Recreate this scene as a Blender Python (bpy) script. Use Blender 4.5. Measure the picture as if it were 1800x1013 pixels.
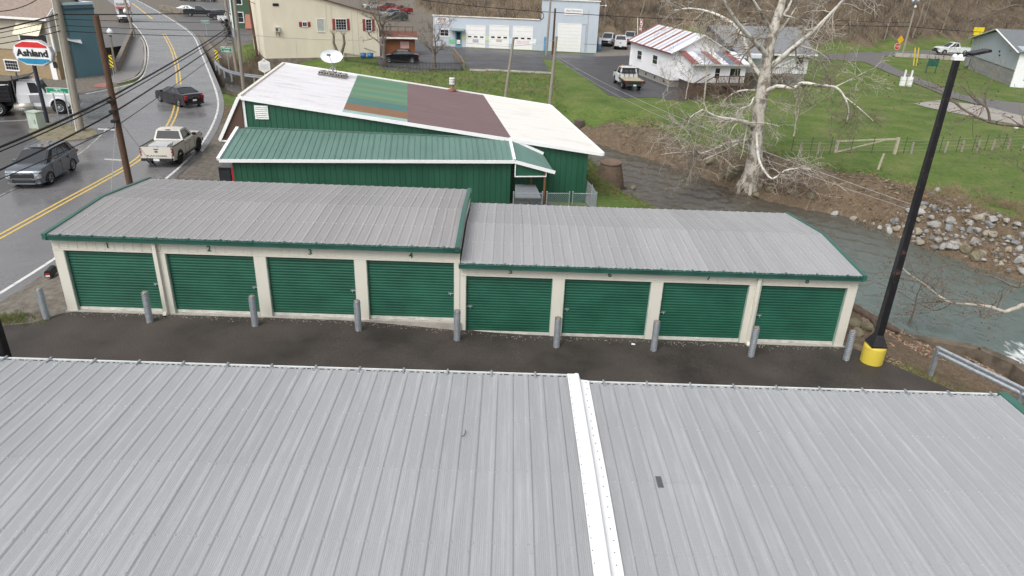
import bpy, bmesh, math, random
import numpy as np
from mathutils import Vector, Matrix
from mathutils.geometry import tessellate_polygon

random.seed(7); rng = np.random.default_rng(7)
sc = bpy.context.scene
for o in list(bpy.data.objects): bpy.data.objects.remove(o)

# ---------------------------------------------------------------- camera
F_PX = 1250.0
CAM = Vector((14.6637, -22.0135, 11.9714)); PITCH, YAW, ROLL = .4315, .0144, .0381
_f = Vector((math.sin(YAW)*math.cos(PITCH), math.cos(YAW)*math.cos(PITCH), -math.sin(PITCH)))
_r = Vector((math.cos(YAW), -math.sin(YAW), 0)); _u = _r.cross(_f)
RT = math.cos(ROLL)*_r + math.sin(ROLL)*_u; UP = -math.sin(ROLL)*_r + math.cos(ROLL)*_u; FW = _f
cd = bpy.data.cameras.new('camera'); cam = bpy.data.objects.new('camera', cd); sc.collection.objects.link(cam)
cd.sensor_width = 36; cd.lens = 36*F_PX/1800; cd.clip_start = .1; cd.clip_end = 3000
cam.matrix_world = Matrix(((RT.x, UP.x, -FW.x, CAM.x), (RT.y, UP.y, -FW.y, CAM.y), (RT.z, UP.z, -FW.z, CAM.z), (0, 0, 0, 1)))
sc.camera = cam
# ---------------------------------------------------------------- overcast daylight
SUN_EL, SUN_AZ = math.radians(52), math.radians(215)     # azimuth measured clockwise from +Y
w = bpy.data.worlds.new('World'); sc.world = w; w.use_nodes = True
nt = w.node_tree; nt.nodes.clear()
sky = nt.nodes.new('ShaderNodeTexSky'); sky.sky_type = 'NISHITA'; sky.sun_disc = False
sky.sun_elevation = SUN_EL; sky.sun_rotation = SUN_AZ; sky.air_density = 1.0; sky.dust_density = 4.0; sky.ozone_density = 1.0
hs = nt.nodes.new('ShaderNodeHueSaturation'); hs.inputs['Saturation'].default_value = .22
bg = nt.nodes.new('ShaderNodeBackground'); bg.inputs['Strength'].default_value = .13
wo = nt.nodes.new('ShaderNodeOutputWorld')
nt.links.new(sky.outputs[0], hs.inputs['Color']); nt.links.new(hs.outputs[0], bg.inputs[0]); nt.links.new(bg.outputs[0], wo.inputs[0])
sd = bpy.data.lights.new('sun', 'SUN'); sd.energy = 1.0; sd.angle = math.radians(30); sd.color = (1, .97, .93)
sun = bpy.data.objects.new('sun', sd); sc.collection.objects.link(sun)
sv = Vector((math.sin(SUN_AZ)*math.cos(SUN_EL), math.cos(SUN_AZ)*math.cos(SUN_EL), math.sin(SUN_EL)))
sun.rotation_euler = sv.to_track_quat('Z', 'Y').to_euler(); sun.location = (0, 0, 60)
sc.view_settings.view_transform = 'Standard'; sc.view_settings.look = 'None'; sc.view_settings.gamma = 1
sc.view_settings.use_curve_mapping = False; sc.view_settings.exposure = .62

# ---------------------------------------------------------------- pixel helpers (a pixel gives a direction; distance comes from what it touches)
def ray(u, v):
    u, v = float(u), float(v); return FW + (u-900)/F_PX*RT - (v-506.5)/F_PX*UP
def G(u, v, z=0.0): d = ray(u, v); return CAM + d*((z-CAM.z)/d.z)
def onY(u, v, y): d = ray(u, v); return CAM + d*((y-CAM.y)/d.y)
def onplane(u, v, p, n): d = ray(u, v); return CAM + d*((Vector(p)-CAM).dot(n)/d.dot(n))
def above(base, u, v):
    d = ray(u, v); t = math.hypot(base[0]-CAM.x, base[1]-CAM.y)/math.hypot(d.x, d.y); return CAM.z + t*d.z

# ---------------------------------------------------------------- mesh helpers
class MB:
    def __init__(s): s.v = []; s.f = []; s.m = []; s.s = []
    def add(s, vs, fs, mi=0, smooth=False):
        b = len(s.v); s.v += [tuple(p) for p in vs]
        for f in fs: s.f.append(tuple(i+b for i in f)); s.m.append(mi); s.s.append(smooth)
        return s
    def box(s, x0, x1, y0, y1, z0, z1, mi=0):
        return s.add([(x0,y0,z0),(x1,y0,z0),(x1,y1,z0),(x0,y1,z0),(x0,y0,z1),(x1,y0,z1),(x1,y1,z1),(x0,y1,z1)],
                     [(0,3,2,1),(4,5,6,7),(0,1,5,4),(1,2,6,5),(2,3,7,6),(3,0,4,7)], mi)
    def obox(s, c, ax, ay, az, mi=0):      # box from a centre and three half-axis vectors
        c, ax, ay, az = Vector(c), Vector(ax), Vector(ay), Vector(az)
        vs = [c+i*ax+j*ay+k*az for k in (-1,1) for (i,j) in ((-1,-1),(1,-1),(1,1),(-1,1))]
        return s.add(vs, [(0,3,2,1),(4,5,6,7),(0,1,5,4),(1,2,6,5),(2,3,7,6),(3,0,4,7)], mi)
    def bar(s, a, b, w, h=None, mi=0, up=(0,0,1)):
        a, b = Vector(a), Vector(b); d = (b-a); l = d.length; d.normalize(); h = h or w
        u = Vector(up)
        if abs(d.dot(u)) > .98: u = Vector((0,1,0))
        x = d.cross(u).normalized(); z = x.cross(d)
        return s.obox((a+b)/2, d*l/2, x*w/2, z*h/2, mi)
    def quad(s, a, b, c, d, mi=0): return s.add([a,b,c,d], [(0,1,2,3)], mi)
    def slab(s, pts, n, t, mi=0):          # polygon given in 3D extruded along n by t
        n = Vector(n); k = len(pts); a = [Vector(p) for p in pts]; b = [p+n*t for p in a]
        return s.add(a+b, [tuple(range(k-1,-1,-1)), tuple(range(k,2*k))]+[(i,(i+1)%k,k+(i+1)%k,k+i) for i in range(k)], mi)
    def tube(s, path, rad, n=8, cap=True, mi=0, smooth=True):
        path = [Vector(p) for p in path]; m = len(path)
        if not hasattr(rad, '__len__'): rad = [rad]*m
        ref = None; vs = []
        for i, p in enumerate(path):
            d = (path[min(i+1,m-1)]-path[max(i-1,0)])
            if d.length < 1e-9: d = Vector((0,0,1))
            d.normalize()
            if ref is None: ref = Vector((0,0,1)) if abs(d.z) < .9 else Vector((1,0,0))
            x = d.cross(ref)
            if x.length < 1e-4: x = d.cross(Vector((0,1,0)))
            x.normalize(); y = x.cross(d); ref = y
            # y is perpendicular to d; carry it so the frame does not flip
            for j in range(n):
                a = 2*math.pi*j/n; vs.append(p+(x*math.cos(a)+y*math.sin(a))*rad[i])
        fs = [(i*n+j, i*n+(j+1)%n, (i+1)*n+(j+1)%n, (i+1)*n+j) for i in range(m-1) for j in range(n)]
        s.add(vs, fs, mi, smooth)
        if cap and n > 2: s.add(vs[:n], [tuple(range(n-1,-1,-1))], mi); s.add(vs[-n:], [tuple(range(n))], mi)
        return s
    def lathe(s, prof, c=(0,0,0), n=16, mi=0, axis='z', smooth=True):
        vs = []
        for r, z in prof:
            for j in range(n):
                a = 2*math.pi*j/n; p = (r*math.cos(a), r*math.sin(a), z)
                if axis == 'y': p = (p[0], p[2], p[1])
                if axis == 'x': p = (p[2], p[0], p[1])
                vs.append((p[0]+c[0], p[1]+c[1], p[2]+c[2]))
        m = len(prof)
        return s.add(vs, [(i*n+j, i*n+(j+1)%n, (i+1)*n+(j+1)%n, (i+1)*n+j) for i in range(m-1) for j in range(n)], mi, smooth)
    def ico(s, c, r, sub=1, jit=0, mi=0, seed=0, smooth=False, flat=(1,1,1)):
        bm = bmesh.new(); bmesh.ops.create_icosphere(bm, subdivisions=sub, radius=1); rr = random.Random(seed)
        vs = []
        for v in bm.verts:
            k = 1+rr.uniform(-jit, jit); vs.append((c[0]+v.co.x*r*k*flat[0], c[1]+v.co.y*r*k*flat[1], c[2]+v.co.z*r*k*flat[2]))
        fs = [tuple(v.index for v in f.verts) for f in bm.faces]; bm.free()
        return s.add(vs, fs, mi, smooth)
    def mesh(s, name, mats):
        me = bpy.data.meshes.new(name); me.from_pydata(s.v, [], s.f)
        if not isinstance(mats, (list, tuple)): mats = [mats]
        for m in mats: me.materials.append(m)
        me.polygons.foreach_set('material_index', s.m); me.polygons.foreach_set('use_smooth', s.s); me.update()
        return me
    def build(s, name, mats, parent=None, label=None, cat=None, group=None, kind=None, loc=None, rz=None):
        return obj(name, s.mesh(name, mats), parent, label, cat, group, kind, loc, rz)
def tag(o, label=None, cat=None, group=None, kind=None):
    if label: o['label'] = label
    if cat: o['category'] = cat
    if group: o['group'] = group
    if kind: o['kind'] = kind
    return o
def obj(name, me, parent=None, label=None, cat=None, group=None, kind=None, loc=None, rz=None):
    o = bpy.data.objects.new(name, me); sc.collection.objects.link(o)
    if parent is not None: o.parent = parent
    if loc is not None: o.location = loc
    if rz is not None: o.rotation_euler[2] = rz
    return tag(o, label, cat, group, kind)
def thing(name, label, cat, loc=(0,0,0), rz=0, group=None):
    o = bpy.data.objects.new(name, None); sc.collection.objects.link(o); o.location = loc; o.rotation_euler[2] = rz
    o.empty_display_size = .2
    return tag(o, label, cat, group)
def copy_tree(o, parent=None):
    c = o.copy(); sc.collection.objects.link(c)
    if parent is not None: c.parent = parent
    for ch in list(o.children): copy_tree(ch, c)
    return c
def text_mesh(name, txt, size, mat, parent, mtx, ext=.004, bold=0.0, align='CENTER', shear=0, xs=1.0):
    cu = bpy.data.curves.new(name, 'FONT'); cu.body = txt; cu.size = size; cu.extrude = ext; cu.align_x = align; cu.align_y = 'CENTER'
    cu.offset = bold; cu.shear = shear; cu.resolution_u = 3
    t = bpy.data.objects.new(name+'_tmp', cu); sc.collection.objects.link(t)
    dg = bpy.context.evaluated_depsgraph_get(); me = bpy.data.meshes.new_from_object(t.evaluated_get(dg)); bpy.data.objects.remove(t)
    bpy.data.curves.remove(cu); me.materials.clear(); me.materials.append(mat); me.name = name
    me.transform(Matrix(mtx) @ Matrix.Diagonal((xs, 1, 1, 1))); me.update()
    return obj(name, me, parent)
def face_mtx(o, right, up):   # text plane: right and up vectors
    r, u = Vector(right).normalized(), Vector(up).normalized(); n = r.cross(u)
    return Matrix(((r.x,u.x,n.x,o[0]),(r.y,u.y,n.y,o[1]),(r.z,u.z,n.z,o[2]),(0,0,0,1)))

# ---------------------------------------------------------------- materials
def lin(c):   # sRGB 0..255 to linear
    return tuple(((x/255)/12.92 if x/255 <= .04045 else ((x/255+.055)/1.055)**2.4) for x in c)
MATS = {}
def M(name, col, rough=.6, metal=0., var=.15, vs=2.0, stretch=(1,1,1), bump=0., bs=30., bstretch=(1,1,1), spec=.5, coat=0.,
      col2=None, thr=(.42,.6), speck=0., ss=80., rvar=.1, bdist=.02):
    if name in MATS: return MATS[name]
    m = bpy.data.materials.new(name); m.use_nodes = True; nt = m.node_tree; N, L = nt.nodes, nt.links
    b = N['Principled BSDF']; b.inputs['Roughness'].default_value = rough; b.inputs['Metallic'].default_value = metal
    b.inputs['Specular IOR Level'].default_value = spec
    if coat: b.inputs['Coat Weight'].default_value = coat; b.inputs['Coat Roughness'].default_value = .05
    geo = N.new('ShaderNodeNewGeometry')
    mp = N.new('ShaderNodeMapping'); mp.inputs['Scale'].default_value = stretch; L.new(geo.outputs['Position'], mp.inputs['Vector'])
    no = N.new('ShaderNodeTexNoise'); no.inputs['Scale'].default_value = vs; no.inputs['Detail'].default_value = 7; no.inputs['Roughness'].default_value = .62
    L.new(mp.outputs[0], no.inputs['Vector'])
    rp = N.new('ShaderNodeMapRange'); rp.clamp = True
    mx = N.new('ShaderNodeMix'); mx.data_type = 'RGBA'
    c = tuple(col)
    if col2 is None:
        rp.inputs[1].default_value = .3; rp.inputs[2].default_value = .7
        mx.inputs[6].default_value = tuple(x*(1-var) for x in c)+(1,); mx.inputs[7].default_value = tuple(min(1, x*(1+var)) for x in c)+(1,)
    else:
        rp.inputs[1].default_value = thr[0]; rp.inputs[2].default_value = thr[1]
        mx.inputs[6].default_value = c+(1,); mx.inputs[7].default_value = tuple(col2)+(1,)
    L.new(no.outputs['Fac'], rp.inputs[0]); L.new(rp.outputs[0], mx.inputs[0])
    out = mx.outputs[2]
    if speck:
        n2 = N.new('ShaderNodeTexNoise'); n2.inputs['Scale'].default_value = ss; n2.inputs['Detail'].default_value = 2; L.new(geo.outputs['Position'], n2.inputs['Vector'])
        r2 = N.new('ShaderNodeMapRange'); r2.inputs[1].default_value = .3; r2.inputs[2].default_value = .7; r2.inputs[3].default_value = 1-speck; r2.inputs[4].default_value = 1+speck
        L.new(n2.outputs['Fac'], r2.inputs[0])
        mm = N.new('ShaderNodeMix'); mm.data_type = 'RGBA'; mm.blend_type = 'MULTIPLY'; mm.inputs[0].default_value = 1
        L.new(out, mm.inputs[6]); L.new(r2.outputs[0], mm.inputs[7]); out = mm.outputs[2]
    L.new(out, b.inputs['Base Color'])
    if rvar:
        rr = N.new('ShaderNodeMapRange'); rr.inputs[1].default_value = .3; rr.inputs[2].default_value = .7
        rr.inputs[3].default_value = max(0, rough-rvar); rr.inputs[4].default_value = min(1, rough+rvar)
        L.new(no.outputs['Fac'], rr.inputs[0]); L.new(rr.outputs[0], b.inputs['Roughness'])
    if bump:
        m2 = N.new('ShaderNodeMapping'); m2.inputs['Scale'].default_value = bstretch; L.new(geo.outputs['Position'], m2.inputs['Vector'])
        nb = N.new('ShaderNodeTexNoise'); nb.inputs['Scale'].default_value = bs; nb.inputs['Detail'].default_value = 4; L.new(m2.outputs[0], nb.inputs['Vector'])
        bp = N.new('ShaderNodeBump'); bp.inputs['Strength'].default_value = bump; bp.inputs['Distance'].default_value = bdist
        L.new(nb.outputs['Fac'], bp.inputs['Height']); L.new(bp.outputs[0], b.inputs['Normal'])
    MATS[name] = m; return m
def glow(name, col, strength):
    m = M(name, col, .4); b = m.node_tree.nodes['Principled BSDF']; b.inputs['Emission Color'].default_value = tuple(col)+(1,); b.inputs['Emission Strength'].default_value = strength; return m

m_roofgrey = M('weathered_roof_metal', (.40,.41,.42), .42, .25, .10, 1.3, (3.,.25,1), .25, 1.1, (2.2,.35,1), rvar=.08, speck=.05, ss=30, bdist=.05)
m_roofbrown = M('dusty_roof_metal', (.31,.30,.295), .5, .2, .14, 1.1, (3.,.3,1), .2, 1.1, (2.2,.35,1), rvar=.08, speck=.06, ss=30, bdist=.05)
m_greentrim = M('green_trim_metal', (.034,.115,.090), .42, 0, .22, 1.2)
m_cream = M('cream_wall_metal', (.65,.63,.55), .5, 0, .06, 1.6, (2,2,.35), col2=(.52,.49,.41), thr=(.55,.78))
m_door = M('green_door_metal', (.011,.090,.055), .45, 0, .24, .7, (1,1,1.6), rvar=.12)
m_galv = M('galvanised_steel', (.36,.39,.42), .42, .55, .16, 9, rvar=.12)
m_white = M('white_painted_metal', (.80,.81,.81), .42, 0, .04, 2)
m_conc = M('concrete', (.36,.335,.30), .85, 0, .22, 3.5, bump=.3, bs=25)
m_concold = M('stained_concrete', (.23,.20,.165), .9, 0, .35, 1.6, bump=.4, bs=18, col2=(.12,.10,.075), thr=(.45,.68))
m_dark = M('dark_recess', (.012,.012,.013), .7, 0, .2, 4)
m_black = M('black_painted_steel', (.011,.011,.014), .38, 0, .3, 5, col2=(.10,.055,.04), thr=(.60,.66), bump=.15, bs=12)
m_yellow = M('yellow_paint', (.58,.45,.055), .5, 0, .15, 3, col2=(.55,.38,.05), thr=(.56,.72))
m_screw = M('screw_metal', (.55,.56,.58), .35, .7, .1)
m_rubber = M('black_rubber', (.012,.012,.012), .75, 0, .2)
m_asphalt = M('dark_asphalt', (.043,.0355,.030), .72, 0, .5, .45, (1,1,1), .5, 60, speck=.5, ss=30, rvar=.15, bdist=.008)
m_road = M('wet_road_asphalt', (.150,.146,.147), .27, 0, .22, .35, (1,1,1), .25, 110, speck=.22, ss=70, rvar=.16, bdist=.004)
m_lot = M('lot_asphalt', (.055,.054,.058), .5, 0, .25, .3, (1,1,1), .3, 90, speck=.25, ss=60, rvar=.15, bdist=.005)
m_yline = M('yellow_road_paint', (.62,.43,.10), .5, 0, .2, 3, col2=(.30,.24,.12), thr=(.55,.75), speck=.2, ss=40)
m_wline = M('white_road_paint', (.62,.62,.60), .5, 0, .2, 3, col2=(.25,.25,.25), thr=(.52,.72), speck=.2, ss=40)
m_glass = M('window_glass', (.02,.025,.03), .07, 0, .2, 2, rvar=.02, spec=.8)
m_text = M('green_lettering', (.02,.10,.07), .6)
m_blacktext = M('black_lettering', (.012,.012,.014), .55)
m_wood = M('weathered_wood', (.20,.165,.125), .85, 0, .3, 6, (6,6,.5), .4, 30, (6,6,.6))
m_brownwood = M('brown_creosote_wood', (.095,.052,.03), .85, 0, .4, 5, (6,6,.5), .4, 30, (6,6,.6))
m_greywood = M('grey_pole_wood', (.27,.245,.205), .85, 0, .25, 5, (6,6,.4), .4, 30, (6,6,.6))
# ================================================================ terrain
WATER_Z = -2.0
near_px = [(1790,760),(1800,672),(1720,620),(1640,604),(1540,592)]
far_px = [(1060,258),(1150,284),(1225,308),(1262,326),(1305,344),(1400,366),(1490,382),(1560,410),(1700,466),(1800,497)]
far_w = [G(u,v,WATER_Z) for u,v in far_px]
near_w = [G(1060,297,WATER_Z), G(1085,330,WATER_Z), G(1125,366,WATER_Z), Vector((25.2,18,0)), Vector((28.0,11.5,0)), Vector((30.6,7.0,0)), G(1640,612,WATER_Z), G(1720,632,WATER_Z), G(1800,684,WATER_Z), Vector((37.5,-4,0)), Vector((40,-30,0))]
creek = [(p.x,p.y) for p in far_w] + [(46,4),(47,-30)] + [(p.x,p.y) for p in reversed(near_w)] + \
        [(19.5,36),(10,38.5),(0,43),(-9,50),(-17,59),(-28,67),(-60,74),(-60,81),(-26,75),(-13,66),(-4,56),(3,49),(12,44),(18,41.5)]
creek = np.array(creek)
def sdist(P, poly):   # distance to polygon edge, negative inside
    d = np.full(len(P), 1e9); ins = np.zeros(len(P), bool); n = len(poly)
    for i in range(n):
        a, b = poly[i], poly[(i+1)%n]; ab = b-a; t = np.clip(((P-a)@ab)/(ab@ab), 0, 1)
        d = np.minimum(d, np.hypot(*(P-a-t[:,None]*ab).T))
        c = ((a[1] > P[:,1]) != (b[1] > P[:,1])) & (P[:,0] < (b[0]-a[0])*(P[:,1]-a[1])/(b[1]-a[1]+1e-12)+a[0]); ins ^= c
    return np.where(ins, -d, d)
def sstep(a, b, x): t = np.clip((x-a)/(b-a), 0, 1); return t*t*(3-2*t)
_w = [(rng.uniform(0,6.28), rng.uniform(0,6.28), rng.uniform(0,6.28)) for _ in range(24)]
def fnoise(x, y, s, k=6, o=0):
    r = 0
    for i in range(k):
        a, p, q = _w[(i+o)%24]; f = s*(1.55**i); r = r + np.sin(x*f*math.cos(a)+y*f*math.sin(a)+p)*np.sin(-x*f*math.sin(a*1.3)+y*f*math.cos(a*1.3)+q)*(.72**i)
    return r/1.8
hill_poly = np.array([(-70,240),(-12,176),(1,130),(4,108),(33,106),(44,113),(60,103),(66,101.8),(76,107),(87,114.5),(105,128),(135,150),(700,300),(700,900),(-400,900)], float)
def pave_z(x): return .40*(1-sstep(8.5, 16.2, x)) - .06*sstep(18, 28, x)
_a, _b = G(0,517), G(97,455); RL0 = (_a.x, _a.y); _n = Vector((_b.y-_a.y, -(_b.x-_a.x), 0)).normalized(); RLN = (_n.x, _n.y)
def bridge_w(x, y): return sstep(3.4, 2.0, np.abs((x+24)*.83+(y-68)*.35))
def height(x, y):
    x = np.asarray(x, float).ravel(); y = np.asarray(y, float).ravel(); P = np.stack([x, y], 1)
    dc = sdist(P, creek)
    near = ((x < 25) & (y < 36)) | (y < 9)
    # gently higher storage yard
    rl = (x-RL0[0])*RLN[0]+(y-RL0[1])*RLN[1]      # metres to the right of the road edge line
    yard = sstep(.4, 2.2, rl)*sstep(10, 7.5, y)
    z = pave_z(x)*yard
    east = sstep(27.3, 31.5, x)*sstep(9, 5, y)
    z = z - .95*east
    bw = np.where(near & (y < 9), 2.0, np.where(near, 3.4, 3.9 + .9*fnoise(x, y, .25)))
    bw = np.where(y > 40, 6.0, bw)
    t = np.clip(dc/bw, 0, 1); prof = np.where(near, t**.9, np.clip(1.55*t**1.15, 0, 1)); prof = np.where(y > 40, t, prof)
    b = WATER_Z-.06 + (z-WATER_Z+.06)*np.clip(prof, 0, 1)
    z = np.where(dc < bw, np.where(dc < 0, np.maximum(WATER_Z-1.0, WATER_Z-.06+dc*.5), b), z)
    bank = (dc > -1) & (dc < bw+1.5)
    z = z + np.where(bank & (x > 15), .10*fnoise(x, y, 1.3, 6, 3)*sstep(0, 1, dc)*np.where((y < 6), .3, 1), 0)
    z = z - np.where((dc > 4) & (y < 110), .0, 0)
    # south-east lawns: small rolls
    z = z + .04*fnoise(x, y, .12, 4, 5)*sstep(33, 40, x)*sstep(1.5, 8, dc)*sstep(75, 55, y)*(x > 33)
    dh = -sdist(P, hill_poly); hh = np.clip(dh, 0, None)
    z = z + np.minimum(hh*.62, 20+hh*.35)*(1+.0*x) + sstep(0, 12, hh)*1.3*fnoise(x, y, .09, 6, 9)
    return z, dc, dh
def ground_z(x, y): return float(height([x], [y])[0][0])
def axis(fine0, fine1, step, lo, hi):
    a = list(np.arange(fine0, fine1+1e-6, step)); s = step; p = fine1
    while p < hi: s *= 1.16; p += s; a.append(p)
    s = step; p = fine0; b = []
    while p > lo: s *= 1.16; p -= s; b.append(p)
    return np.array(b[::-1]+a)
gx = axis(-28, 62, .6, -900, 900); gy = axis(-8, 60, .6, -200, 1000)
XX, YY = np.meshgrid(gx, gy); zz, dcr, dhl = height(XX, YY); xx, yy = XX.ravel(), YY.ravel()
zz = zz - np.where((dcr > 8) | (yy < 40), 0, 0)
nx_, ny_ = len(gx), len(gy)
import bisect
_gx, _gy, _gz, _gd = gx.tolist(), gy.tolist(), zz.reshape(len(gy), len(gx)), dhl.reshape(len(gy), len(gx))
def _look(A, x, y):
    i = min(max(bisect.bisect(_gx, x)-1, 0), nx_-2); j = min(max(bisect.bisect(_gy, y)-1, 0), ny_-2); s = (x-_gx[i])/(_gx[i+1]-_gx[i]); t = (y-_gy[j])/(_gy[j+1]-_gy[j])
    return float((A[j,i]*(1-s)+A[j,i+1]*s)*(1-t)+(A[j+1,i]*(1-s)+A[j+1,i+1]*s)*t)
def ground_z(x, y): return _look(_gz, x, y)
def hill_d(x, y): return _look(_gd, x, y)
idx = np.arange(nx_*ny_).reshape(ny_, nx_)
fc = np.stack([idx[:-1,:-1], idx[:-1,1:], idx[1:,1:], idx[1:,:-1]], -1).reshape(-1, 4)
me = bpy.data.meshes.new('ground'); me.from_pydata(np.stack([xx, yy, zz], 1).tolist(), [], fc.tolist())
me.polygons.foreach_set('use_smooth', [True]*len(me.polygons))
# cover kinds: R lawn, G gravel, B leaf litter and bank earth, A hillside scrub
far_side = ((xx > 24) & (yy > 9)) | ((yy > 35) & (xx > 19)) | (yy > 39)
lw = np.where(xx < 33, 1.7, 3.0)
lawn = np.where(far_side, sstep(lw, lw+1.4, dcr+.6*fnoise(xx, yy, .35, 5, 2)), sstep(.5, 1.3, dcr)*sstep(9, 11, yy)*(xx > 17))
lawn = np.where((yy > 39) & (xx < 20), sstep(1.5, 4, dcr)*.75, lawn)
gravel = sstep(1.0, -1.0, xx+3.0)*sstep(34, 26, yy) + ((xx < 17.5) & (yy > 7) & (yy < 32)) + ((xx < 27) & (yy < 10)) + (xx < -22) + (yy > 86)*(xx < 40)
leaf = np.clip(sstep(np.where(xx < 33, 3.0, 4.4), .6, dcr)*far_side + sstep(26.8, 28.5, xx)*sstep(10, 6, yy), 0, 1)
hil = sstep(-1.5, 2.5, dhl)
ca = me.color_attributes.new('cover', 'FLOAT_COLOR', 'POINT')
ca.data.foreach_set('color', np.stack([np.clip(lawn,0,1), np.clip(gravel,0,1), leaf, np.clip(hil,0,1)], 1).ravel().astype(np.float32))
def ground_material():
    m = bpy.data.materials.new('earth_and_grass'); m.use_nodes = True; nt = m.node_tree; N, L = nt.nodes, nt.links; b = N['Principled BSDF']; b.inputs['Roughness'].default_value = .95
    b.inputs['Specular IOR Level'].default_value = .2
    geo = N.new('ShaderNodeNewGeometry'); at = N.new('ShaderNodeVertexColor'); at.layer_name = 'cover'; sp = N.new('ShaderNodeSeparateColor'); L.new(at.outputs[0], sp.inputs[0])
    def noise(s, d=6, r=.6):
        n = N.new('ShaderNodeTexNoise'); n.inputs['Scale'].default_value = s; n.inputs['Detail'].default_value = d; n.inputs['Roughness'].default_value = r; L.new(geo.outputs['Position'], n.inputs['Vector']); return n.outputs['Fac']
    def ramp(f, stops):
        r = N.new('ShaderNodeValToRGB'); L.new(f, r.inputs[0]); e = r.color_ramp.elements
        while len(e) < len(stops): e.new(.5)
        for i, (p, c) in enumerate(stops): e[i].position = p; e[i].color = tuple(c)+(1,)
        return r.outputs[0]
    def mix(f, a, c):
        x = N.new('ShaderNodeMix'); x.data_type = 'RGBA'; L.new(f, x.inputs[0]); L.new(a, x.inputs[6]); L.new(c, x.inputs[7]); return x.outputs[2]
    def soft(mask, n, k=.6):   # break the mask edge with noise
        a = N.new('ShaderNodeMath'); a.operation = 'MULTIPLY_ADD'; L.new(n, a.inputs[0]); a.inputs[1].default_value = k; a.inputs[2].default_value = -k/2
        c = N.new('ShaderNodeMath'); c.operation = 'ADD'; L.new(mask, c.inputs[0]); L.new(a.outputs[0], c.inputs[1])
        r = N.new('ShaderNodeMapRange'); r.inputs[1].default_value = .35; r.inputs[2].default_value = .65; L.new(c.outputs[0], r.inputs[0]); return r.outputs[0]
    n1, n2, n3 = noise(.35), noise(3.2, 8, .7), noise(14, 4)
    nmix = N.new('ShaderNodeMix'); nmix.data_type = 'FLOAT'; nmix.inputs[0].default_value = .5; L.new(n1, nmix.inputs[2]); L.new(n2, nmix.inputs[3]); nm = nmix.outputs[0]
    grass = ramp(nm, [(.36,(.050,.090,.020)),(.48,(.088,.136,.032)),(.57,(.132,.158,.050)),(.67,(.20,.185,.085))])
    earth = ramp(n2, [(.28,(.055,.042,.030)),(.45,(.105,.082,.056)),(.58,(.155,.125,.083)),(.72,(.25,.20,.135))])
    leaves = ramp(n3, [(.30,(.055,.040,.028)),(.45,(.105,.076,.052)),(.56,(.165,.112,.074)),(.68,(.26,.19,.13))])
    lv = mix(noise(.9), earth, leaves)
    grav = ramp(n2, [(.3,(.085,.076,.064)),(.5,(.15,.135,.115)),(.7,(.23,.21,.18))])
    scrub = ramp(nm, [(.30,(.042,.032,.023)),(.44,(.095,.072,.050)),(.54,(.150,.115,.078)),(.66,(.235,.185,.13))])
    c = mix(soft(sp.outputs[0], n2, .9), earth, grass)
    c = mix(soft(sp.outputs[1], n2, .9), c, grav)
    c = mix(soft(sp.outputs[2], n2, 1.0), c, lv)
    c = mix(soft(at.outputs[1], n1, .5), c, scrub)
    L.new(c, b.inputs['Base Color'])
    bp = N.new('ShaderNodeBump'); bp.inputs['Strength'].default_value = .6; bp.inputs['Distance'].default_value = .08; L.new(n2, bp.inputs['Height'])
    b2 = N.new('ShaderNodeBump'); b2.inputs['Strength'].default_value = .5; b2.inputs['Distance'].default_value = .03; L.new(n3, b2.inputs['Height']); L.new(bp.outputs[0], b2.inputs['Normal']); L.new(b2.outputs[0], b.inputs['Normal'])
    return m
me.materials.append(ground_material()); obj('ground', me, kind='structure')

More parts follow.
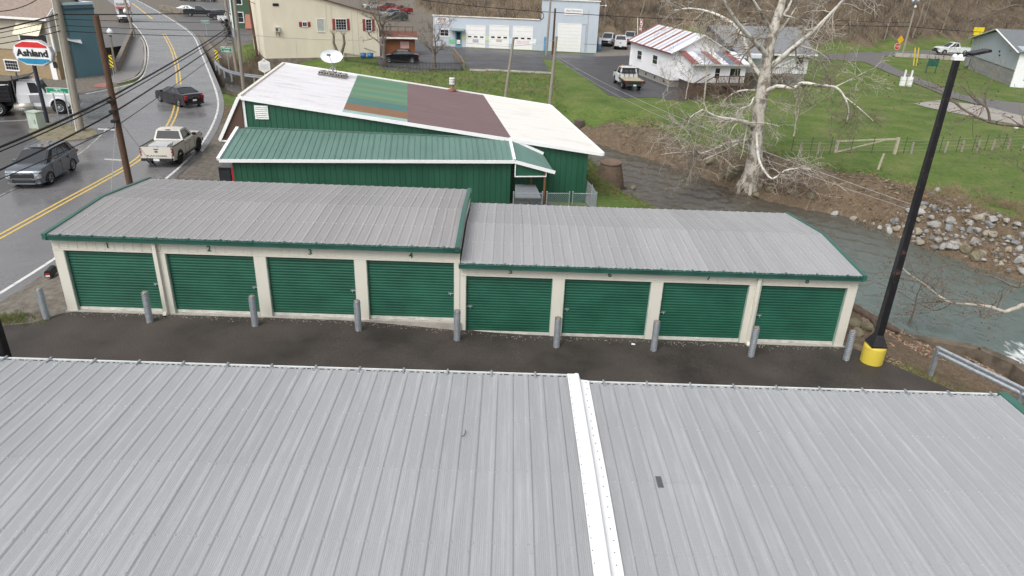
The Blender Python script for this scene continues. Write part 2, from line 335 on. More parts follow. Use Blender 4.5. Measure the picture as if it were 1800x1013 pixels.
# water
def water_material():
    m = bpy.data.materials.new('creek_water'); m.use_nodes = True; nt = m.node_tree; N, L = nt.nodes, nt.links; b = N['Principled BSDF']
    b.inputs['Roughness'].default_value = .06; b.inputs['IOR'].default_value = 1.33
    geo = N.new('ShaderNodeNewGeometry')
    def noise(s, st, rot=.9, d=4):
        mp = N.new('ShaderNodeMapping'); mp.inputs['Scale'].default_value = st; mp.inputs['Rotation'].default_value = (0,0,rot); L.new(geo.outputs['Position'], mp.inputs[0])
        n = N.new('ShaderNodeTexNoise'); n.inputs['Scale'].default_value = s; n.inputs['Detail'].default_value = d; L.new(mp.outputs[0], n.inputs['Vector']); return n.outputs['Fac']
    a, c = noise(2.6, (1,.45,1)), noise(9, (1,.5,1), .6)
    bp = N.new('ShaderNodeBump'); bp.inputs['Strength'].default_value = .5; bp.inputs['Distance'].default_value = .12; L.new(a, bp.inputs['Height'])
    b2 = N.new('ShaderNodeBump'); b2.inputs['Strength'].default_value = .35; b2.inputs['Distance'].default_value = .05; L.new(c, b2.inputs['Height']); L.new(bp.outputs[0], b2.inputs['Normal']); L.new(b2.outputs[0], b.inputs['Normal'])
    sx = N.new('ShaderNodeSeparateXYZ'); L.new(geo.outputs['Position'], sx.inputs[0])
    dp = N.new('ShaderNodeMapRange'); dp.inputs[1].default_value = 22; dp.inputs[2].default_value = 8; L.new(sx.outputs[1], dp.inputs[0])   # silty shallows upstream, greener pool downstream
    mx = N.new('ShaderNodeMix'); mx.data_type = 'RGBA'; L.new(dp.outputs[0], mx.inputs[0]); mx.inputs[6].default_value = (.078,.070,.056,1); mx.inputs[7].default_value = (.108,.140,.126,1)
    ve = N.new('ShaderNodeVectorMath'); ve.operation = 'DISTANCE'; L.new(geo.outputs['Position'], ve.inputs[0]); ve.inputs[1].default_value = (37.2,2.0,WATER_Z)
    fr = N.new('ShaderNodeMapRange'); fr.inputs[1].default_value = 4.2; fr.inputs[2].default_value = .6; L.new(ve.outputs['Value'], fr.inputs[0])
    fn = noise(5, (1,.35,1), .5, 8); ad = N.new('ShaderNodeMath'); ad.operation = 'MULTIPLY'; L.new(fr.outputs[0], ad.inputs[0]); L.new(fn, ad.inputs[1])
    f2 = N.new('ShaderNodeMapRange'); f2.inputs[1].default_value = .24; f2.inputs[2].default_value = .40; L.new(ad.outputs[0], f2.inputs[0])
    m2 = N.new('ShaderNodeMix'); m2.data_type = 'RGBA'; L.new(f2.outputs[0], m2.inputs[0]); L.new(mx.outputs[2], m2.inputs[6]); m2.inputs[7].default_value = (.72,.76,.76,1)
    L.new(m2.outputs[2], b.inputs['Base Color']); return m
wx_, wy_ = np.arange(20.5, 47.5, .2), np.arange(-12, 44, .2); WX, WY = np.meshgrid(wx_, wy_); wf = WX.ravel(), WY.ravel()
_ax = np.cos(.95)*wf[0]-np.sin(.95)*wf[1]*.55, np.sin(.95)*wf[0]+np.cos(.95)*wf[1]
wz_ = 1.7*(.030*fnoise(wf[0], wf[1]*1.6, 2.1, 4, 2)+.030*fnoise(_ax[0], _ax[1], 4.2, 3, 7)+.012*fnoise(wf[1], wf[0], 8.5, 4, 13))
wi = np.arange(len(wz_)).reshape(len(wy_), len(wx_)); wfc = np.stack([wi[:-1,:-1], wi[:-1,1:], wi[1:,1:], wi[1:,:-1]], -1).reshape(-1, 4)
mb = MB(); q_ = WATER_Z-.11; mb.quad((-140,-30,q_),(60,-30,q_),(60,90,q_),(-140,90,q_)); mb.add(np.stack([wf[0], wf[1], WATER_Z+wz_], 1).tolist(), wfc.tolist(), 0, True); mb.build('creek_water', water_material(), kind='structure')

# ---------------------------------------------------------------- flat sheets and painted lines
def sheet(name, pts, z, mat, kind='structure', **kw):
    ps = [Vector((p[0], p[1], z)) for p in pts]; tri = tessellate_polygon([ps])
    a = MB(); 
    fs = []
    for t in tri:
        n = (ps[t[1]]-ps[t[0]]).cross(ps[t[2]]-ps[t[0]]); fs.append(t if n.z > 0 else t[::-1])
    a.add(ps, fs); return a.build(name, mat, kind=kind, **kw)
def spline(pts, n=8):
    P = [Vector((p[0], p[1], p[2] if len(p) > 2 else 0)) for p in pts]; out = []
    for i in range(len(P)-1):
        p0, p1, p2, p3 = P[max(i-1,0)], P[i], P[i+1], P[min(i+2,len(P)-1)]
        for k in range(n):
            t = k/n; out.append(.5*((2*p1)+(p2-p0)*t+(2*p0-5*p1+4*p2-p3)*t*t+(3*p1-p0-3*p2+p3)*t**3))
    out.append(P[-1]); return out
def ribbon(name, pts, wd, z, mat, parent=None, kind='structure', off=0):
    a = MB(); vs = []; n = len(pts)
    for i, p in enumerate(pts):
        d = pts[min(i+1,n-1)]-pts[max(i-1,0)]; d.z = 0; d.normalize(); s = Vector((-d.y, d.x, 0))
        for k in (-.5, .5): q = p+s*(off+k*wd); vs.append((q.x, q.y, z))
    a.add(vs, [(2*i, 2*i+1, 2*i+3, 2*i+2)[::-1] for i in range(n-1)]); return a.build(name, mat, parent, kind=kind)
r_edge = spline([G(*p) for p in ((-260,680),(0,517),(97,455),(190,388),(265,335),(300,308),(330,281),(352,256),(372,224),(383,192),(381,166),(369,132),(353,93),(338,62),(306,38),(265,14),(240,1))], 6)
l_edge_far = spline([G(*p) for p in ((150,166),(225,150),(247,139),(256,122),(260,100),(259,82),(250,62),(232,40),(206,14),(190,2))], 6)
rr = [p+Vector((.5,0,0)) for p in r_edge]
road_pts = rr + [G(215,-20), G(170,-20)] + list(reversed(l_edge_far)) + [G(120,168), G(60,180), G(120,290), G(0,348), G(-260,470)]
sheet('road', road_pts, .022, m_road)
side = [G(-260,480), G(0,350), G(95,300), G(190,240), G(240,180), G(225,149), G(150,163), G(30,168), G(-120,176), (-75,40), (-75,5)]
sheet('side_street', side, .016, M('side_street_asphalt', (.070,.066,.064), .42, 0, .3, .3, (1,1,1), .3, 90, speck=.25, ss=60, rvar=.18, bdist=.005))
y_c = spline([G(*p) for p in ((-260,560),(0,417),(100,362),(228,291),(262,262),(290,232),(306,203),(313,170),(314,140),(309,108),(300,82),(288,60))], 8)
ribbon('centre_line', y_c, .13, .028, m_yline, off=.16); ribbon('centre_line', y_c, .13, .028, m_yline, off=-.16)
y_c2 = spline([G(*p) for p in ((268,34),(248,18),(232,6))], 4)
ribbon('centre_line', y_c2, .3, .028, m_yline)
ribbon('edge_line', r_edge, .16, .028, m_wline)
ribbon('edge_line', l_edge_far[:-6], .15, .028, m_wline)
ribbon('edge_line', spline([G(*p) for p in ((-120,405),(0,345),(70,312),(140,271),(165,250),(182,234),(187,226))], 6), .1, .028, M('worn_white_paint', (.38,.38,.38), .5, 0, .2, 3, col2=(.12,.12,.12), thr=(.48,.62), speck=.2, ss=40))
ribbon('edge_line', spline([G(*p) for p in ((-60,216),(30,213),(52,211))], 3), .12, .028, m_wline)
# storage yard paving
def yard_sheet():
    xs = np.linspace(-6.5, 31, 76); a = MB(); vs = []; fs = []
    top = lambda x: np.interp(x, [-6.5,-4.5,-3.2,-2.2,-1.0,-.3,27.1,28.6,30.2,31], [-4.6,-3.0,-1.95,-1.35,-.95,.0,.0,-2.0,-3.9,-4.8])
    for x in xs:
        t = top(x)
        for k in range(6):
            y = t+(-11-t)*k/5
            vs.append((x, y, pave_z(x)+.03 - (.9*max(0,(x-28.5)/3) if x > 28.5 else 0)*0))
    n = len(xs)
    for i in range(n-1):
        for k in range(5): fs.append((i*6+k, i*6+k+1, (i+1)*6+k+1, (i+1)*6+k))
    a.add(vs, fs, 0, True); return a.build('storage_yard_paving', m_asphalt, kind='structure')
yard_sheet()
# lots and far streets
sheet('gravel_apron', [G(*p) for p in ((1605,183),(1650,177),(1700,183),(1740,189),(1815,206),(1815,224),(1740,212),(1680,200),(1630,190))], .05, M('pale_gravel', (.30,.28,.25), .9, 0, .25, 2, bump=.4, bs=20, speck=.3, ss=30))
sheet('corner_lot', [G(*p) for p in ((312,36),(345,66),(362,76),(400,72),(462,76),(470,30),(470,8),(330,2),(300,16))], .012, M('corner_lot_asphalt', (.11,.105,.10), .55, 0, .3, .3, speck=.2, ss=50))
sheet('bridge_lot', [G(*p) for p in ((150,40),(232,42),(250,64),(232,66),(222,80),(190,84),(150,86))], .012, M('corner_lot_asphalt', (.11,.1,.1)))
sheet('parking_lot', [G(*p) for p in ((815,96),(820,122),(872,125),(968,131),(952,101),(930,97))], .03, m_lot)
sheet('forecourt', [G(*p) for p in ((640,62),(720,66),(762,82),(950,92),(1055,96),(1110,84),(1120,98),(1102,104),(1000,107),(955,103),(900,97),(815,97),(812,124),(730,128),(668,122),(660,98))], .024, M('forecourt_asphalt', (.075,.075,.08), .5, 0, .25, .3, (1,1,1), .3, 90, speck=.2, ss=50, rvar=.15, bdist=.005))
sheet('driveway', [G(*p) for p in ((978,103),(1105,98),(1110,118),(1235,172),(1200,178),(1150,172),(1095,173),(1070,168),(1040,145))], .03, m_lot)
sheet('truck_yard', [G(*p) for p in ((1055,62),(1130,62),(1112,98),(1045,100))], .026, M('gravel_yard', (.17,.155,.135), .9, 0, .3, 2, bump=.4, bs=20))
sheet('far_street', [G(*p) for p in ((1440,97),(1500,93),(1600,90),(1720,86),(1810,80),(1810,72),(1900,66),(1900,94),(1720,100),(1600,99),(1556,100),(1548,106),(1576,122),(1640,148),(1700,170),(1740,176),(1810,184),(1810,208),(1740,190),(1668,172),(1620,152),(1560,128),(1520,110),(1440,104))], 0.07, M('far_street_asphalt', (.13,.125,.12), .6, 0, .15, .4, speck=.15, ss=40))
# ================================================================ storage buildings
RIB = .349
def roof_panel_mesh(name, length, drop, nrib=3, h=.024, mat=None, overlap=True):
    """ribbed metal sheet: x 0..nrib*RIB, y 0..length, z falls by drop from y=0 ... rises to y=length"""
    prof = []
    for k in range(nrib):
        x0 = k*RIB
        prof += [(x0-.055 if k else x0, 0), (x0-.026 if k else x0+.001, h), (x0+.026, h), (x0+.055, 0)]
        for q in (.30, .40, .50, .60, .70): prof += [(x0+RIB*q-.008, 0), (x0+RIB*q-.003, .0035), (x0+RIB*q+.003, .0035), (x0+RIB*q+.008, 0)]
    prof += [(nrib*RIB-.055, 0), (nrib*RIB-.026, h+.002), (nrib*RIB+.024, h+.002), (nrib*RIB+.030, .004)]
    a = MB(); n = len(prof); ys = 5
    vs = []
    for j in range(ys):
        t = j/(ys-1)
        for x, z in prof: vs.append((x, t*length, z+t*drop))
    fs = [(j*n+i, j*n+i+1, (j+1)*n+i+1, (j+1)*n+i) for j in range(ys-1) for i in range(n-1)]
    a.add(vs, fs); return a.mesh(name, mat)
def screws(name, pts, parent, mat, r=.021):
    a = MB()
    for p in pts:
        c = Vector(p)
        a.add([c+Vector((r*math.cos(t), r*math.sin(t), 0)) for t in (0,1.05,2.09,3.14,4.19,5.24)]+[c+Vector((r*.7*math.cos(t), r*.7*math.sin(t), .014)) for t in (0,1.05,2.09,3.14,4.19,5.24)],
              [(6,7,8,9,10,11)]+[(i,(i+1)%6,6+(i+1)%6,6+i) for i in range(6)])
    return a.build(name, mat, parent, kind='stuff')
def ribbed_roof(parent, x0, x1, ya, za, ym, zm, yb, zb, mats, scr_mat):
    """gable roof of sheets: eave ya, ridge ym, eave yb (ya<ym<yb)"""
    n = max(1, round((x1-x0)/(3*RIB))); wd = (x1-x0)/n; s = wd/(3*RIB)
    rh = .024 if ya < -5 else .018
    front = [roof_panel_mesh('roof_panel', ym-ya, zm-za, mat=m, h=rh) for m in mats]; back = [roof_panel_mesh('roof_panel', yb-ym, zb-zm, mat=m, h=rh) for m in mats]
    rr = random.Random(int(x0*10)+3)
    for i in range(n):
        k = rr.randrange(len(mats))
        for me_, y, z in ((front[k], ya, za), (back[k], ym, zm)):
            o = obj('roof_panel', me_, parent, loc=(x0+i*wd, y, z+rr.uniform(-.002,.002))); o.scale.x = s
    pts = []
    for (y, z) in ((ya+.12, None), (ya+(ym-ya)*.5, None), (ym-.04, None), (ym+(yb-ym)*.5, None), (yb-.12, None)):
        z = za+(zm-za)*(y-ya)/(ym-ya) if y <= ym else zm+(zb-zm)*(y-ym)/(yb-ym)
        x = x0+.06
        while x < x1:
            pts.append((x+rr.uniform(-.01,.01), y+rr.uniform(-.012,.012), z+.003)); 
            pts.append((x+RIB*s*.68+rr.uniform(-.01,.01), y+rr.uniform(-.012,.012), z+.003)); x += RIB*s
    screws('screw_rows', pts, parent, scr_mat)
    # stitch screws on the sheet laps
    pts = []
    for i in range(1, n):
        y = ya+.4
        while y < yb:
            z = za+(zm-za)*(y-ya)/(ym-ya) if y <= ym else zm+(zb-zm)*(y-ym)/(yb-ym)
            pts.append((x0+i*wd, y, z+.034)); y += .62
    screws('lap_screws', pts, parent, scr_mat, .010)
m_rg = [M('weathered_roof_metal_%d' % i, (.335*k,.342*k,.352*k), .46, .12, .075, 1.3, (6.,.35,1), .16, .9, (2.4,.3,1), rvar=.06, speck=.03, ss=30, bdist=.05, col2=(.41*k,.415*k,.42*k), thr=(.50,.74)) for i, k in enumerate((1, .975, 1.02))]
m_rb = [M('dusty_roof_metal_%d' % i, (.30*k,.292*k,.288*k), .52, .1, .075, .9, (4.,.3,1), .15, 1.1, (2.2,.35,1), rvar=.08, speck=.05, ss=30, bdist=.05) for i, k in enumerate((1, .95, 1.04))]
m_rb2 = [M('grey_roof_metal_%d' % i, (.335*k,.335*k,.34*k), .5, .12, .065, .9, (4.,.3,1), .15, 1.1, (2.2,.35,1), rvar=.08, speck=.05, ss=30, bdist=.05) for i, k in enumerate((1, .95, 1.04))]

# ---- near building, seen from above: two roof levels with a white step flashing
YE, YR, YB = -7.5, -11.1, -14.8
nb = thing('storage_building', 'nearest long low building seen from above, grey ribbed metal roof with white strip', 'building', (0,0,0))
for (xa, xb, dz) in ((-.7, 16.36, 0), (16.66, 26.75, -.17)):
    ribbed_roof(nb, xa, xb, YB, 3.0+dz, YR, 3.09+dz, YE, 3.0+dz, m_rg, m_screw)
    a = MB(); a.box(xa+.15, xb-.1, YB+.15, YE-.16, pave_z(16)-.3 if xa > 5 else -.1, 2.9+dz); a.build('wall', m_cream, nb)
    a = MB()   # gutter: open trough along the eave
    z0 = 2.985+dz
    a.box(xa, xb, YE-.02, YE-.005, z0-.14, z0-.004); a.box(xa, xb, YE-.005, YE+.10, z0-.14, z0-.125); a.box(xa, xb, YE+.10, YE+.115, z0-.14, z0+.012); a.box(xa, xb, YE+.115, YE+.14, z0-.002, z0+.010)
    a.build('gutter', M('pale_gutter', (.62,.65,.64), .45, 0, .15, 3), nb)
    x = xa+.5; 
    while x < xb:
        a = MB(); a.box(x-.02, x+.02, YE-.1, YE+.15, z0+.016, z0+.05); a.build('gutter_strap', m_galv, nb); x += 3*RIB
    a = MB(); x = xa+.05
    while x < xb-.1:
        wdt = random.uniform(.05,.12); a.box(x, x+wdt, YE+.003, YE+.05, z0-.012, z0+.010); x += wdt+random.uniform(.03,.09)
    a.build('closure_and_shade_strips', m_dark, nb, kind='stuff')  # dark strips painting in the shade between roof pans and gutter
# white step flashing
a = MB()
for (ya, za, yb_, zb) in ((YB, 3.0, YR, 3.09), (YR, 3.09, YE+.08, 2.995)):
    P = [(16.27, .047), (16.44, .052), (16.48, .075), (16.54, .06), (16.60, -.10), (16.80, -.125)]
    if ya == YB: pass
    vs = [(x, y, z+dz) for (y, z) in ((ya, za), (yb_, zb)) for x, dz in P]; n = len(P)
    a.add(vs, [(i, i+1, n+i+1, n+i) for i in range(n-1)])
fl = a.build('step_flashing', m_white, nb)
pts = []
y = YB+.1
while y < YE:
    z = 3.0+(.09)*(y-YB)/(YR-YB) if y < YR else 3.09-.09*(y-YR)/(YE-YR)
    pts += [(16.30, y, z+.05), (16.70+random.uniform(-.03,.03), y+.12, z-.108)]; y += .27
o = screws('flashing_screws', pts, fl, M('rusty_screw', (.14,.12,.11), .6), .011)
# right-hand rake trim
a = MB()
for (ya, za, yb_, zb) in ((YB, 2.83, YR, 2.92), (YR, 2.92, YE+.1, 2.83)):
    a.obox((26.86, (ya+yb_)/2, (za+zb)/2+.01), (.11,0,0), (0,(yb_-ya)/2,(zb-za)/2), (0,0,.05))
a.build('rake_trim', m_greentrim, nb)
# white patch, dark patch and a dropped twig on the near roof
def roof_z(y, dz=0): return (3.0+.09*(y-YB)/(YR-YB) if y < YR else 3.09-.09*(y-YR)/(YE-YR))+dz
p = G(1160,842,3.0); a = MB(); a.box(p.x-.055, p.x+.055, p.y-.16, p.y+.16, roof_z(p.y,-.17)+.006, roof_z(p.y,-.17)+.012)
a.build('roof_patch', M('dark_grey_tape', (.085,.085,.09), .5), nb)
p = G(816,762,3.1); z = roof_z(p.y)+.035
MB().tube([(p.x-.05,p.y-.1,z),(p.x+.0,p.y-.08,z+.01),(p.x+.03,p.y,z+.02),(p.x+.01,p.y+.1,z+.02)], .008, 5).build('twig', m_brownwood, label='thin dark curved twig lying on the near grey roof', cat='twig')

# ---- two joined rows of units
PITCH_X, DW, DH = 3.353, 2.958, 2.2435
def door_mesh():
    a = MB(); n = 22; st = DH/n; vs = []; zs = []
    for k in range(n):
        z = k*st
        zs += [(z, 0), (z+st*.30, -.010), (z+st*.62, -.012), (z+st*.86, -.003)]
    zs.append((DH, 0))
    for z, y in zs: vs += [(0, y, z), (DW, y, z)]
    a.add(vs, [(2*i, 2*i+1, 2*i+3, 2*i+2) for i in range(len(zs)-1)]); return a.mesh('door', m_door)
DOORM = door_mesh()
a = MB(); a.box(0, DW, -.03, .0, 0, .10); a.box(.2, .3, -.045, -.03, .02, .05); a.box(DW/2-.1, DW/2+.1, -.05, -.03, .055, .075); BARM = a.mesh('bottom_bar', M('pale_door_bar', (.55,.55,.50), .5, 0, .2, 4))
def latch_mesh(s):
    a = MB(); a.box(-.07, .07, -.045, -.022, -.022, .022); a.box(-.13 if s < 0 else .03, -.03 if s < 0 else .13, -.06, -.042, -.011, .011); a.tube([(0,-.05,0),(0,-.075,-.02),(0,-.075,-.06)], .013, 6); return a.mesh('latch', m_galv)
LATM = {s: latch_mesh(s) for s in (-1, 1)}
def units(label, X0, zb, ztop, roof, xl, xr, nums, latch_side, spouts, mats):
    b = thing('storage_building', label, 'building', (0,0,0))
    (ya, za, ym, zm, yb, zbk) = roof
    zg = za-.17    # gutter underside
    # shell: side and back walls, inner front
    a = MB(); a.box(xl+.03, xr-.03, .14, yb-.2, zb-.5, min(za,zbk)-.06); a.build('wall', m_cream, b)
    # foundation strip
    a = MB(); a.box(xl-.06, xr+.06, -.07, yb, zb-.6, zb-.004); a.build('foundation', m_conc, b)
    # header with ribs
    a = MB(); a.box(xl, xr, .0, .13, zb+DH+.055, zg+.06)
    x = xl+.2
    while x < xr-.05: a.box(x, x+.035, -.012, .0, zb+DH+.06, zg+.06); x += PITCH_X/11
    a.build('header', m_cream, b)
    a = MB(); a.box(xl, xr, -.02, .02, zb+DH-.005, zb+DH+.05); a.build('header_trim', m_cream, b)
    # pilasters
    edges = [(xl, X0)]+[(X0+k*PITCH_X+DW, X0+(k+1)*PITCH_X) for k in range(3)]+[(X0+3*PITCH_X+DW, xr)]
    for (e0, e1) in edges:
        a = MB(); a.box(e0, e1, -.016, .13, zb-.03, zb+DH-.012); a.build('pilaster', m_cream, b)
        for xe in (e0, e1):
            if xl+.05 < xe < xr-.05:
                a = MB(); a.box(xe-.005 if xe == e1 else xe-.02, xe+.02 if xe == e1 else xe+.005, .003, .125, zb, zb+DH-.014); a.build('door_jamb', M('pale_green_jamb', (.33,.42,.36), .5), b)
    for k in range(4):
        x = X0+k*PITCH_X
        d = obj('door', DOORM, b, loc=(x, .12, zb+.0), label='green roll-up door of unit %d' % nums[k])
        obj('bottom_bar', BARM, d, loc=(0, -.005, 0))
        s = latch_side; lx = DW-.14 if s > 0 else .16
        o = obj('latch', LATM[s], d, loc=(lx, -.0, DH*.47))
        text_mesh('unit_number', str(nums[k]), .27, m_text, b, face_mtx((x+DW*.51-.18*0, -.018, zb+DH+.21), (1,0,0), (0,0,1)), .003, .006)
    for x in spouts:
        a = MB(); a.box(x-.055, x+.055, -.13, -.02, zb+.08, zg+.05); a.obox((x, -.14, zb+.03), (.058,0,0), (0,.08,-.05), (0,.04,.05)); a.build('downspout', m_cream, b)
    # gutter
    a = MB(); a.obox(((xl+xr)/2, ya+.02, (za+zg)/2-.012), ((xr-xl)/2+.04,0,0), (0,.008,0), (0,-.02,(za-zg)/2)); 
    a.box(xl-.04, xr+.04, ya+.02, ya+.19, zg-.01, zg+.004); a.box(xl-.04, xr+.04, ya-.025, ya+.02, za-.02, za-.008)
    g = a.build('gutter', m_greentrim, b)
    x = xl+.45
    while x < xr:
        a = MB(); a.box(x-.03, x+.03, ya-.03, ya+.12, za-.006, za+.03); a.build('gutter_strap', m_greentrim, g); x += 3*RIB
    a = MB(); x = xl+.05
    while x < xr-.1:
        wdt = random.uniform(.05,.13); a.box(x, x+wdt, ya+.03, ya+.07, za-.005, za+.012); x += wdt+random.uniform(.03,.09)
    a.build('closure_and_shade_strips', m_greentrim, g, kind='stuff')
    a = MB(); a.box(xl-.02, xr+.02, yb-.02, yb+.06, zbk-.13, zbk-.03); a.build('rear_gutter', m_cream, b)
    ribbed_roof(b, xl+.02, xr-.02, ya+.05, za, ym, zm, yb, zbk, mats, m_screw)
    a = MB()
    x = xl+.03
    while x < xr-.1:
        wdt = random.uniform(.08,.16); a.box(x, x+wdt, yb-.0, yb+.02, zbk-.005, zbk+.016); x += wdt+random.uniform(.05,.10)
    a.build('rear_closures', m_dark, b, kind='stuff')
    return b
RA = (-.24, 3.30, 3.45, 3.43, 7.1, 3.10); RB = (-.24, 2.76, 3.40, 2.93, 7.15, 2.50)
ba = units('four green roll-up door units 1 to 4 on the higher left roof level', 0.0, .461, 0, RA, -.34, 13.20, (1,2,3,4), 1, (PITCH_X-.27,), m_rb)
bb = units('four green roll-up door units 5 to 8 on the lower right roof level', 13.404, 0.0, 0, RB, 13.215, 26.74, (5,6,7,8), -1, (13.404+3*PITCH_X-.14,), m_rb2)
def rakes(b, x, R, w=.13, hgt=.2):
    ya, za, ym, zm, yb, zb_ = R
    for (y0, z0, y1, z1) in ((ya-.02, za, ym, zm), (ym, zm, yb+.04, zb_)):
        a = MB(); a.obox((x, (y0+y1)/2, (z0+z1)/2-hgt/2+.055), (w/2,0,0), (0,(y1-y0)/2-.001,(z1-z0)/2), (0,0,hgt/2)); a.build('rake_trim', m_greentrim, b)
rakes(ba, -.37, RA); rakes(ba, 13.13, RA, .16, .16); rakes(bb, 26.77, RB)
# pale numeral-like stain plate A on unit 5/6 header
text_mesh('header_sticker', 'A', .22, M('faded_sticker', (.72,.74,.74), .5), bb, face_mtx((16.55, -.018, DH+.20), (1,0,0), (0,0,1)), .003)

# ---- corrugated pipe bollards
def bollard(label, loc, h, tilt):
    t = thing('bollard', label, 'bollard', loc, 0, 'corrugated pipe bollards along the storage doors')
    a = MB(); R0 = .108; turns = h/.075; n = 40; rows = int(turns*6); vs = []
    for i in range(rows+1):
        z = h*i/rows
        for j in range(n):
            an = 2*math.pi*j/n; r = R0+.008*math.sin(2*math.pi*(z/.075)-an*5); vs.append((r*math.cos(an)+tilt*z, r*math.sin(an), z-.05))
    a.add(vs, [(i*n+j, i*n+(j+1)%n, (i+1)*n+(j+1)%n, (i+1)*n+j) for i in range(rows) for j in range(n)], 0, True)
    a.build('corrugated_pipe', m_galv, t)
    a = MB(); a.lathe([(.0,h-.02),(.05,h-.025),(.094,h-.055)], (tilt*h,0,0), 14); a.build('concrete_fill', m_concold, t)
where = ['before the left storage corner, grass at its foot','between the first and second doors','between the second and third doors','between the third and fourth doors','at the roof step in the middle of the row','between the fifth and sixth doors','between the sixth and seventh doors','before the last door beside the downspout','at the right storage corner beside the yellow base']
bx = [-.72, 2.75, 6.32, 9.82, 13.16, 16.56, 19.89, 23.2, 26.47]; by = [-.62,-.62,-.66,-.70,-.74,-.76,-.78,-.92,-.93]
for i in range(9):
    z = pave_z(bx[i])+.02; bollard('galvanised corrugated bollard '+where[i], (bx[i], by[i], z), 1.17, random.uniform(-.01,.01))
# ---- light poles with yellow bases
def light_pole(label, loc, h, head):
    t = thing('light_pole', label, 'light pole', loc)
    a = MB(); a.lathe([(.36,-.3),(.36,.60),(.345,.66),(0,.66)], n=28); a.build('base', m_yellow, t)
    a = MB(); s = .115; tp = .07
    a.obox((0,0,.70), (.26,0,0), (0,.26,0), (0,0,.03)); 
    vs = [(-.26,-.26,.73),(.26,-.26,.73),(.26,.26,.73),(-.26,.26,.73),(-s,-s,1.08),(s,-s,1.08),(s,s,1.08),(-s,s,1.08)]
    a.add(vs, [(0,1,5,4),(1,2,6,5),(2,3,7,6),(3,0,4,7)]); a.build('base_cover', m_black, t)
    a = MB(); vs = [(-s,-s,1.0),(s,-s,1.0),(s,s,1.0),(-s,s,1.0),(-tp,-tp,h),(tp,-tp,h),(tp,tp,h),(-tp,tp,h)]
    a.add(vs, [(0,1,5,4),(1,2,6,5),(2,3,7,6),(3,0,4,7),(4,5,6,7)]); a.build('shaft', m_black, t)
    if head:
        a = MB(); a.obox((.02,0,h+.05), (.14,0,0), (0,.08,0), (0,0,.05)); a.ico((.10,.03,h+.10), .07, 2, .05); a.ico((-.08,0,h+.10), .07, 2, .05); a.build('bracket', m_white, t)
        a = MB(); a.obox((.52,-.05,h+.24), (.26,0,.06), (0,.17,0), (-.01,0,.035)); a.bar((.08,0,h+.08),(.30,-.03,h+.20),.05); hd = a.build('lamp_head', m_black, t)
        a = MB(); a.obox((.52,-.05,h+.198), (.20,0,.046), (0,.13,0), (0,0,.005)); a.build('lens', M('frosted_lens', (.5,.52,.52), .3), hd)
    return t
light_pole('tall black square light pole on round yellow base by the creek', (27.32, -.98, -.06), 9.9, True)
light_pole('black light pole at the left edge of the dark paving, mostly out of frame', (onY(3,612,-6.3).x, -6.3, .38), 9.9, True)
# ================================================================ green metal building with patched shed roof
m_gwall = M('green_wall_metal', (.018,.088,.052), .45, 0, .13, 1.0, (1,1,.2))
m_groof = M('green_roof_metal', (.115,.20,.172), .32, .12, .10, .8, (1,.4,1), rvar=.02)
m_wroof = M('white_roof_coating', (.58,.57,.59), .6, 0, .09, .8, (.5,2.5,1), col2=(.43,.42,.42), thr=(.50,.72))
m_wroof2 = M('bright_white_roof', (.70,.68,.64), .6, 0, .05, .6, (.6,2,1), col2=(.58,.55,.50), thr=(.52,.75))
m_broof = M('mauve_brown_roof', (.155,.098,.100), .65, 0, .10, .8, (.4,4,1), col2=(.20,.14,.14), thr=(.48,.72))
m_tanpatch = M('tan_brown_patch', (.21,.115,.06), .65, 0, .14, 2, (.4,4,1))
m_tealpatch = M('teal_patch', (.065,.155,.14), .6, 0, .12, 2, (.4,4,1))
m_palepatch = M('pale_teal_patch', (.28,.40,.38), .6, 0, .25, 1.5, (.6,3,1))
m_g1 = M('green_patch', (.095,.19,.11), .6, 0, .10, 2, (.4,4,1)); m_g2 = M('light_green_patch', (.125,.21,.125), .6, 0, .10, 2, (.4,4,1)); m_g3 = M('blue_green_patch', (.075,.205,.13), .6, 0, .10, 2, (.4,4,1))
gb = thing('metal_building', 'green metal building with white, green and brown patched shed roof', 'building', (10,15.4,0))
O = Vector((10,15.4,0))
RAq, RBq, RCq, RDq = [Vector(p)-O for p in ((.8,15.4,5.1),(19.75,15.3,2.83),(17.6,28.5,2.83),(-.6,28.0,5.1))]
def rp(s, t): return (RAq*(1-s)+RBq*s)*(1-t)+(RDq*(1-s)+RCq*s)*t
NS = 14; bnd = [(0,0), (.276,.27), (.455,.455), (.745,.742), (1,1)]
nrm = (RBq-RAq).cross(RDq-RAq).normalized()
for j in range(NS):
    t0, t1 = j/NS, (j+1)/NS
    for k in range(4):
        if k == 0: m = m_wroof
        elif k == 1: m = m_palepatch if j == 0 else m_tanpatch if j in (1,2) else m_tealpatch if j in (3,4) else (m_g1,m_g2,m_g3,m_g2,m_g1,m_g2,m_g3,m_g1,m_g2)[j-5]
        elif k == 2: m = m_broof
        else: m = m_wroof2
        prof = []
        hh = .022 if k == 0 else .010
        for q in range(3):
            c = (q+.02)/3
            prof += [(c, 0), (c+.03, hh), (c+.07, hh), (c+.10, 0)]
        prof.append((1, 0)); a = MB(); vs = []
        f0 = lambda t: bnd[k][0]*(1-t)+bnd[k][1]*t; f1 = lambda t: bnd[k+1][0]*(1-t)+bnd[k+1][1]*t
        for w_, h in prof:
            t = t0+(t1-t0)*w_
            vs += [rp(f0(t)-(.0006 if k else 0), t)+nrm*(h+.003*k), rp(f1(t), t)+nrm*(h+.003*k)]
        a.add(vs, [(2*i, 2*i+1, 2*i+3, 2*i+2) for i in range(len(prof)-1)]); a.build('roof_panel', m, gb)
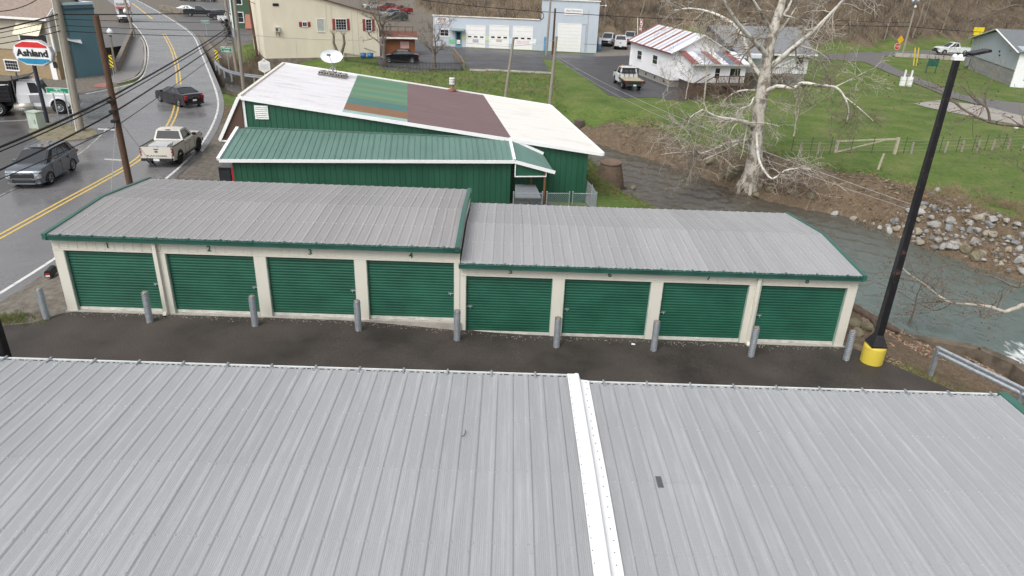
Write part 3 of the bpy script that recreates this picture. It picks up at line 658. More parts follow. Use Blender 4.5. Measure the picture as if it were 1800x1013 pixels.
def trim(path, w, h, name='fascia', m=m_white, par=None, n=(0,0,1)):
    a = MB()
    for p, q in zip(path[:-1], path[1:]): a.bar(p, q, w, h, up=n)
    return a.build(name, m, par or gb)
# wedge under the roof: walls follow the slope
dn = Vector((0,0,-.06))
def roof_zl(x, y):   # roof height (local x,y)
    s = (x-RAq.x)/(RBq.x-RAq.x); return RAq.z+(RBq.z-RAq.z)*s
# near wall in vertical panels
x = .92-10; i = 0
while x < 9.0-.02:
    x1 = min(x+.92, 9.0); a = MB(); y = .09; yo = y
    a.add([(x,yo,-.2),(x1,yo,-.2),(x1,yo,roof_zl(x1,0)-.07),(x,yo,roof_zl(x,0)-.07)], [(0,1,2,3)])
    for q in range(3):
        xr = x+.05+q*.307
        if xr+.05 > x1: break
        a.add([(xr,yo,-.2),(xr+.012,yo-.02,-.2),(xr+.036,yo-.02,-.2),(xr+.048,yo,-.2)]+[(xx_,yy_,roof_zl(xx_,0)-.07) for xx_,yy_ in ((xr,yo),(xr+.012,yo-.02),(xr+.036,yo-.02),(xr+.048,yo))], [(0,1,5,4),(1,2,6,5),(2,3,7,6)])
    a.build('wall_panel', m_gwall, gb); x = x1
# remaining shell
a = MB(); P = [(.92-10,.1),(9.0,.1),(7.2,12.9),(-10.2,12.5)]
vs = [(x,y,-.2) for x,y in P]+[(x,y,roof_zl(x+.1*y,y)-.14 if y < 1 else roof_zl(x+1.5,y)-.3) for x,y in P]
a.add(vs, [(1,2,6,5),(2,3,7,6),(3,0,4,7)]); a.build('shell_wall', m_gwall, gb)
trim([RAq+Vector((-.02,-.02,-.05)), RBq+Vector((.0,-.02,-.05))], .10, .17); trim([RBq+Vector((.03,0,-.04)), RCq+Vector((.03,0,-.04))], .12, .19)
trim([RDq+Vector((0,.03,.03)), RCq+Vector((0,.03,.03))], .10, .10); trim([RAq+Vector((-.03,0,.0)), RDq+Vector((-.03,0,.0))], .16, .18, m=M('cream_fascia', (.74,.69,.60), .5))
# corner trim and louvred vent
a = MB(); a.box(.86-10, .99-10, .02, .12, 3.3, 4.98); a.build('corner_trim', m_white, gb)
a = MB(); a.box(1.46-10, 2.16-10, .03, .075, 3.98, 4.68); v_ = a.build('louvre_vent', m_white, gb)
for k in range(6):
    z = 4.04+k*.10; a = MB(); a.obox((1.81-10, .02, z+.04), (.30,0,0), (0,.02,-.03), (0,.004,.006)); a.build('slat', M('cream_slat', (.68,.66,.62), .5), v_)
# street-side mansard, end seen on the left
a = MB(); e0, e1 = Vector((-.42-10,-.08,2.84)), Vector((.84-10,-.06,5.02)); e2 = Vector((.84-10,-.06,2.84))
a.slab([e0, e2, e1], (0,1,0), .08); a.build('mansard_end', M('brown_siding', (.085,.045,.03), .7), gb)
a = MB(); b0 = Vector((-1.9-10, 12.5, 2.84)); b1 = RDq+Vector((0,0,-.1)); a.slab([e0, e1, b1, b0], (-.87,0,.5), .05); a.build('mansard_face', M('brown_shingle', (.10,.055,.04), .8), gb)
trim([e0+Vector((-.06,-.06,0)), e1+Vector((-.08,-.06,.06))], .16, .10, 'mansard_trim', n=(0,1,0)); trim([e0+Vector((-.1,-.05,-.03)), e0+Vector((.35,-.05,-.03))], .08, .06, 'mansard_trim')
# lean-to
L0, L1, L2, L3 = [Vector(p)-O for p in ((.45,12.65,2.52),(15.03,14.25,2.56),(14.75,15.36,3.42),(.58,15.40,3.50))]
n = 16
for i in range(n):
    a = MB(); vs = []; prof = []
    for q in range(3):
        c = (q+.03)/3; prof += [(c,0),(c+.025,.03),(c+.055,.03),(c+.08,0)]
    prof.append((1,0)); up = (L1-L0).cross(L3-L0).normalized()
    for w_, h in prof:
        s = (i+w_)/n; vs += [L0.lerp(L1, s)+up*h, L3.lerp(L2, s)+up*h]
    a.add(vs, [(2*k, 2*k+2, 2*k+3, 2*k+1)[::-1] for k in range(len(prof)-1)]); a.build('lean_to_roof_panel', m_groof, gb)
trim([L0+Vector((-.05,-.03,-.07)), L1+Vector((.05,-.03,-.07))], .06, .16); trim([L0+Vector((-.08,-.03,.0)), L3+Vector((-.08,0,.02))], .16, .14); trim([L1+Vector((.03,-.02,.02)), L2+Vector((.03,0,.02))], .14, .14)
trim([L3+Vector((0,0,.03)), L2+Vector((0,0,.03))], .10, .05, 'apron_flashing', m_groof)
d = (L1-L0); d.z = 0; LN = d.length; d.normalize(); inn = Vector((-d.y, d.x, 0))
W0 = L0+inn*.22+d*.5; W0.z = 0; nl = 16; ln = (LN-.62)/nl
for i in range(nl):
    a = MB(); p0 = W0+d*(i*ln); zt = 2.52
    loc = lambda xx_, yy_, z: p0+d*xx_-inn*yy_+Vector((0,0,z))
    a.add([loc(0,0,-.2), loc(ln,0,-.2), loc(ln,0,zt), loc(0,0,zt)], [(0,1,2,3)])
    for q in range(3):
        xr = .05+q*ln/3
        a.add([loc(xx_, yy_, z) for z in (-.2, zt) for xx_, yy_ in ((xr,0),(xr+.012,.02),(xr+.036,.02),(xr+.048,0))], [(0,1,5,4),(1,2,6,5),(2,3,7,6)])
    a.build('wall_panel', m_gwall, gb)
We = W0+d*(nl*ln); a = MB(); a.add([We+Vector((0,0,-.2)), We+Vector((-.05,1.0,-.2)), We+Vector((-.05,1.0,3.2)), We+Vector((0,0,2.5))], [(0,1,2,3)]); a.add([W0+Vector((0,0,-.2)), W0+Vector((.0,2.6,-.2)), W0+Vector((.0,2.6,3.3)), W0+Vector((0,0,2.5))], [(0,3,2,1)]); a.build('end_wall', m_gwall, gb)
# side porch
Q = [Vector(p)-O for p in ((15.10,14.22,2.50),(17.15,14.32,1.98),(16.55,15.33,2.66),(14.86,15.34,3.36))]
a = MB(); up = (Q[1]-Q[0]).cross(Q[3]-Q[0]).normalized(); a.slab([Q[0],Q[1],Q[2],Q[3]], up, .04); a.build('porch_roof', m_groof, gb)
trim([Q[0]+Vector((0,-.03,.0)), Q[1]+Vector((.06,-.03,.0))], .08, .17); trim([Q[3]+Vector((.1,0,.03)), Q[2]+Vector((.05,0,.05))], .14, .12)
a = MB(); a.slab([Q[0]+Vector((.05,.06,-.05)), Vector((15.16,14.3,1.72))-O, Vector((16.72,14.42,1.75))-O, Vector((16.72,14.42,2.05))-O], (0,1,0), .04); a.build('porch_gable', m_gwall, gb)
trim([Vector((15.12,14.26,1.70))-O, Vector((16.75,14.38,1.73))-O], .05, .05, 'porch_trim'); trim([Vector((15.12,14.26,1.70))-O, Vector((15.12,14.26,2.45))-O], .05, .05, 'porch_trim'); trim([Vector((16.75,14.38,1.70))-O, Vector((16.75,14.38,2.0))-O], .04, .04, 'porch_trim')
for px_, py_ in ((16.70,14.46),(16.0,15.1)):
    a = MB(); a.box(px_-10-.05, px_-10+.05, py_-15.4-.05, py_-15.4+.05, -.1, 2.1); a.build('porch_post', M('stained_post', (.16,.075,.03), .8, 0, .3, 6, (6,6,.6)), gb)
a = MB(); a.slab([Vector(p)-O for p in ((15.15,13.2,.85),(16.5,13.3,.85),(16.25,14.9,1.05),(15.15,14.9,1.05))], (0,0,1), .05); a.build('ramp_sheet', m_galv, gb)
# vending cabinet by the street corner
t = thing('vending_machine', 'black and red vending cabinet at the street corner of the green building', 'vending machine', (.28,13.9,0))
a = MB(); a.box(-.35,.30,-.35,.4,0,1.85); a.build('cabinet', M('gloss_black_panel', (.012,.012,.015), .25), t); a = MB(); a.box(.30,.42,-.36,.41,0,1.88); a.build('side_panel', M('red_panel', (.42,.02,.03), .4), t)
a = MB(); a.box(-.30,.25,-.375,-.352,.9,1.7); a.build('display_front', m_glass, t)
# satellite dish
pd = Vector((3.15,26.0,4.70)); t = thing('satellite_dish', 'large white oval satellite dish on a weighted frame on the white roof', 'satellite dish', pd); t.scale = (.86,.86,.86)
a = MB()
for y in (-.5,.5): a.bar((-1.05,y,.05+.13-.0),(1.05,y,.05-.10),.06,.05)
for x in (-1.0,0,1.0): a.bar((x,-.5,.08-.12*x),(x,.5,.08-.12*x),.06,.05)
a.build('ballast_frame', M('frame_steel', (.16,.16,.16), .5, .4), t)
for i in range(5):
    for y in (-.32,.25):
        x = -.82+i*.41
        a = MB(); z = .10-.12*x
        a.box(x-.19,x+.19,y-.10,y+.10,z,z+.19); a.box(x-.15,x-.02,y-.102,y+.102,z+.03,z+.16,1); a.box(x+.03,x+.15,y-.102,y+.102,z+.03,z+.16,1); a.build('ballast_block', [m_conc, m_dark], t)
a = MB(); a.tube([(0,0,.05),(0,0,1.15)], .06, 8); 
for x in (-.6,.6): a.tube([(x,-.4,.1),(0,0,.75)], .025, 6)
a.build('mast', m_galv, t)
a = MB(); n = 28; vs = [(0,.20,0)]; fs = []
for r in (.35,.7,1.0):
    for j in range(n):
        an = 2*math.pi*j/n; vs.append((.86*r*math.cos(an)*(1 if abs(math.cos(an)) < .8 else .98), .20-.20*r*r, .50*r*math.sin(an)))
for j in range(n): fs.append((0, 1+(j+1)%n, 1+j))
for k in range(2):
    for j in range(n): fs.append((1+k*n+j, 1+k*n+(j+1)%n, 1+(k+1)*n+(j+1)%n, 1+(k+1)*n+j))
a.add(vs, fs, 0, True)
R_ = Matrix.Rotation(math.radians(-24), 4, 'X'); a.v = [tuple(R_ @ Vector(v)+Vector((0,-.12,1.45))) for v in a.v]
dsh = a.build('dish', M('dish_white', (.66,.68,.70), .5), t)
a = MB(); a.tube([(0,-.1,.95),(-.02,-.75,1.55)], .025, 6); a.obox((-.05,-.78,1.62), (.13,0,0), (0,.06,0), (0,0,.05)); a.build('feed_arm', M('dark_feed', (.04,.04,.045), .5), t)
# roof vent
pv = Vector((10.75,27.9,3.74)); t = thing('roof_vent', 'small striped flue vent on the mauve brown roof section', 'vent', pv)
a = MB(); a.lathe([(.30,-.02),(.30,.05),(.13,.10)], n=14); a.build('flashing', M('rust_red_flashing', (.22,.07,.05), .7), t)
a = MB(); a.tube([(0,0,.05),(0,0,.45)], .11, 12); a.build('flue', M('rusty_flue', (.30,.17,.13), .6), t)
for k in range(4): a = MB(); a.lathe([(.10,.40+k*.12),(.2,.42+k*.12),(.17,.48+k*.12),(.10,.49+k*.12)], n=14); a.build('cowl_ring', m_white, t)
# chain link fence by the porch
def chain_fence(name, label, path, h, cat='fence', gates=()):
    t = thing(name, label, cat, path[0])
    o = Vector(path[0])
    for p in path:
        a = MB(); q = Vector(p)-o; a.tube([q+Vector((0,0,-.15)), q+Vector((0,0,h+.06))], .032, 8); a.ico(q+Vector((0,0,h+.08)), .04, 1, smooth=True); a.build('post', m_galv, t)
    for p, q in zip(path[:-1], path[1:]):
        p, q = Vector(p)-o, Vector(q)-o; a = MB()
        a.tube([p+Vector((0,0,h)), q+Vector((0,0,h))], .022, 6); a.tube([p+Vector((0,0,.06)), q+Vector((0,0,.06))], .015, 6); a.build('rail', m_galv, t)
        L = (q-p).length; a = MB(); st = .10; k = -h
        dd = (q-p)/L
        while k < L:
            for sgn in (1, -1):
                s0, s1 = k, k+h
                z0, z1 = (0, h) if sgn > 0 else (h, 0)
                c0, c1 = max(0, s0), min(L, s1)
                if c1 > c0:
                    za = z0+(z1-z0)*(c0-s0)/h; zb = z0+(z1-z0)*(c1-s0)/h
                    A_ = p+dd*c0+Vector((0,0,za+.03)); B_ = p+dd*c1+Vector((0,0,zb+.03)); 
                    if (B_-A_).length > .02: a.tube([A_, B_], .0055, 3, False)
            k += st
        a.build('wire_mesh', m_galv, t, kind='stuff')
    return t
chain_fence('chain_link_gate', 'chain link gate panel in front of the grey ramp at the porch', [(15.07,12.9,0),(16.55,13.07,0)], 1.2, 'gate')
chain_fence('chain_link_gate', 'middle chain link gate panel against the green wall', [(16.78,13.1,0),(17.95,13.22,0)], 1.2, 'gate')
chain_fence('chain_link_fence', 'chain link fence corner running back to the green wall above the grass bank', [(18.12,13.25,0),(19.36,13.32,0),(19.25,14.6,0),(18.98,16.2,0)], 1.2)
# ================================================================ other buildings
class Fr:
    """upright frame: x along the wall, y into the building, z up"""
    def __init__(s, o, ang, z=0): s.o = Vector((o[0], o[1], z)); s.a = ang; s.ux = Vector((math.cos(ang), math.sin(ang), 0)); s.uy = Vector((-math.sin(ang), math.cos(ang), 0))
    def at(s, u, v, y=0.0):   # pixel -> (x, z) on the plane local y
        p = onplane(u, v, s.o+s.uy*y, s.uy)-s.o; return p.dot(s.ux), p.z
    def atx(s, u, v, x=0.0):  # pixel -> (y, z) on the plane local x
        p = onplane(u, v, s.o+s.ux*x, s.ux)-s.o; return p.dot(s.uy), p.z
    def thing(s, name, label, cat='building'): return thing(name, label, cat, s.o, s.a)
def siding(name, col, gap=.14, rough=.6, var=.05, depth=.35):
    """painted lap siding: fine horizontal relief"""
    m = M(name, col, rough, 0, var, 1.0, (1,1,.4)); nt = m.node_tree; N, L = nt.nodes, nt.links; geo = N.new('ShaderNodeNewGeometry'); sx = N.new('ShaderNodeSeparateXYZ'); L.new(geo.outputs['Position'], sx.inputs[0])
    mu = N.new('ShaderNodeMath'); mu.operation = 'MULTIPLY'; mu.inputs[1].default_value = 1/gap; L.new(sx.outputs[2], mu.inputs[0]); fr_ = N.new('ShaderNodeMath'); fr_.operation = 'FRACT'; L.new(mu.outputs[0], fr_.inputs[0])
    bp = N.new('ShaderNodeBump'); bp.inputs['Strength'].default_value = depth; bp.inputs['Distance'].default_value = .03; bp.invert = True; L.new(fr_.outputs[0], bp.inputs['Height']); L.new(bp.outputs[0], N['Principled BSDF'].inputs['Normal']); return m
def blocks(name, col, col2, bw=.4, bh=.2):
    m = bpy.data.materials.new(name); m.use_nodes = True; N, L = m.node_tree.nodes, m.node_tree.links; b = N['Principled BSDF']; b.inputs['Roughness'].default_value = .9
    tc = N.new('ShaderNodeTexCoord'); mp = N.new('ShaderNodeMapping'); mp.inputs['Rotation'].default_value = (math.pi/2,0,0); L.new(tc.outputs['Object'], mp.inputs[0])
    br = N.new('ShaderNodeTexBrick'); br.inputs['Scale'].default_value = 1; br.inputs['Brick Width'].default_value = bw; br.inputs['Row Height'].default_value = bh; br.inputs['Mortar Size'].default_value = .012
    br.inputs['Color1'].default_value = tuple(col)+(1,); br.inputs['Color2'].default_value = tuple(col2)+(1,); br.inputs['Mortar'].default_value = tuple(x*.6 for x in col)+(1,)
    L.new(mp.outputs[0], br.inputs['Vector']); L.new(br.outputs['Color'], b.inputs['Base Color']); bp = N.new('ShaderNodeBump'); bp.inputs['Strength'].default_value = .5; bp.inputs['Distance'].default_value = .02; bp.invert = True; L.new(br.outputs['Fac'], bp.inputs['Height']); L.new(bp.outputs[0], b.inputs['Normal']); return m
def shingle(name, col): 
    return M(name, col, .9, 0, .25, 3, (1,3,3), .5, 12, (.6,3,3), speck=.3, ss=25)
m_trimw = M('white_trim', (.78,.78,.77), .5, 0, .04)
def window(par, x0, x1, z0, z1, y=0.0, nx=1, nz=2, frame=m_trimw, fw=.06, glass=m_glass, face=-1, axis='y', sill=True, name='window'):
    """framed window standing proud of the wall plane; axis 'y' wall in x-z, 'x' wall in y-z"""
    def B(a, u0, u1, d0, d1, w0, w1, mi=0):
        d0, d1 = sorted((y+face*d0, y+face*d1))
        a.box(u0,u1,d0,d1,w0,w1,mi) if axis == 'y' else a.box(d0,d1,u0,u1,w0,w1,mi)
    a = MB(); B(a, x0-fw, x1+fw, -.02, .05, z1, z1+fw); B(a, x0-fw, x1+fw, -.02, .07, z0-fw, z0); B(a, x0-fw, x0, -.02, .05, z0, z1); B(a, x1, x1+fw, -.02, .05, z0, z1)
    w_ = a.build(name, frame, par)
    for i in range(nx):
        for k in range(nz):
            a = MB(); g = .018; B(a, x0+(x1-x0)*i/nx+g, x0+(x1-x0)*(i+1)/nx-g, .005, .018, z0+(z1-z0)*k/nz+g, z0+(z1-z0)*(k+1)/nz-g); a.build('pane', glass, w_)
    a = MB(); B(a, x0, x1, -.02, .003, z0, z1); a.build('sash', frame, w_)
    return w_
def sect_door(par, x0, x1, z0, z1, y, rows=5, wrow=None, name='overhead_door', mat=None, fw=.10):
    mat = mat or M('white_overhead_door', (.78,.78,.76), .45, 0, .04)
    a = MB(); a.box(x0-fw, x0, y-.05, y+.02, z0, z1+fw); a.box(x1, x1+fw, y-.05, y+.02, z0, z1+fw); a.box(x0, x1, y-.05, y+.02, z1, z1+fw); dr = a.build(name, m_trimw, par)
    for r in range(rows):
        za, zb = z0+(z1-z0)*r/rows, z0+(z1-z0)*(r+1)/rows; a = MB(); a.box(x0+.002, x1-.002, y-.028, y+.02, za+.012, zb-.012); p = a.build('panel', mat, dr)
        if r == wrow:
            for k in range(3):
                c = x0+(x1-x0)*(k+.5)/3; a = MB(); a.box(c-.26, c+.26, y-.04, y-.03, za+.2, zb-.2); a.build('lite', m_glass, dr)
    return dr

# ---- grey service garage
f = Fr(G(762,80.5), math.atan2(G(1048,93.5).y-G(762,80.5).y, G(1048,93.5).x-G(762,80.5).x))
g = f.thing('service_garage', 'pale grey service garage with three white bay doors and a taller right part')
xm = f.at(949,86)[0]; xr = f.at(1048,90)[0]; h1 = 4.2; h2 = 7.0
m_gar = M('pale_grey_block_paint', (.47,.52,.58), .7, 0, .05, .8, (1,1,.4))
def shedbox(x0, x1, y0, y1, z0, za, zb): a = MB(); a.add([(x0,y0,z0),(x1,y0,z0),(x1,y1,z0),(x0,y1,z0),(x0,y0,za),(x1,y0,za),(x1,y1,zb),(x0,y1,zb)], [(0,3,2,1),(4,5,6,7),(0,1,5,4),(1,2,6,5),(2,3,7,6),(3,0,4,7)]); return a
shedbox(0, xm, 0, 13, -.3, h1, h1-1.5).build('low_wall', m_gar, g); shedbox(xm+.003, xr, -.06, 14, -.3, h2, h2-1.2).build('tall_wall', m_gar, g)
a = MB(); a.box(-.12, xm-.13, -.12, .2, h1+.003, h1+.13); a.build('low_roof_edge', M('cream_coping', (.72,.66,.56), .6), g); a = MB(); a.box(xm-.12, xr+.12, -.2, .25, h2+.003, h2+.15); a.build('tall_roof_edge', m_trimw, g)
for (u0, v0, u1, v1) in ((820.5,45.5,852,80.5),(861.5,45.5,893,82.2),(903,47,934.5,85)):
    x0, z1 = f.at(u0, v0); x1, z0 = f.at(u1, v1); sect_door(g, x0, x1, .02, z1, 0, 5, 2)
x0, z1 = f.at(982,42); x1, z0 = f.at(1018.5,89); sect_door(g, x0, x1, .02, z1, -.06, 8)
x0, z1 = f.at(774,52); x1, z0 = f.at(788.5,63.5); window(g, x0, x1, z0, z1, 0, 2, 2, fw=.12)
x0, z1 = f.at(801.5,55.5); x1, z0 = f.at(810.5,78.5)
a = MB(); a.box(x0-.1, x1+.1, -.06, .02, 0, z1+.1); d_ = a.build('entry_door', M('teal_door', (.12,.30,.38), .5), g); a = MB(); a.box(x0+.08, x1-.08, -.075, -.06, .25, z1-.1); a.build('glazing', m_glass, d_); a = MB(); a.box(x0+.12, x1-.12, -.085, -.075, .4, 1.0); a.build('notice', m_trimw, d_)
x0, z0 = f.at(792,51.5); x1, _ = f.at(817,52.5); a = MB(); a.obox(((x0+x1)/2, -.45, z0), ((x1-x0)/2,0,0), (0,.45,.10), (0,0,.04)); a.build('canopy', M('slate_canopy', (.20,.26,.27), .5), g)
x0, z1 = f.at(764.5,30.5); x1, z0 = f.at(789.5,43.5); a = MB(); a.box(x0, x1, -.05, .0, z0, z1); s_ = a.build('wall_sign', m_trimw, g, label='white sign board with dark red lettering')
cx = (x0+x1)/2; hh = z1-z0; m_dred = M('dark_red_lettering', (.22,.02,.04), .5)
text_mesh('sign_text', "BINKER'S", hh*.36, m_dred, s_, face_mtx((cx,-.055,z1-hh*.24),(1,0,0),(0,0,1)), .003, .01, shear=.2, xs=.95); text_mesh('sign_text', 'SERVICES INC', hh*.17, m_dred, s_, face_mtx((cx,-.055,z1-hh*.50),(1,0,0),(0,0,1)), .003, .004); text_mesh('sign_text', '304-555-0124', hh*.22, m_blacktext, s_, face_mtx((cx,-.055,z0+hh*.20),(1,0,0),(0,0,1)), .003, .002)
x0, z1 = f.at(992.5,15); x1, z0 = f.at(1024,27.5); a = MB(); a.box(x0, x1, -.11, -.06, z0, z1); s_ = a.build('wall_sign', m_trimw, g, label='white sign board with script lettering'); cx = (x0+x1)/2; hh = z1-z0
text_mesh('sign_text', 'Diesel Performance', hh*.42, m_blacktext, s_, face_mtx((cx,-.115,z1-hh*.32),(1,0,0),(0,0,1)), .003, .0, shear=.35, xs=.78); text_mesh('sign_text', 'AND AUTO SERVICE', hh*.30, M('pink_lettering', (.60,.33,.36), .5), s_, face_mtx((cx,-.115,z0+hh*.24),(1,0,0),(0,0,1)), .003, .0, xs=.9)
for (u0, v0, u1, v1, c) in ((789,69,799,76.5,(.16,.50,.25)),(812,62,819,68,(.62,.66,.25)),(853.5,64,860,72,(.55,.62,.40)),(894,68,901,78,(.55,.66,.74)),(936,69,942,79,(.70,.78,.82)),(831,69,841,75,(.42,.40,.46)),(872,69,882,74,(.5,.46,.36)),(908,71,930,77.5,(.72,.60,.63))):
    x0, z1 = f.at(u0, v0); x1, z0 = f.at(u1, v1); a = MB(); a.box(x0, x1, -.045, -.035 if 820 < u0 < 853 or 861 < u0 < 893 or 903 < u0 < 934 else 0, z0, z1); a.build('poster', M('poster_%d' % int(u0), c, .5, 0, .25, 9), g)
x0, z1 = f.at(956.5,65); x1, z0 = f.at(962,88); a = MB(); a.box(x0, x1, -.11, -.06, 0, z1); a.build('side_door', M('blue_door', (.09,.28,.48), .5), g)
x0, z1 = f.at(1011,42); x1, _ = f.at(1034,44)
a = MB(); a.box(x0+1.6, x0+1.68, -.1, -.06, .1, z1); a.box(x0+.2, x0+1.6, -.1, -.06, z1-.06, z1); a.box(x1-.1, x1-.02, -.1, -.06, .1, h2-1.2); a.build('conduit', M('conduit_grey', (.33,.35,.38), .5), g)
xg, zg_ = f.at(951.5,28); a = MB(); n = 20; vs = []
for j in range(n):
    an = 2*math.pi*j/n
    for r in (.42,.52): vs.append((xg+r*.75*math.cos(an), -.10, zg_+r*math.sin(an)))
a.add(vs, [(2*j, 2*j+1, (2*j+3)%(2*n), (2*j+2)%(2*n)) for j in range(n)]); a.build('coiled_cable', m_blacktext, g)
a = MB(); a.bar((xr,2,h2-.6),(xr+.9,1.8,h2-.5),.06); a.ico((xr+.95,1.8,h2-.55), .14, 1); a.build('flood_lamp', m_trimw, g)
# dumpster
p = G(1036,92); t = thing('dumpster', 'pale green dumpster with dark lids beside the tall garage door', 'dumpster', p, f.a)
a = MB(); vs = [(-.85,-.55,.12),(.85,-.55,.12),(.85,.55,.12),(-.85,.55,.12),(-.95,-.75,1.15),(.95,-.75,1.15),(.95,.6,1.3),(-.95,.6,1.3)]; a.add(vs, [(0,3,2,1),(0,1,5,4),(1,2,6,5),(2,3,7,6),(3,0,4,7)])
for x in (-.6,-.2,.2,.6): a.bar((x,-.58,.2),(x,-.74,1.1),.08,.05)
a.build('bin', M('pale_green_steel', (.36,.38,.22), .6), t)
for x in (-.48,.48): a = MB(); a.obox((x,-.07,1.27), (.46,0,0), (0,.70,.075), (0,0,.03)); a.build('lid', M('dark_lid', (.05,.06,.05), .5), t)
a = MB(); a.box(-.2,.15,-.70,-.66,.6,.95); a.build('notice', m_trimw, t)
p = G(1053,90); t = thing('fuel_pump', 'white and blue upright tank post at the right corner of the garage', 'tank', p, f.a)
a = MB(); a.lathe([(.28,0),(.28,1.0),(.0,1.0)], n=12); a.build('base', M('blue_tank', (.10,.20,.32), .5), t); a = MB(); a.lathe([(.24,1.0),(.24,1.75),(.12,1.95),(0,1.95)], n=12); a.build('cylinder', m_trimw, t)

# ---- long cream sided building
f = Fr(G(467,104), math.atan2(G(668,100).y-G(467,104).y, G(668,100).x-G(467,104).x)); c = f.thing('sided_building', 'tall cream sided building with red shuttered windows')
L = f.at(668,98)[0]; m_crs = siding('cream_siding', (.72,.66,.52), .16, .6, .05, .25)
xa, za = f.at(568,0); zr = f.at(681,28)[1]; sl = (za-zr)/(L-xa); zl = za+sl*(xa-1.0); xa0 = 1.0
P = [(0,-.4),(L,-.4),(L,zr),(xa0,zl),(0,zl)]; a = MB(); a.slab([(x,0,z) for x, z in P], (0,1,0), 11); a.build('wall', m_crs, c)
a = MB(); a.slab([(xa0-.1,-.25,zl+.03),(L+.35,-.25,zr-.05),(L+.35,11.3,zr-.05),(xa0-.1,11.3,zl+.03)], (0,0,1), .10); a.build('roof', M('red_brown_roof', (.16,.05,.045), .6), c)
a = MB(); a.box(-.05, L+.05, -.05, 6, -3.0, .05); a.build('foundation', m_concold, c)
m_shut = M('red_shutter', (.30,.045,.05), .6)
def px_window(u0, v0, u1, v1, nx, nz, shut, name='window', glass=m_glass):
    x0, z1 = f.at(u0, v0); x1, z0 = f.at(u1, v1); w_ = window(c, x0, x1, z0, z1, 0, nx, nz, fw=.08, glass=glass)
    if shut:
        for s in (-1, 1):
            b = (x0-.10-shut, x0-.10) if s < 0 else (x1+.10, x1+.10+shut); a = MB(); a.box(b[0], b[1], -.045, .0, z0-.05, z1+.05)
            for k in range(6): a.box(b[0]+.04, b[1]-.04, -.06, -.045, z0+(z1-z0)*(k+.2)/6, z0+(z1-z0)*(k+.75)/6)
            a.build('shutter', m_shut, c)
px_window(532,39.5,539.5,46.5,2,1,.35)
px_window(557,34,570.5,55.5,1,1,0,glass=M('pale_blind', (.45,.48,.44), .5))
px_window(590,34,609,52.5,4,4,.33); px_window(643,34.5,653,54,2,4,.33)
x0, z1 = f.at(479,6); x1, z0 = f.at(490,11); a = MB(); a.box(x0, x1, -.05, .02, z0, z1); a.build('wall_vent', m_dark, c)
x0, z1 = f.at(482.5,47.5); x1, z0 = f.at(492,56); a = MB(); a.box(x0, x1, -.35, .02, z0, z1); ac = a.build('air_conditioner', M('ac_grey', (.5,.5,.47), .5), c); a = MB(); a.box(x0+.08, x1-.25, -.365, -.35, z0+.1, z1-.1); a.build('grille', M('ac_dark', (.10,.10,.09), .6), ac); a = MB(); a.bar((x1-.15,-.3,z0),(x1-.1,-.02,z0-.5),.05); a.bar((x0+.1,-.3,z0),(x0+.1,-.02,z0-.5),.05); a.build('bracket', M('rusty_bracket', (.16,.10,.07), .8), ac)
for u, v0, v1 in ((520,72,103),(572,8,56),(581,8,90),(617,18,100),(628,20,100)): 
    x0, z1 = f.at(u, v0); _, z0 = f.at(u+1, v1); a = MB(); a.box(x0-.02, x0+.02, -.02, .0, max(.1, z0), min(z1, zr+.5 if u > 600 else 7)); a.build('seam_trim', M('seam_cream', (.52,.49,.39), .6), c)
# upper floor behind, seen above the slope
f2 = f; x0, z0 = f.at(590,4); 
# ---- brown wooden shed
f = Fr(G(672,98), math.radians(8)); s = f.thing('wooden_shed', 'small brown wooden shed with white roof edge behind the black sedan'); Ls = 4.3; hs_ = 2.3
m_bw = M('orange_brown_boards', (.20,.075,.03), .7, 0, .25, 4, (4,4,.4))
nbd = 14
for i in range(nbd): a = MB(); a.box(Ls*i/nbd+.008, Ls*(i+1)/nbd-.008, random.uniform(-.008,.004), .08, -.2, hs_); a.build('board', m_bw, s)
a = MB(); a.box(.0, Ls, .08, 3.6, -.2, hs_); a.build('wall', m_bw, s); a = MB(); a.obox((Ls/2,1.7,hs_+.22), (Ls/2+.35,0,0), (0,2.3,.22), (0,0,.06)); a.build('roof', M('red_brown_shingle', (.15,.06,.04), .9, 0, .3, 3), s); a = MB(); a.obox((Ls/2,-.62,hs_+.0), (Ls/2+.36,0,0), (0,.03,0), (0,0,.10)); a.build('fascia', m_trimw, s)
window(s, 2.35, 3.55, .95, 1.85, -.01, 1, 1, glass=M('pink_board', (.50,.30,.28), .6), frame=m_bw)
for k in range(5): a = MB(); a.box(.2+k*.95, .26+k*.95, 2.3, 2.36, hs_+.3, hs_+1.1); a.build('roof_rail_post', m_brownwood, s)
a = MB(); a.box(.1,4.2,2.3,2.36,hs_+1.1,hs_+1.17); a.build('roof_rail', m_brownwood, s)

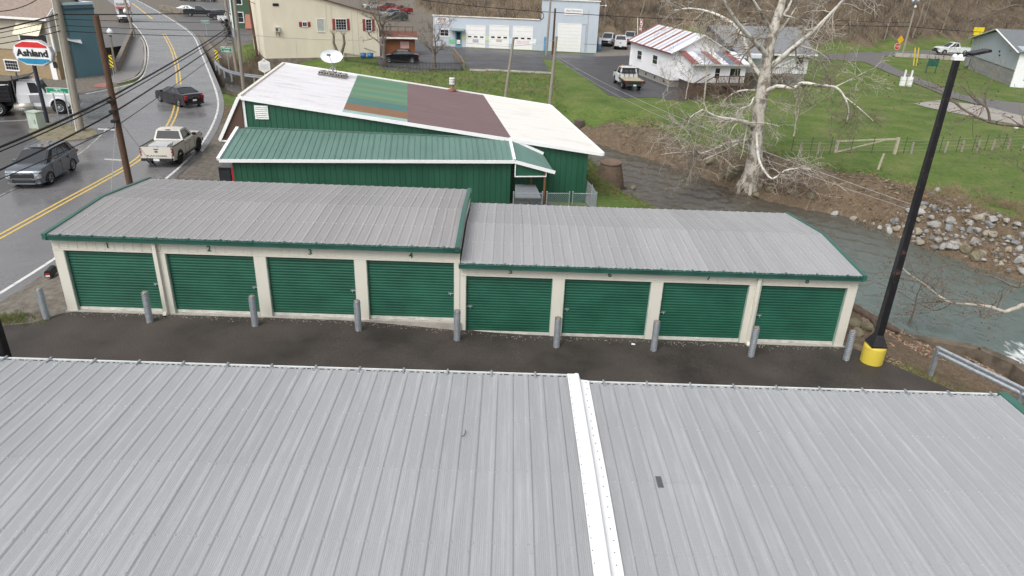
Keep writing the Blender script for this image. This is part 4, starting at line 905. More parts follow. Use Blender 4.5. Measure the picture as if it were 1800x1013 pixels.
# ---- white house with striped metal roof
f = Fr(Vector((32.05,57.5,0)), math.radians(12.5)); h = f.thing('white_house', 'white sided house with red, white and blue striped metal roof'); m_ws = siding('white_siding', (.74,.75,.77), .14, .55, .04, .22)
W_, D_ = 6.5, 12.3; ez = 3.78; pk = 5.46; zf = .75
a = MB(); a.box(.12, W_, .12, D_, -.5, zf-.003); a.build('foundation', blocks('cinder_block', (.28,.27,.24), (.23,.22,.20)), h)
for k in range(4): a = MB(); a.box(.095, .13, 1.6+k*2.6, 1.95+k*2.6, .3, .55); a.build('foundation_vent', m_dark, h)
a = MB(); a.slab([(0,0,zf),(W_,0,zf),(W_,0,ez),(W_/2,0,pk-.12),(0,0,ez)], (0,1,0), D_); a.build('wall', m_ws, h)
m_rr, m_rw, m_rbl = M('red_roof_metal', (.25,.085,.075), .45, .1, .2, 1.5), M('white_roof_metal', (.72,.72,.74), .42, .1, .06, 1.5), M('blue_grey_roof_metal', (.44,.47,.55), .45, .1, .10, 1.5)
seq = [m_rw, m_rr, m_rw, m_rbl]*6; ns = 21
for side in (0, 1):
    for i in range(ns):
        y0, y1 = -.35+(D_+.7)*i/ns, -.35+(D_+.7)*(i+1)/ns
        ex, ez2 = (-.38, ez-.19) if side == 0 else (W_+.38, ez-.19); dx = (W_/2-ex)
        a = MB(); E0, E1, T1, T0 = Vector((ex,y0,ez2)), Vector((ex,y1,ez2)), Vector((W_/2,y1,pk)), Vector((W_/2,y0,pk))
        up = (E1-E0).cross(T0-E0).normalized(); up = up if up.z > 0 else -up
        a.slab([E0,E1,T1,T0] if side else [E0,T0,T1,E1], up, .03)
        a.bar(E0+up*.035+Vector((0,.03,0)), T0+up*.035+Vector((0,.03,0)), .035, .03)
        m = [m_rr, m_rw, m_rbl, m_rw, m_rr, m_rw, m_rbl, m_rw][i % 4] if i else m_rw
        a.build('roof_panel', m, h)
for (E, T) in (((-.38,-.37,ez-.22),(W_/2,-.37,pk-.03)),((W_+.38,-.37,ez-.22),(W_/2,-.37,pk-.03))): a = MB(); a.bar(E, T, .06, .18, up=(0,1,0)); a.build('barge_board', m_trimw, h)
a = MB(); a.box(-.44,-.38,-.35,D_+.35,ez-.32,ez-.17); a.build('eave_trim', M('dark_red_trim', (.16,.04,.04), .5), h)
for (u0, v0, u1, v1) in ((1121.5,88.5,1127.5,106),(1148.5,96.5,1155,114)):
    y1, z1 = f.atx(u0, v0); y0, z0 = f.atx(u1, v1); window(h, y0, y1, z0, z1, 0, 1, 2, fw=.07, axis='x')
a = MB(); a.box(-.06,-.0,D_-.5,D_-.38,zf,ez-.2); a.build('downspout', m_trimw, h)
# front addition
AX0, AX1, AY = .9, 6.9, -3.4; az, at_ = 2.95, 3.70; zfa = 1.0
a = MB(); vs = [(AX0,AY,zfa),(AX1,AY,zfa),(AX1,-.003,zfa),(AX0,-.003,zfa),(AX0,AY,az),(AX1,AY,az),(AX1,-.003,at_),(AX0,-.003,at_)]; a.add(vs, [(0,3,2,1),(0,1,5,4),(1,2,6,5),(3,0,4,7),(4,5,6,7)]); a.build('addition_wall', m_ws, h)
for i, m in enumerate((m_rr, m_rw, m_rbl, m_rr, m_rw, M('slate_blue_panel', (.14,.17,.24), .5), m_rr, m_rw)):
    w8 = (AX1-AX0+.6)/8; x0 = AX0-.3+i*w8; a = MB(); a.slab([(x0,AY-.35,az-.05),(x0+w8-.005,AY-.35,az-.05),(x0+w8-.005,.0-.003,at_+.06),(x0,-.003,at_+.06)], (0,-.2,.97), .035); a.build('addition_roof_panel', m, h)
a = MB(); a.box(AX0-.34,AX1+.34,AY-.46,AY-.36,az-.18,az-.02); a.build('addition_gutter', M('grey_gutter', (.45,.47,.46), .5), h)
for x0, x1, z0, z1, n_ in ((3.4,3.95,1.45,2.5,1),(5.1,6.3,1.6,2.5,2)): window(h, x0, x1, z0, z1, AY, n_, 2 if n_ == 1 else 1, fw=.08)
a = MB(); a.box(AX0+.15,AX1-.15,AY+.25,-.1,-.4,zfa-.003); a.build('addition_crawlspace', M('crawl_dark', (.06,.05,.045), .9), h)
# front deck
m_deck = M('deck_wood', (.13,.085,.055), .85, 0, .3, 5)
dk = thing('wooden_deck', 'small brown wooden deck with railings and steps in front of the white house', 'deck', f.o+f.ux*3.9+f.uy*(AY-1.0), f.a)
for k in range(8): a = MB(); a.box(-1.2+k*.45, -.78+k*.45, -.9, .9, 1.0, 1.05); a.build('deck_board', m_deck, dk)
for x in (-1.2,.2,1.35,2.4):
    a = MB(); a.box(x-.05,x+.05,-.92,-.82,-.4,2.0); a.build('post', m_deck, dk)
a = MB(); a.box(-1.2,2.4,-.92,-.84,1.92,2.0); a.box(-1.2,2.4,-.92,-.84,1.2,1.27); a.build('rail', m_deck, dk)
for k in range(22): a = MB(); a.box(-1.15+k*.16,-1.10+k*.16,-.90,-.86,1.27,1.92); a.build('baluster', m_deck, dk)
for k in range(6): a = MB(); a.obox((-1.45-k*.32,0,.95-k*.18), (.16,0,0), (0,.6,0), (0,0,.025)); a.build('step', m_deck, dk)
for y in (-.65,.65): a = MB(); a.bar((-1.25,y,1.95),(-3.3,y,.75),.07,.09); a.bar((-3.3,y,-.4),(-3.3,y,.8),.08); a.build('stair_rail', m_deck, dk)

# ---- grey roofed house behind
f = Fr(G(1412,155), math.radians(10)); h = f.thing('grey_roofed_house', 'white house with wide grey shingle roof behind the white barked tree'); X0 = -8.7; D_ = 9.0; ez = 3.75; rz_ = 6.05; zf = 1.55
a = MB(); a.box(X0+.1,-.1,.1,D_-.1,-.6,zf-.003); a.build('foundation', blocks('pale_block', (.34,.32,.28), (.27,.26,.23)), h)
a = MB(); a.slab([(X0,0,ez-.04),(X0,D_,ez-.04),(X0,D_/2,rz_-.15)], (1,0,0), .1); a.build('gable_end', shingle('grey_shingles', (.19,.195,.205)), h)
a = MB(); a.box(X0,0,0,D_,zf,ez-.05); a.slab([(-.1,0,ez-.05),(-.1,D_,ez-.05),(-.1,D_/2,rz_-.15)], (1,0,0), .09); a.build('wall', m_ws, h)
m_sh = shingle('grey_shingles', (.19,.195,.205))
rx0, rx1 = f.at(1240,49,D_/2)[0], f.at(1398,49,D_/2)[0]
for (y, z, k) in ((-.5, ez-.12, 0), (D_+.5, ez-.12, 1)):
    a = MB(); P = [(X0-.15,y,z),(.6,y,z),(.6,D_/2,rz_),(X0-1.7,D_/2,rz_)]; a.slab(P if not k else P[::-1], (0,0,1), .07); a.build('roof_slope', m_sh, h)
a = MB(); a.box(X0-.1,.62,-.60,-.50,ez-.22,ez-.06); a.build('gutter', m_trimw, h)
vx = X0+.5; a = MB(); a.bar((vx,4.2,rz_-.05),(vx+.3,1.2,ez+.95),.12,.10); a.build('roof_cable_rail', m_greywood, h)
for (u0, v0, u1, v1) in ((1359,98,1364,111),(1403,97.5,1410.5,113)):
    x0, z1 = f.at(u0, v0); x1, z0 = f.at(u1, v1); window(h, x0, x1, z0, z1, 0, 1, 2, fw=.08)
for (u0, v0, u1, v1) in ((1290,97,1301,128),(1375,128,1388,150),(1392,130,1401,142)):
    x0, z1 = f.at(u0, v0); x1, z0 = f.at(u1, v1); a = MB(); a.box(x0, x1, -.05, .03, max(z0,.0), z1); a.build('door', M('grey_basement_door', (.20,.20,.20), .6), h)
x0 = f.at(1292,120)[0]; x1 = f.at(1330,120)[0]; a = MB(); a.box(x0, x1, -1.8, -.003, 1.5, 1.62); dk_ = a.build('porch_floor', m_deck, h)
for k in range(16): a = MB(); xx_ = x0+(x1-x0)*k/15; a.box(xx_-.02,xx_+.02,-1.78,-1.73,1.62,2.4); a.build('baluster', m_greywood, dk_)
a = MB(); a.box(x0,x1,-1.8,-1.71,2.4,2.46); a.build('rail', m_greywood, dk_); 
for xx_ in (x0+.1,x1-.1): a = MB(); a.box(xx_-.06,xx_+.06,-1.8,-1.68,-.4,ez-.3); a.build('post', m_trimw, dk_)
a = MB(); a.obox(((x0+x1)/2,-1.0,ez-.25), ((x1-x0)/2+.3,0,0), (0,1.05,.12), (0,0,.04)); a.build('porch_roof', M('porch_metal', (.4,.43,.47), .4), dk_)
x0 = f.at(1342,120)[0]; x1 = f.at(1382,120)[0]; a = MB(); a.box(x0,x1,-1.3,-.003,1.45,1.55); dk_ = a.build('balcony_floor', m_deck, h)
for k in range(14): a = MB(); xx_ = x0+(x1-x0)*k/13; a.box(xx_-.02,xx_+.02,-1.28,-1.23,1.55,2.3); a.build('baluster', m_greywood, dk_)
a = MB(); a.box(x0,x1,-1.3,-1.21,2.3,2.36); a.build('rail', m_greywood, dk_)
for xx_ in (x0+.08,x1-.08): a = MB(); a.box(xx_-.06,xx_+.06,-1.28,-1.16,-.4,1.45); a.build('post', m_greywood, dk_)

# ---- house at the right edge
o_ = G(1776,153); e_ = G(1697,120); f = Fr(e_, math.atan2(o_.y-e_.y, o_.x-e_.x)); h = f.thing('blue_grey_house', 'blue grey sided house on grey block foundation at the right edge'); L = (Vector(o_)-Vector(e_)).length
zf0 = f.at(1740,108)[1]; zL = f.at(1706,70)[1]; zR = f.at(1789,78)[1]; xp, zp = f.at(1755,51); ez = (zL+zR)/2; zf = f.at(1741,109)[1]
m_bg = siding('blue_grey_siding', (.37,.42,.46), .16, .6, .04, .3)
a = MB(); a.box(.1,L,.0+.08,14,-.8,zf-.003); a.build('foundation', blocks('grey_split_block', (.30,.30,.29), (.24,.24,.23), .9, .45), h)
a = MB(); a.slab([(0,0,zf),(L,0,zf),(L,0,ez),(L/2,0,zp-.2),(0,0,ez)], (0,1,0), 14); a.build('wall', m_bg, h)
for s_, (xe) in ((0,-.5),(1,L+.5)):
    a = MB(); E0, E1, T1, T0 = (xe,-.4,ez-.25),(xe,14.4,ez-.25),(L/2,14.4,zp),(L/2,-.4,zp); a.slab([E0,T0,T1,E1] if s_ == 0 else [E0,E1,T1,T0], (0,0,1), .08); a.build('roof_slope', shingle('slate_shingles', (.15,.165,.175)), h)
    a = MB(); a.bar((xe,-.46,ez-.26),(L/2,-.46,zp+.0),.06,.26,up=(0,1,0)); a.build('barge_board', m_trimw, h)
a = MB(); a.box(L-.14,L+.06,-.05,.1,-.6,ez-.2); a.build('corner_trim', m_trimw, h); a = MB(); a.box(L+.003,L+.05,.1,9,-.6,ez-.25); a.build('front_wall', m_ws, h)
for k in range(2):
    x0, z0 = f.at(1758,90.5+k*7); a = MB(); a.ico((x0,-.06,z0), .12, 1); a.build('wall_light', m_dark, h)
x0, z0 = f.at(1703,106); a = MB(); a.box(x0-.4,x0+.5,-.4,-.003,z0-.7,z0+.4); a.build('meter_box', m_galv, h)

# ---- left house and blue building
f = Fr(G(108,141), math.radians(-13)); h = f.thing('corner_house', 'tan sided house with brown shingle roof behind the dump truck'); ez = above(f.o, 93, 31); dpt = 5.2
m_ts = siding('tan_siding', (.42,.385,.31), .16, .6, .05, .4); m_tb = blocks('tan_brick', (.40,.31,.19), (.33,.24,.14), .24, .08)
zm = f.at(95,92)[1]
a = MB(); a.box(-17,-.05,.06,dpt,-.3,zm); a.build('brick_wall', m_tb, h); a = MB(); a.slab([(0,0,zm),(0,dpt,zm),(0,dpt,ez),(0,dpt/2,ez+2.3),(0,0,ez)], (-1,0,0), 17); a.build('upper_wall', m_ts, h)
m_bs = shingle('brown_shingles', (.25,.20,.165))
for y, k in ((-.45,0),(dpt+.45,1)):
    a = MB(); P = [(-17.3,y,ez-.12),(.3,y,ez-.12),(.3,dpt/2,ez+2.45),(-17.3,dpt/2,ez+2.45)]; a.slab(P if not k else P[::-1], (0,0,1), .08); a.build('roof_slope', m_bs, h)
    a = MB(); a.bar((.33,y,ez-.1),(.33,dpt/2,ez+2.45),.05,.22); a.build('barge_board', m_trimw, h)
a = MB(); a.box(-17.3,.3,-.55,-.45,ez-.26,ez-.06); a.build('fascia', m_trimw, h); a = MB(); a.box(-.12,.06,-.06,.08,zm-.3,ez-.1); a.build('corner_trim', m_trimw, h)
x0, z1 = f.at(34,60); x1, z0 = f.at(85,80); w_ = window(h, x0, x1, z0-.4, z1, 0, 2, 1, fw=.14)
x0, z1 = f.at(30,37); x1, z0 = f.at(80,60); a = MB(); vs = [(x0,-.02,z1),(x1,-.02,z1),(x1,-.85,z0-.15),(x0,-.85,z0-.15)]; a.slab(vs, (0,-.6,.8), .04)
for k in range(9): xx_ = x0+(x1-x0)*k/8; a.bar((xx_,-.04,z1+.05),(xx_,-.86,z0-.1),.05,.04)
a.build('window_awning', M('cream_awning', (.66,.62,.46), .5), h)
x0, z1 = f.at(7,106); x1, z0 = f.at(33,124); window(h, x0, x1, z0, z1, .06, 5, 3, fw=.10)
x0, z1 = f.at(90,104); x1, z0 = f.at(105,150); a = MB(); a.box(x0-.3, x1, -.02, .05, -.1, z1); d_ = a.build('door', m_trimw, h); a = MB(); a.box(x0+.1, x0+.5, -.04, -.025, z1-.8, z1-.2); a.build('pane', m_glass, d_)
a = MB(); a.slab([(.05,1.2,3.6),(.05,3.2,3.6),(1.2,2.2,3.2)], (0,0,1), .1); a.build('side_canopy', m_trimw, h)
o_, e_ = G(139,137), G(187,131); f = Fr(o_, math.atan2(e_.y-o_.y, e_.x-o_.x)); h = f.thing('blue_building', 'flat roofed building with plain teal blue wall beside the sidewalk'); L = (Vector(e_)-Vector(o_)).length; hb = 6.65
m_blue = M('teal_blue_stucco', (.10,.20,.235), .75, 0, .06, 1, bump=.1, bs=20)
a = MB(); a.box(0,L,0,9,-.3,hb); a.build('wall', m_blue, h); a = MB(); a.box(-.1,L+.12,-.12,9.1,hb+.003,hb+.22); a.build('parapet', M('pale_blue_coping', (.5,.62,.68), .5), h); a = MB(); a.box(-.05,L+.06,-.06,.0-.002,hb-.45,hb-.3); a.build('fascia_band', M('dark_band', (.04,.07,.08), .6), h)
# ---- green house at the corner lot
f = Fr(G(410,50), math.radians(10)); h = f.thing('green_house', 'dark green house with white framed windows behind the utility poles'); m_gs = siding('dark_green_siding', (.045,.10,.055), .16, .6, .05, .3)
a = MB(); a.box(0,4.6,0,9,-.3,6.2); a.build('wall', m_gs, h); a = MB(); a.slab([(-.4,-.4,6.0),(5.0,-.4,6.0),(2.3,-.4,8.2)], (0,1,0), 9.8); a.build('roof', m_sh, h)
for x in (1.0,3.2):
    for z in (1.0,3.8): window(h, x, x+.8, z, z+1.5, 0, 1, 2, fw=.12)
a = MB(); a.box(-.1,.1,-.08,.08,-.3,6.0); a.build('corner_trim', m_trimw, h); a = MB(); a.slab([(2.2,-1.6,.1),(4.4,-1.6,.1),(4.4,-.1,2.2),(2.2,-.1,2.2)], (0,-.7,.7), .08); a.build('stair_cover', M('terracotta_panel', (.33,.12,.08), .7), h)
# ---- low stone wall and hedge beyond the road bend
A_, B_ = G(283,18), G(325,27); wl_ = thing('stone_wall', 'low stone wall with brown hedge beyond the road bend', 'wall', A_); n = 9
for k in range(n):
    for j in range(2): p = A_.lerp(B_, k/n)-A_; q = A_.lerp(B_, (k+1)/n)-A_; a = MB(); a.bar(p+Vector((.02,random.uniform(-.05,.05),.3+j*.5)), q+Vector((-.02,random.uniform(-.05,.05),.3+j*.5)), .6, .48); a.build('stone', m_concold, wl_)
# ================================================================ vehicles (x forward, y left, z up, origin on the ground)
def paint(name, col, rough=.28, metal=.3): return M('paint_'+name, col, rough, metal, .04, 2, coat=.6, rvar=.03)
m_rim = M('alloy_rim', (.42,.43,.45), .3, .8, .1); m_tail = M('tail_light_red', (.24,.012,.016), .25, 0, .1); m_head = M('head_light_clear', (.48,.51,.54), .12, .3, .05)
m_plate = M('licence_plate', (.70,.71,.72), .4); m_trimblk = M('black_plastic', (.018,.018,.02), .55); m_chrome = M('chrome_trim', (.42,.44,.46), .2, .9, .05)
m_carglass = M('car_glass', (.018,.022,.026), .05, 0, .15, 3, rvar=.01, spec=.9)
def wheel(par, x, y, r, w, rim=m_rim, spokes=5, rr=.64):
    s = 1 if y > 0 else -1
    a = MB(); a.lathe([(r*rr,-w/2),(r*.93,-w/2),(r,-w/2+.03),(r,w/2-.03),(r*.93,w/2),(r*rr,w/2)], (0,0,0), 24, axis='y'); o = a.build('wheel', m_rubber, par, loc=(x, y, r))
    a = MB(); yo = s*(w/2-.02); a.lathe([(r*rr,-w/2+.01),(r*rr,w/2-.01)], (0,0,0), 24, axis='y'); a.lathe([(r*rr,yo),(r*rr*.86,yo-s*.015)], (0,0,0), 24, axis='y'); a.lathe([(0,yo-s*.005),(r*.16,yo-s*.005),(r*.18,yo-s*.02)], (0,0,0), 12, axis='y')
    for k in range(spokes):
        an = 2*math.pi*k/spokes+.3; c, sn = math.cos(an), math.sin(an); a.obox((c*r*rr*.5, yo-s*.025, sn*r*rr*.5), (c*r*rr*.46,0,sn*r*rr*.46), (-sn*r*.075,0,c*r*.075), (0,.012,0))
    a.build('rim', rim, o)
    a = MB(); a.lathe([(0,yo-s*.07),(r*rr,yo-s*.07)], (0,0,0), 16, axis='y'); a.build('brake_disc', m_dark, o)
    return o
def body_shell(par, L, W, top, bot_z, wheels, rarch, mat, tap=(.10,.07), crown=.03, name='body'):
    """side outline with wheel arches extruded across the width, rounded at the flanks and tapered in plan"""
    out = [(x, z, 1) for x, z in top]                     # rear to front along the top
    xf, xr = top[-1][0], top[0][0]; bot = []
    for wx in sorted(wheels, reverse=True):
        for k in range(9):
            an = math.pi*k/8; x, z = wx+rarch*math.cos(an), bot_z+.02+rarch*1.02*math.sin(an)*1.0; bot.append((x, max(bot_z, z if 0 < k < 8 else bot_z), 0))
    out += [(xf-.03, bot_z+.04, 0)]+bot+[(xr+.03, bot_z+.04, 0)]
    zs = [p[1] for p in out]; zmid = (min(zs)+max(zs))*.5; n = len(out); a = MB(); vs = []
    ys = [(-1,.055),(-.985,.022),(-.95,.006),(-.85,0),(-.45,0),(0,0),(.45,0),(.85,0),(.95,.006),(.985,.022),(1,.055)]
    for q, ins in ys:
        for x, z, tp in out:
            t = x/(L/2); k = tap[0] if t > 0 else tap[1]; wy = W/2*(1-k*abs(t)**4); zz_ = z
            if tp: zz_ += crown*(1-q*q)
            xx_ = x*(1-ins*.25) ; 
            if tp: xx_ = xx_-(.10*q*q*(1 if x > 0 else -1)*(abs(t)**6))
            if ins: zz_ = zmid+(zz_-zmid)*(1-ins*1.3) if tp else zz_+.0
            vs.append((xx_, q*wy, zz_))
    m = len(ys); fs = [(i*n+j, i*n+(j+1)%n, (i+1)*n+(j+1)%n, (i+1)*n+j) for i in range(m-1) for j in range(n)]
    a.add(vs, fs, 0, False); a.add(vs[:n], [tuple(range(n))[::-1]]); a.add(vs[-n:], [tuple(range(n))])
    o = a.build(name, mat, par); me_ = o.data; me_.polygons.foreach_set('use_smooth', [True]*len(me_.polygons)); me_.set_sharp_from_angle(angle=math.radians(32))
    a = MB()
    for wx in wheels: a.box(wx-rarch*.95, wx+rarch*.95, -W/2+.22, W/2-.22, bot_z+.02, bot_z+rarch*.9)
    a.build('wheel_well', m_dark, par); return o
def cabin(par, pts, wb, wt, mat, sides, roofmat=None, rails=False, split=None, inset=.05):
    """pts: windshield base, windshield top, roof rear, rear base (x,z); wb/wt half widths low/high"""
    (x0,z0),(x1,z1),(x2,z2),(x3,z3) = pts; a = MB()
    lo = [(x0,-wb*.94,z0),(x0,wb*.94,z0),(x3,wb,z3),(x3,-wb,z3)]; hi = [(x1,-wt,z1),(x1,wt,z1),(x2,wt,z2),(x2,-wt,z2)]
    a.add(lo+hi, [(0,1,5,4),(1,2,6,5),(2,3,7,6),(3,0,4,7)])
    # crowned roof
    nx, ny = 5, 5; vs = []
    for i in range(nx):
        for j in range(ny):
            s, t = i/(nx-1), j/(ny-1)*2-1; x = x1+(x2-x1)*s; vs.append((x, wt*t, z1+(z2-z1)*s+.05*(1-t*t)*(1-.25*(2*s-1)**2)+.03*(1-(2*s-1)**2)))
    a.add(vs, [(i*ny+j, i*ny+j+1, (i+1)*ny+j+1, (i+1)*ny+j) for i in range(nx-1) for j in range(ny-1)], 1, True)
    for i in (0, nx-1): a.add([vs[i*ny+j] for j in range(ny)], [tuple(range(ny))], 1)
    cb = a.build('cabin', [mat, roofmat or mat], par)
    V = [Vector(p) for p in lo+hi]; cen = sum(V, Vector())/8
    def pane(name, A, B, C, D, u0, u1, v0, v1, m=m_carglass):   # A,B bottom; D,C top
        P = lambda u, v: (A.lerp(B, u)).lerp(D.lerp(C, u), v)
        q = [P(u0,v0), P(u1,v0), P(u1,v1), P(u0,v1)]; n = (q[1]-q[0]).cross(q[3]-q[0]).normalized()
        if n.dot(q[0]-cen) < 0: n = -n
        b = MB(); b.slab([p+n*.004 for p in q], n, .012); return b.build(name, m, par)
    pane('windshield', V[0], V[1], V[5], V[4], .05, .95, .04, .94); pane('rear_window', V[2], V[3], V[7], V[6], .07, .93, .12, .92)
    for (A,B,C,D) in ((V[3],V[0],V[4],V[7]),(V[2],V[1],V[5],V[6])):
        for (u0,u1) in sides: pane('side_window', A, B, C, D, u0, u1, .10, .90)
    if rails:
        for s in (-1,1): b = MB(); b.tube([(x1-.15,s*(wt-.05),z1+.06),(x1-.35,s*(wt-.05),z1+.11),(x2+.35,s*(wt-.05),z2+.11),(x2+.1,s*(wt-.05),z2+.05)], .022, 6); b.build('roof_rail', m_galv, par)
    return cb
def bx(par, name, m, *b): a = MB(); a.box(*b); return a.build(name, m, par)
def mirrors(par, x, y, z, m):
    for s in (-1,1): a = MB(); a.obox((x, s*(y+.10), z), (.07,0,0), (0,.10,0), (0,0,.075)); a.build('mirror', m, par)
def handles(par, xs, y, z):
    for s in (-1,1):
        for x in xs: bx(par, 'door_handle', m_trimblk, x-.09, x+.09, s*(y)-.02, s*(y)+.02, z-.018, z+.018)
def door_lines(par, xs, y, z0, z1, m=m_dark):
    for s in (-1,1):
        for x in xs: bx(par, 'door_seam', m, x-.008, x+.008, s*y-.006, s*y+.006, z0, z1)
def sedan(label, loc, rz, mat, L=4.9, W=1.86, H=1.46, name='sedan', rim=m_rim, rhead=True):
    t = thing(name, label, 'car', loc, rz); k = L/4.9; r = .365
    top = [(-L/2,.42),(-L/2+.02,.62),(-L/2+.05,.93),(-L/2+.14,1.04),(-1.65*k,1.09),(-.6*k,1.06),(.9*k,1.03),(1.3*k,1.01),(L/2-.55,.92),(L/2-.22,.82),(L/2-.05,.70),(L/2,.55),(L/2,.40)]
    body_shell(t, L, W, top, .20, (-1.5*k, 1.5*k), .385, mat, (.14,.10))
    cabin(t, [(1.22*k,1.02),(.35*k,H-.05),(-1.0*k,H-.05),(-1.90*k,1.06)], W/2-.09, W/2-.31, mat, ((.24,.49),(.52,.80)))
    for x in (-1.5*k,1.5*k):
        for s in (-1,1): wheel(t, x, s*(W/2-.13), r, .23, rim)
    for s in (-1,1):
        a = MB(); a.obox((-L/2+.05, s*(W/2-.24), .80), (.07,0,.02), (0,.11,0), (-.01,0,.15)); a.build('tail_light', m_tail, t)
        a = MB(); a.obox((L/2-.10, s*(W/2-.34), .66), (.09,-s*.05,0), (0,.20,0), (0,0,.06)); a.build('head_light', m_head, t)
    bx(t, 'licence_plate', m_plate, -L/2-.03, -L/2+.0, -.16, .16, .52, .66); bx(t, 'grille', m_trimblk, L/2-.06, L/2+.01, -.42, .42, .46, .64)
    bx(t, 'rear_bumper', m_trimblk, -L/2-.02, -L/2+.1, -.62, .62, .25, .38); bx(t, 'badge_strip', m_chrome, -L/2+.02, -L/2+.05, -.20, .20, .875, .895)
    mirrors(t, .95*k, W/2-.08, 1.02, mat); handles(t, (.15*k,-.85*k), W/2-.005, .84); door_lines(t, (1.0*k,-.05*k,-1.05*k), W/2-.003, .35, .93); return t
def suv(label, loc, rz, mat, L=4.72, W=1.88, H=1.74, name='suv', front=True, rim=m_rim):
    t = thing(name, label, 'car', loc, rz); k = L/4.72; r = .37; zb = 1.06
    top = [(-L/2,.48),(-L/2+.01,.80),(-L/2+.05,1.06),(-L/2+.14,1.13),(-1.5*k,1.15),(0,1.11),(1.0*k,1.09),(1.3*k,1.08),(L/2-.75,1.06),(L/2-.40,1.02),(L/2-.20,.97),(L/2-.08,.88),(L/2-.02,.74),(L/2,.55),(L/2-.02,.40)]
    body_shell(t, L, W, top, .24, (-1.36*k,1.36*k), .425, mat, (.12,.07))
    cabin(t, [(1.30*k,1.06),(.38*k,H-.10),(-1.70*k,H-.12),(-L/2+.16,1.10)], W/2-.08, W/2-.27, m_trimblk, ((.20,.38),(.395,.60),(.615,.84)), roofmat=mat, rails=True)
    for s in (-1,1): a = MB(); a.slab([(-L/2+.20,s*(W/2-.075),1.10),(-L/2+.62,s*(W/2-.075),1.10),(-1.45*k,s*(W/2-.235),H-.15),(-1.72*k,s*(W/2-.25),H-.12)], (0,s,0), .015); a.build('rear_pillar', mat, t)
    for x in (-1.36*k,1.36*k):
        for s in (-1,1): wheel(t, x, s*(W/2-.13), r, .25, rim, 6, .70)
        for s in (-1,1):   # dark cladding lip over the arch
            a = MB(); pts = [(x+.43*math.cos(math.pi*q/8), s*(W/2-.02), .26+.44*math.sin(math.pi*q/8)) for q in range(9)]; a.tube(pts, .028, 5); a.build('arch_cladding', m_trimblk, t)
    for s in (-1,1): 
        a = MB(); a.obox((-L/2+.03, s*(W/2-.22), .95), (.05,0,0), (0,.17,0), (0,0,.07)); a.build('tail_light', m_tail, t); bx(t, 'side_sill', m_trimblk, -.9*k, .9*k, s*(W/2-.03)-.02, s*(W/2-.03)+.02, .25, .36)
        a = MB(); a.obox((L/2-.09, s*(W/2-.22), .68), (.06,-s*.04,0), (0,.13,0), (0,0,.11)); a.build('head_light', m_head, t); a = MB(); a.obox((L/2-.20, s*(W/2-.20), .90), (.10,-s*.03,-.02), (0,.13,0), (0,0,.018)); a.build('running_light', m_head, t)
        a = MB(); a.bar((L/2-.02,s*.88,.62),(L/2+.02,s*.50,.52),.05,.045); a.bar((L/2-.05,s*.86,.80),(L/2+.01,s*.58,.60),.04,.05); a.build('chrome_blade', m_chrome, t)
    bx(t, 'grille', m_trimblk, L/2-.06, L/2+.012, -.58, .58, .58, .80); 
    for z in (.805,.86): bx(t, 'grille_bar', m_chrome, L/2-.12, L/2+.0, -.50, .50, z, z+.012)
    bx(t, 'grille_bar', m_chrome, L/2-.02, L/2+.025, -.52, .52, .555, .59); bx(t, 'lower_intake', m_trimblk, L/2-.02, L/2+.02, -.55, .55, .36, .46); bx(t, 'skid_plate', m_chrome, L/2-.04, L/2+.03, -.60, .60, .28, .33)
    a = MB()
    for an in (90,210,330):      # three lozenge emblem
        c, s_ = math.cos(math.radians(an)), math.sin(math.radians(an)); ctr = Vector((L/2+.02, 0, .825)); u = Vector((0,c,s_)); v = Vector((0,-s_,c))
        a.slab([ctr, ctr+u*.045+v*.026, ctr+u*.09, ctr+u*.045-v*.026], (1,0,0), .012)
    a.build('emblem', m_chrome, t)
    mirrors(t, .82*k, W/2-.06, 1.14, mat); handles(t, (.05*k,-.95*k), W/2+.0, .94); door_lines(t, (.95*k,-.08*k,-1.05*k), W/2-.003, .38, 1.02)
    a = MB(); a.obox((-.1,0,H-.005), (.35,0,0), (0,.45,0), (0,0,.012)); a.build('sunroof', m_carglass, t); return t
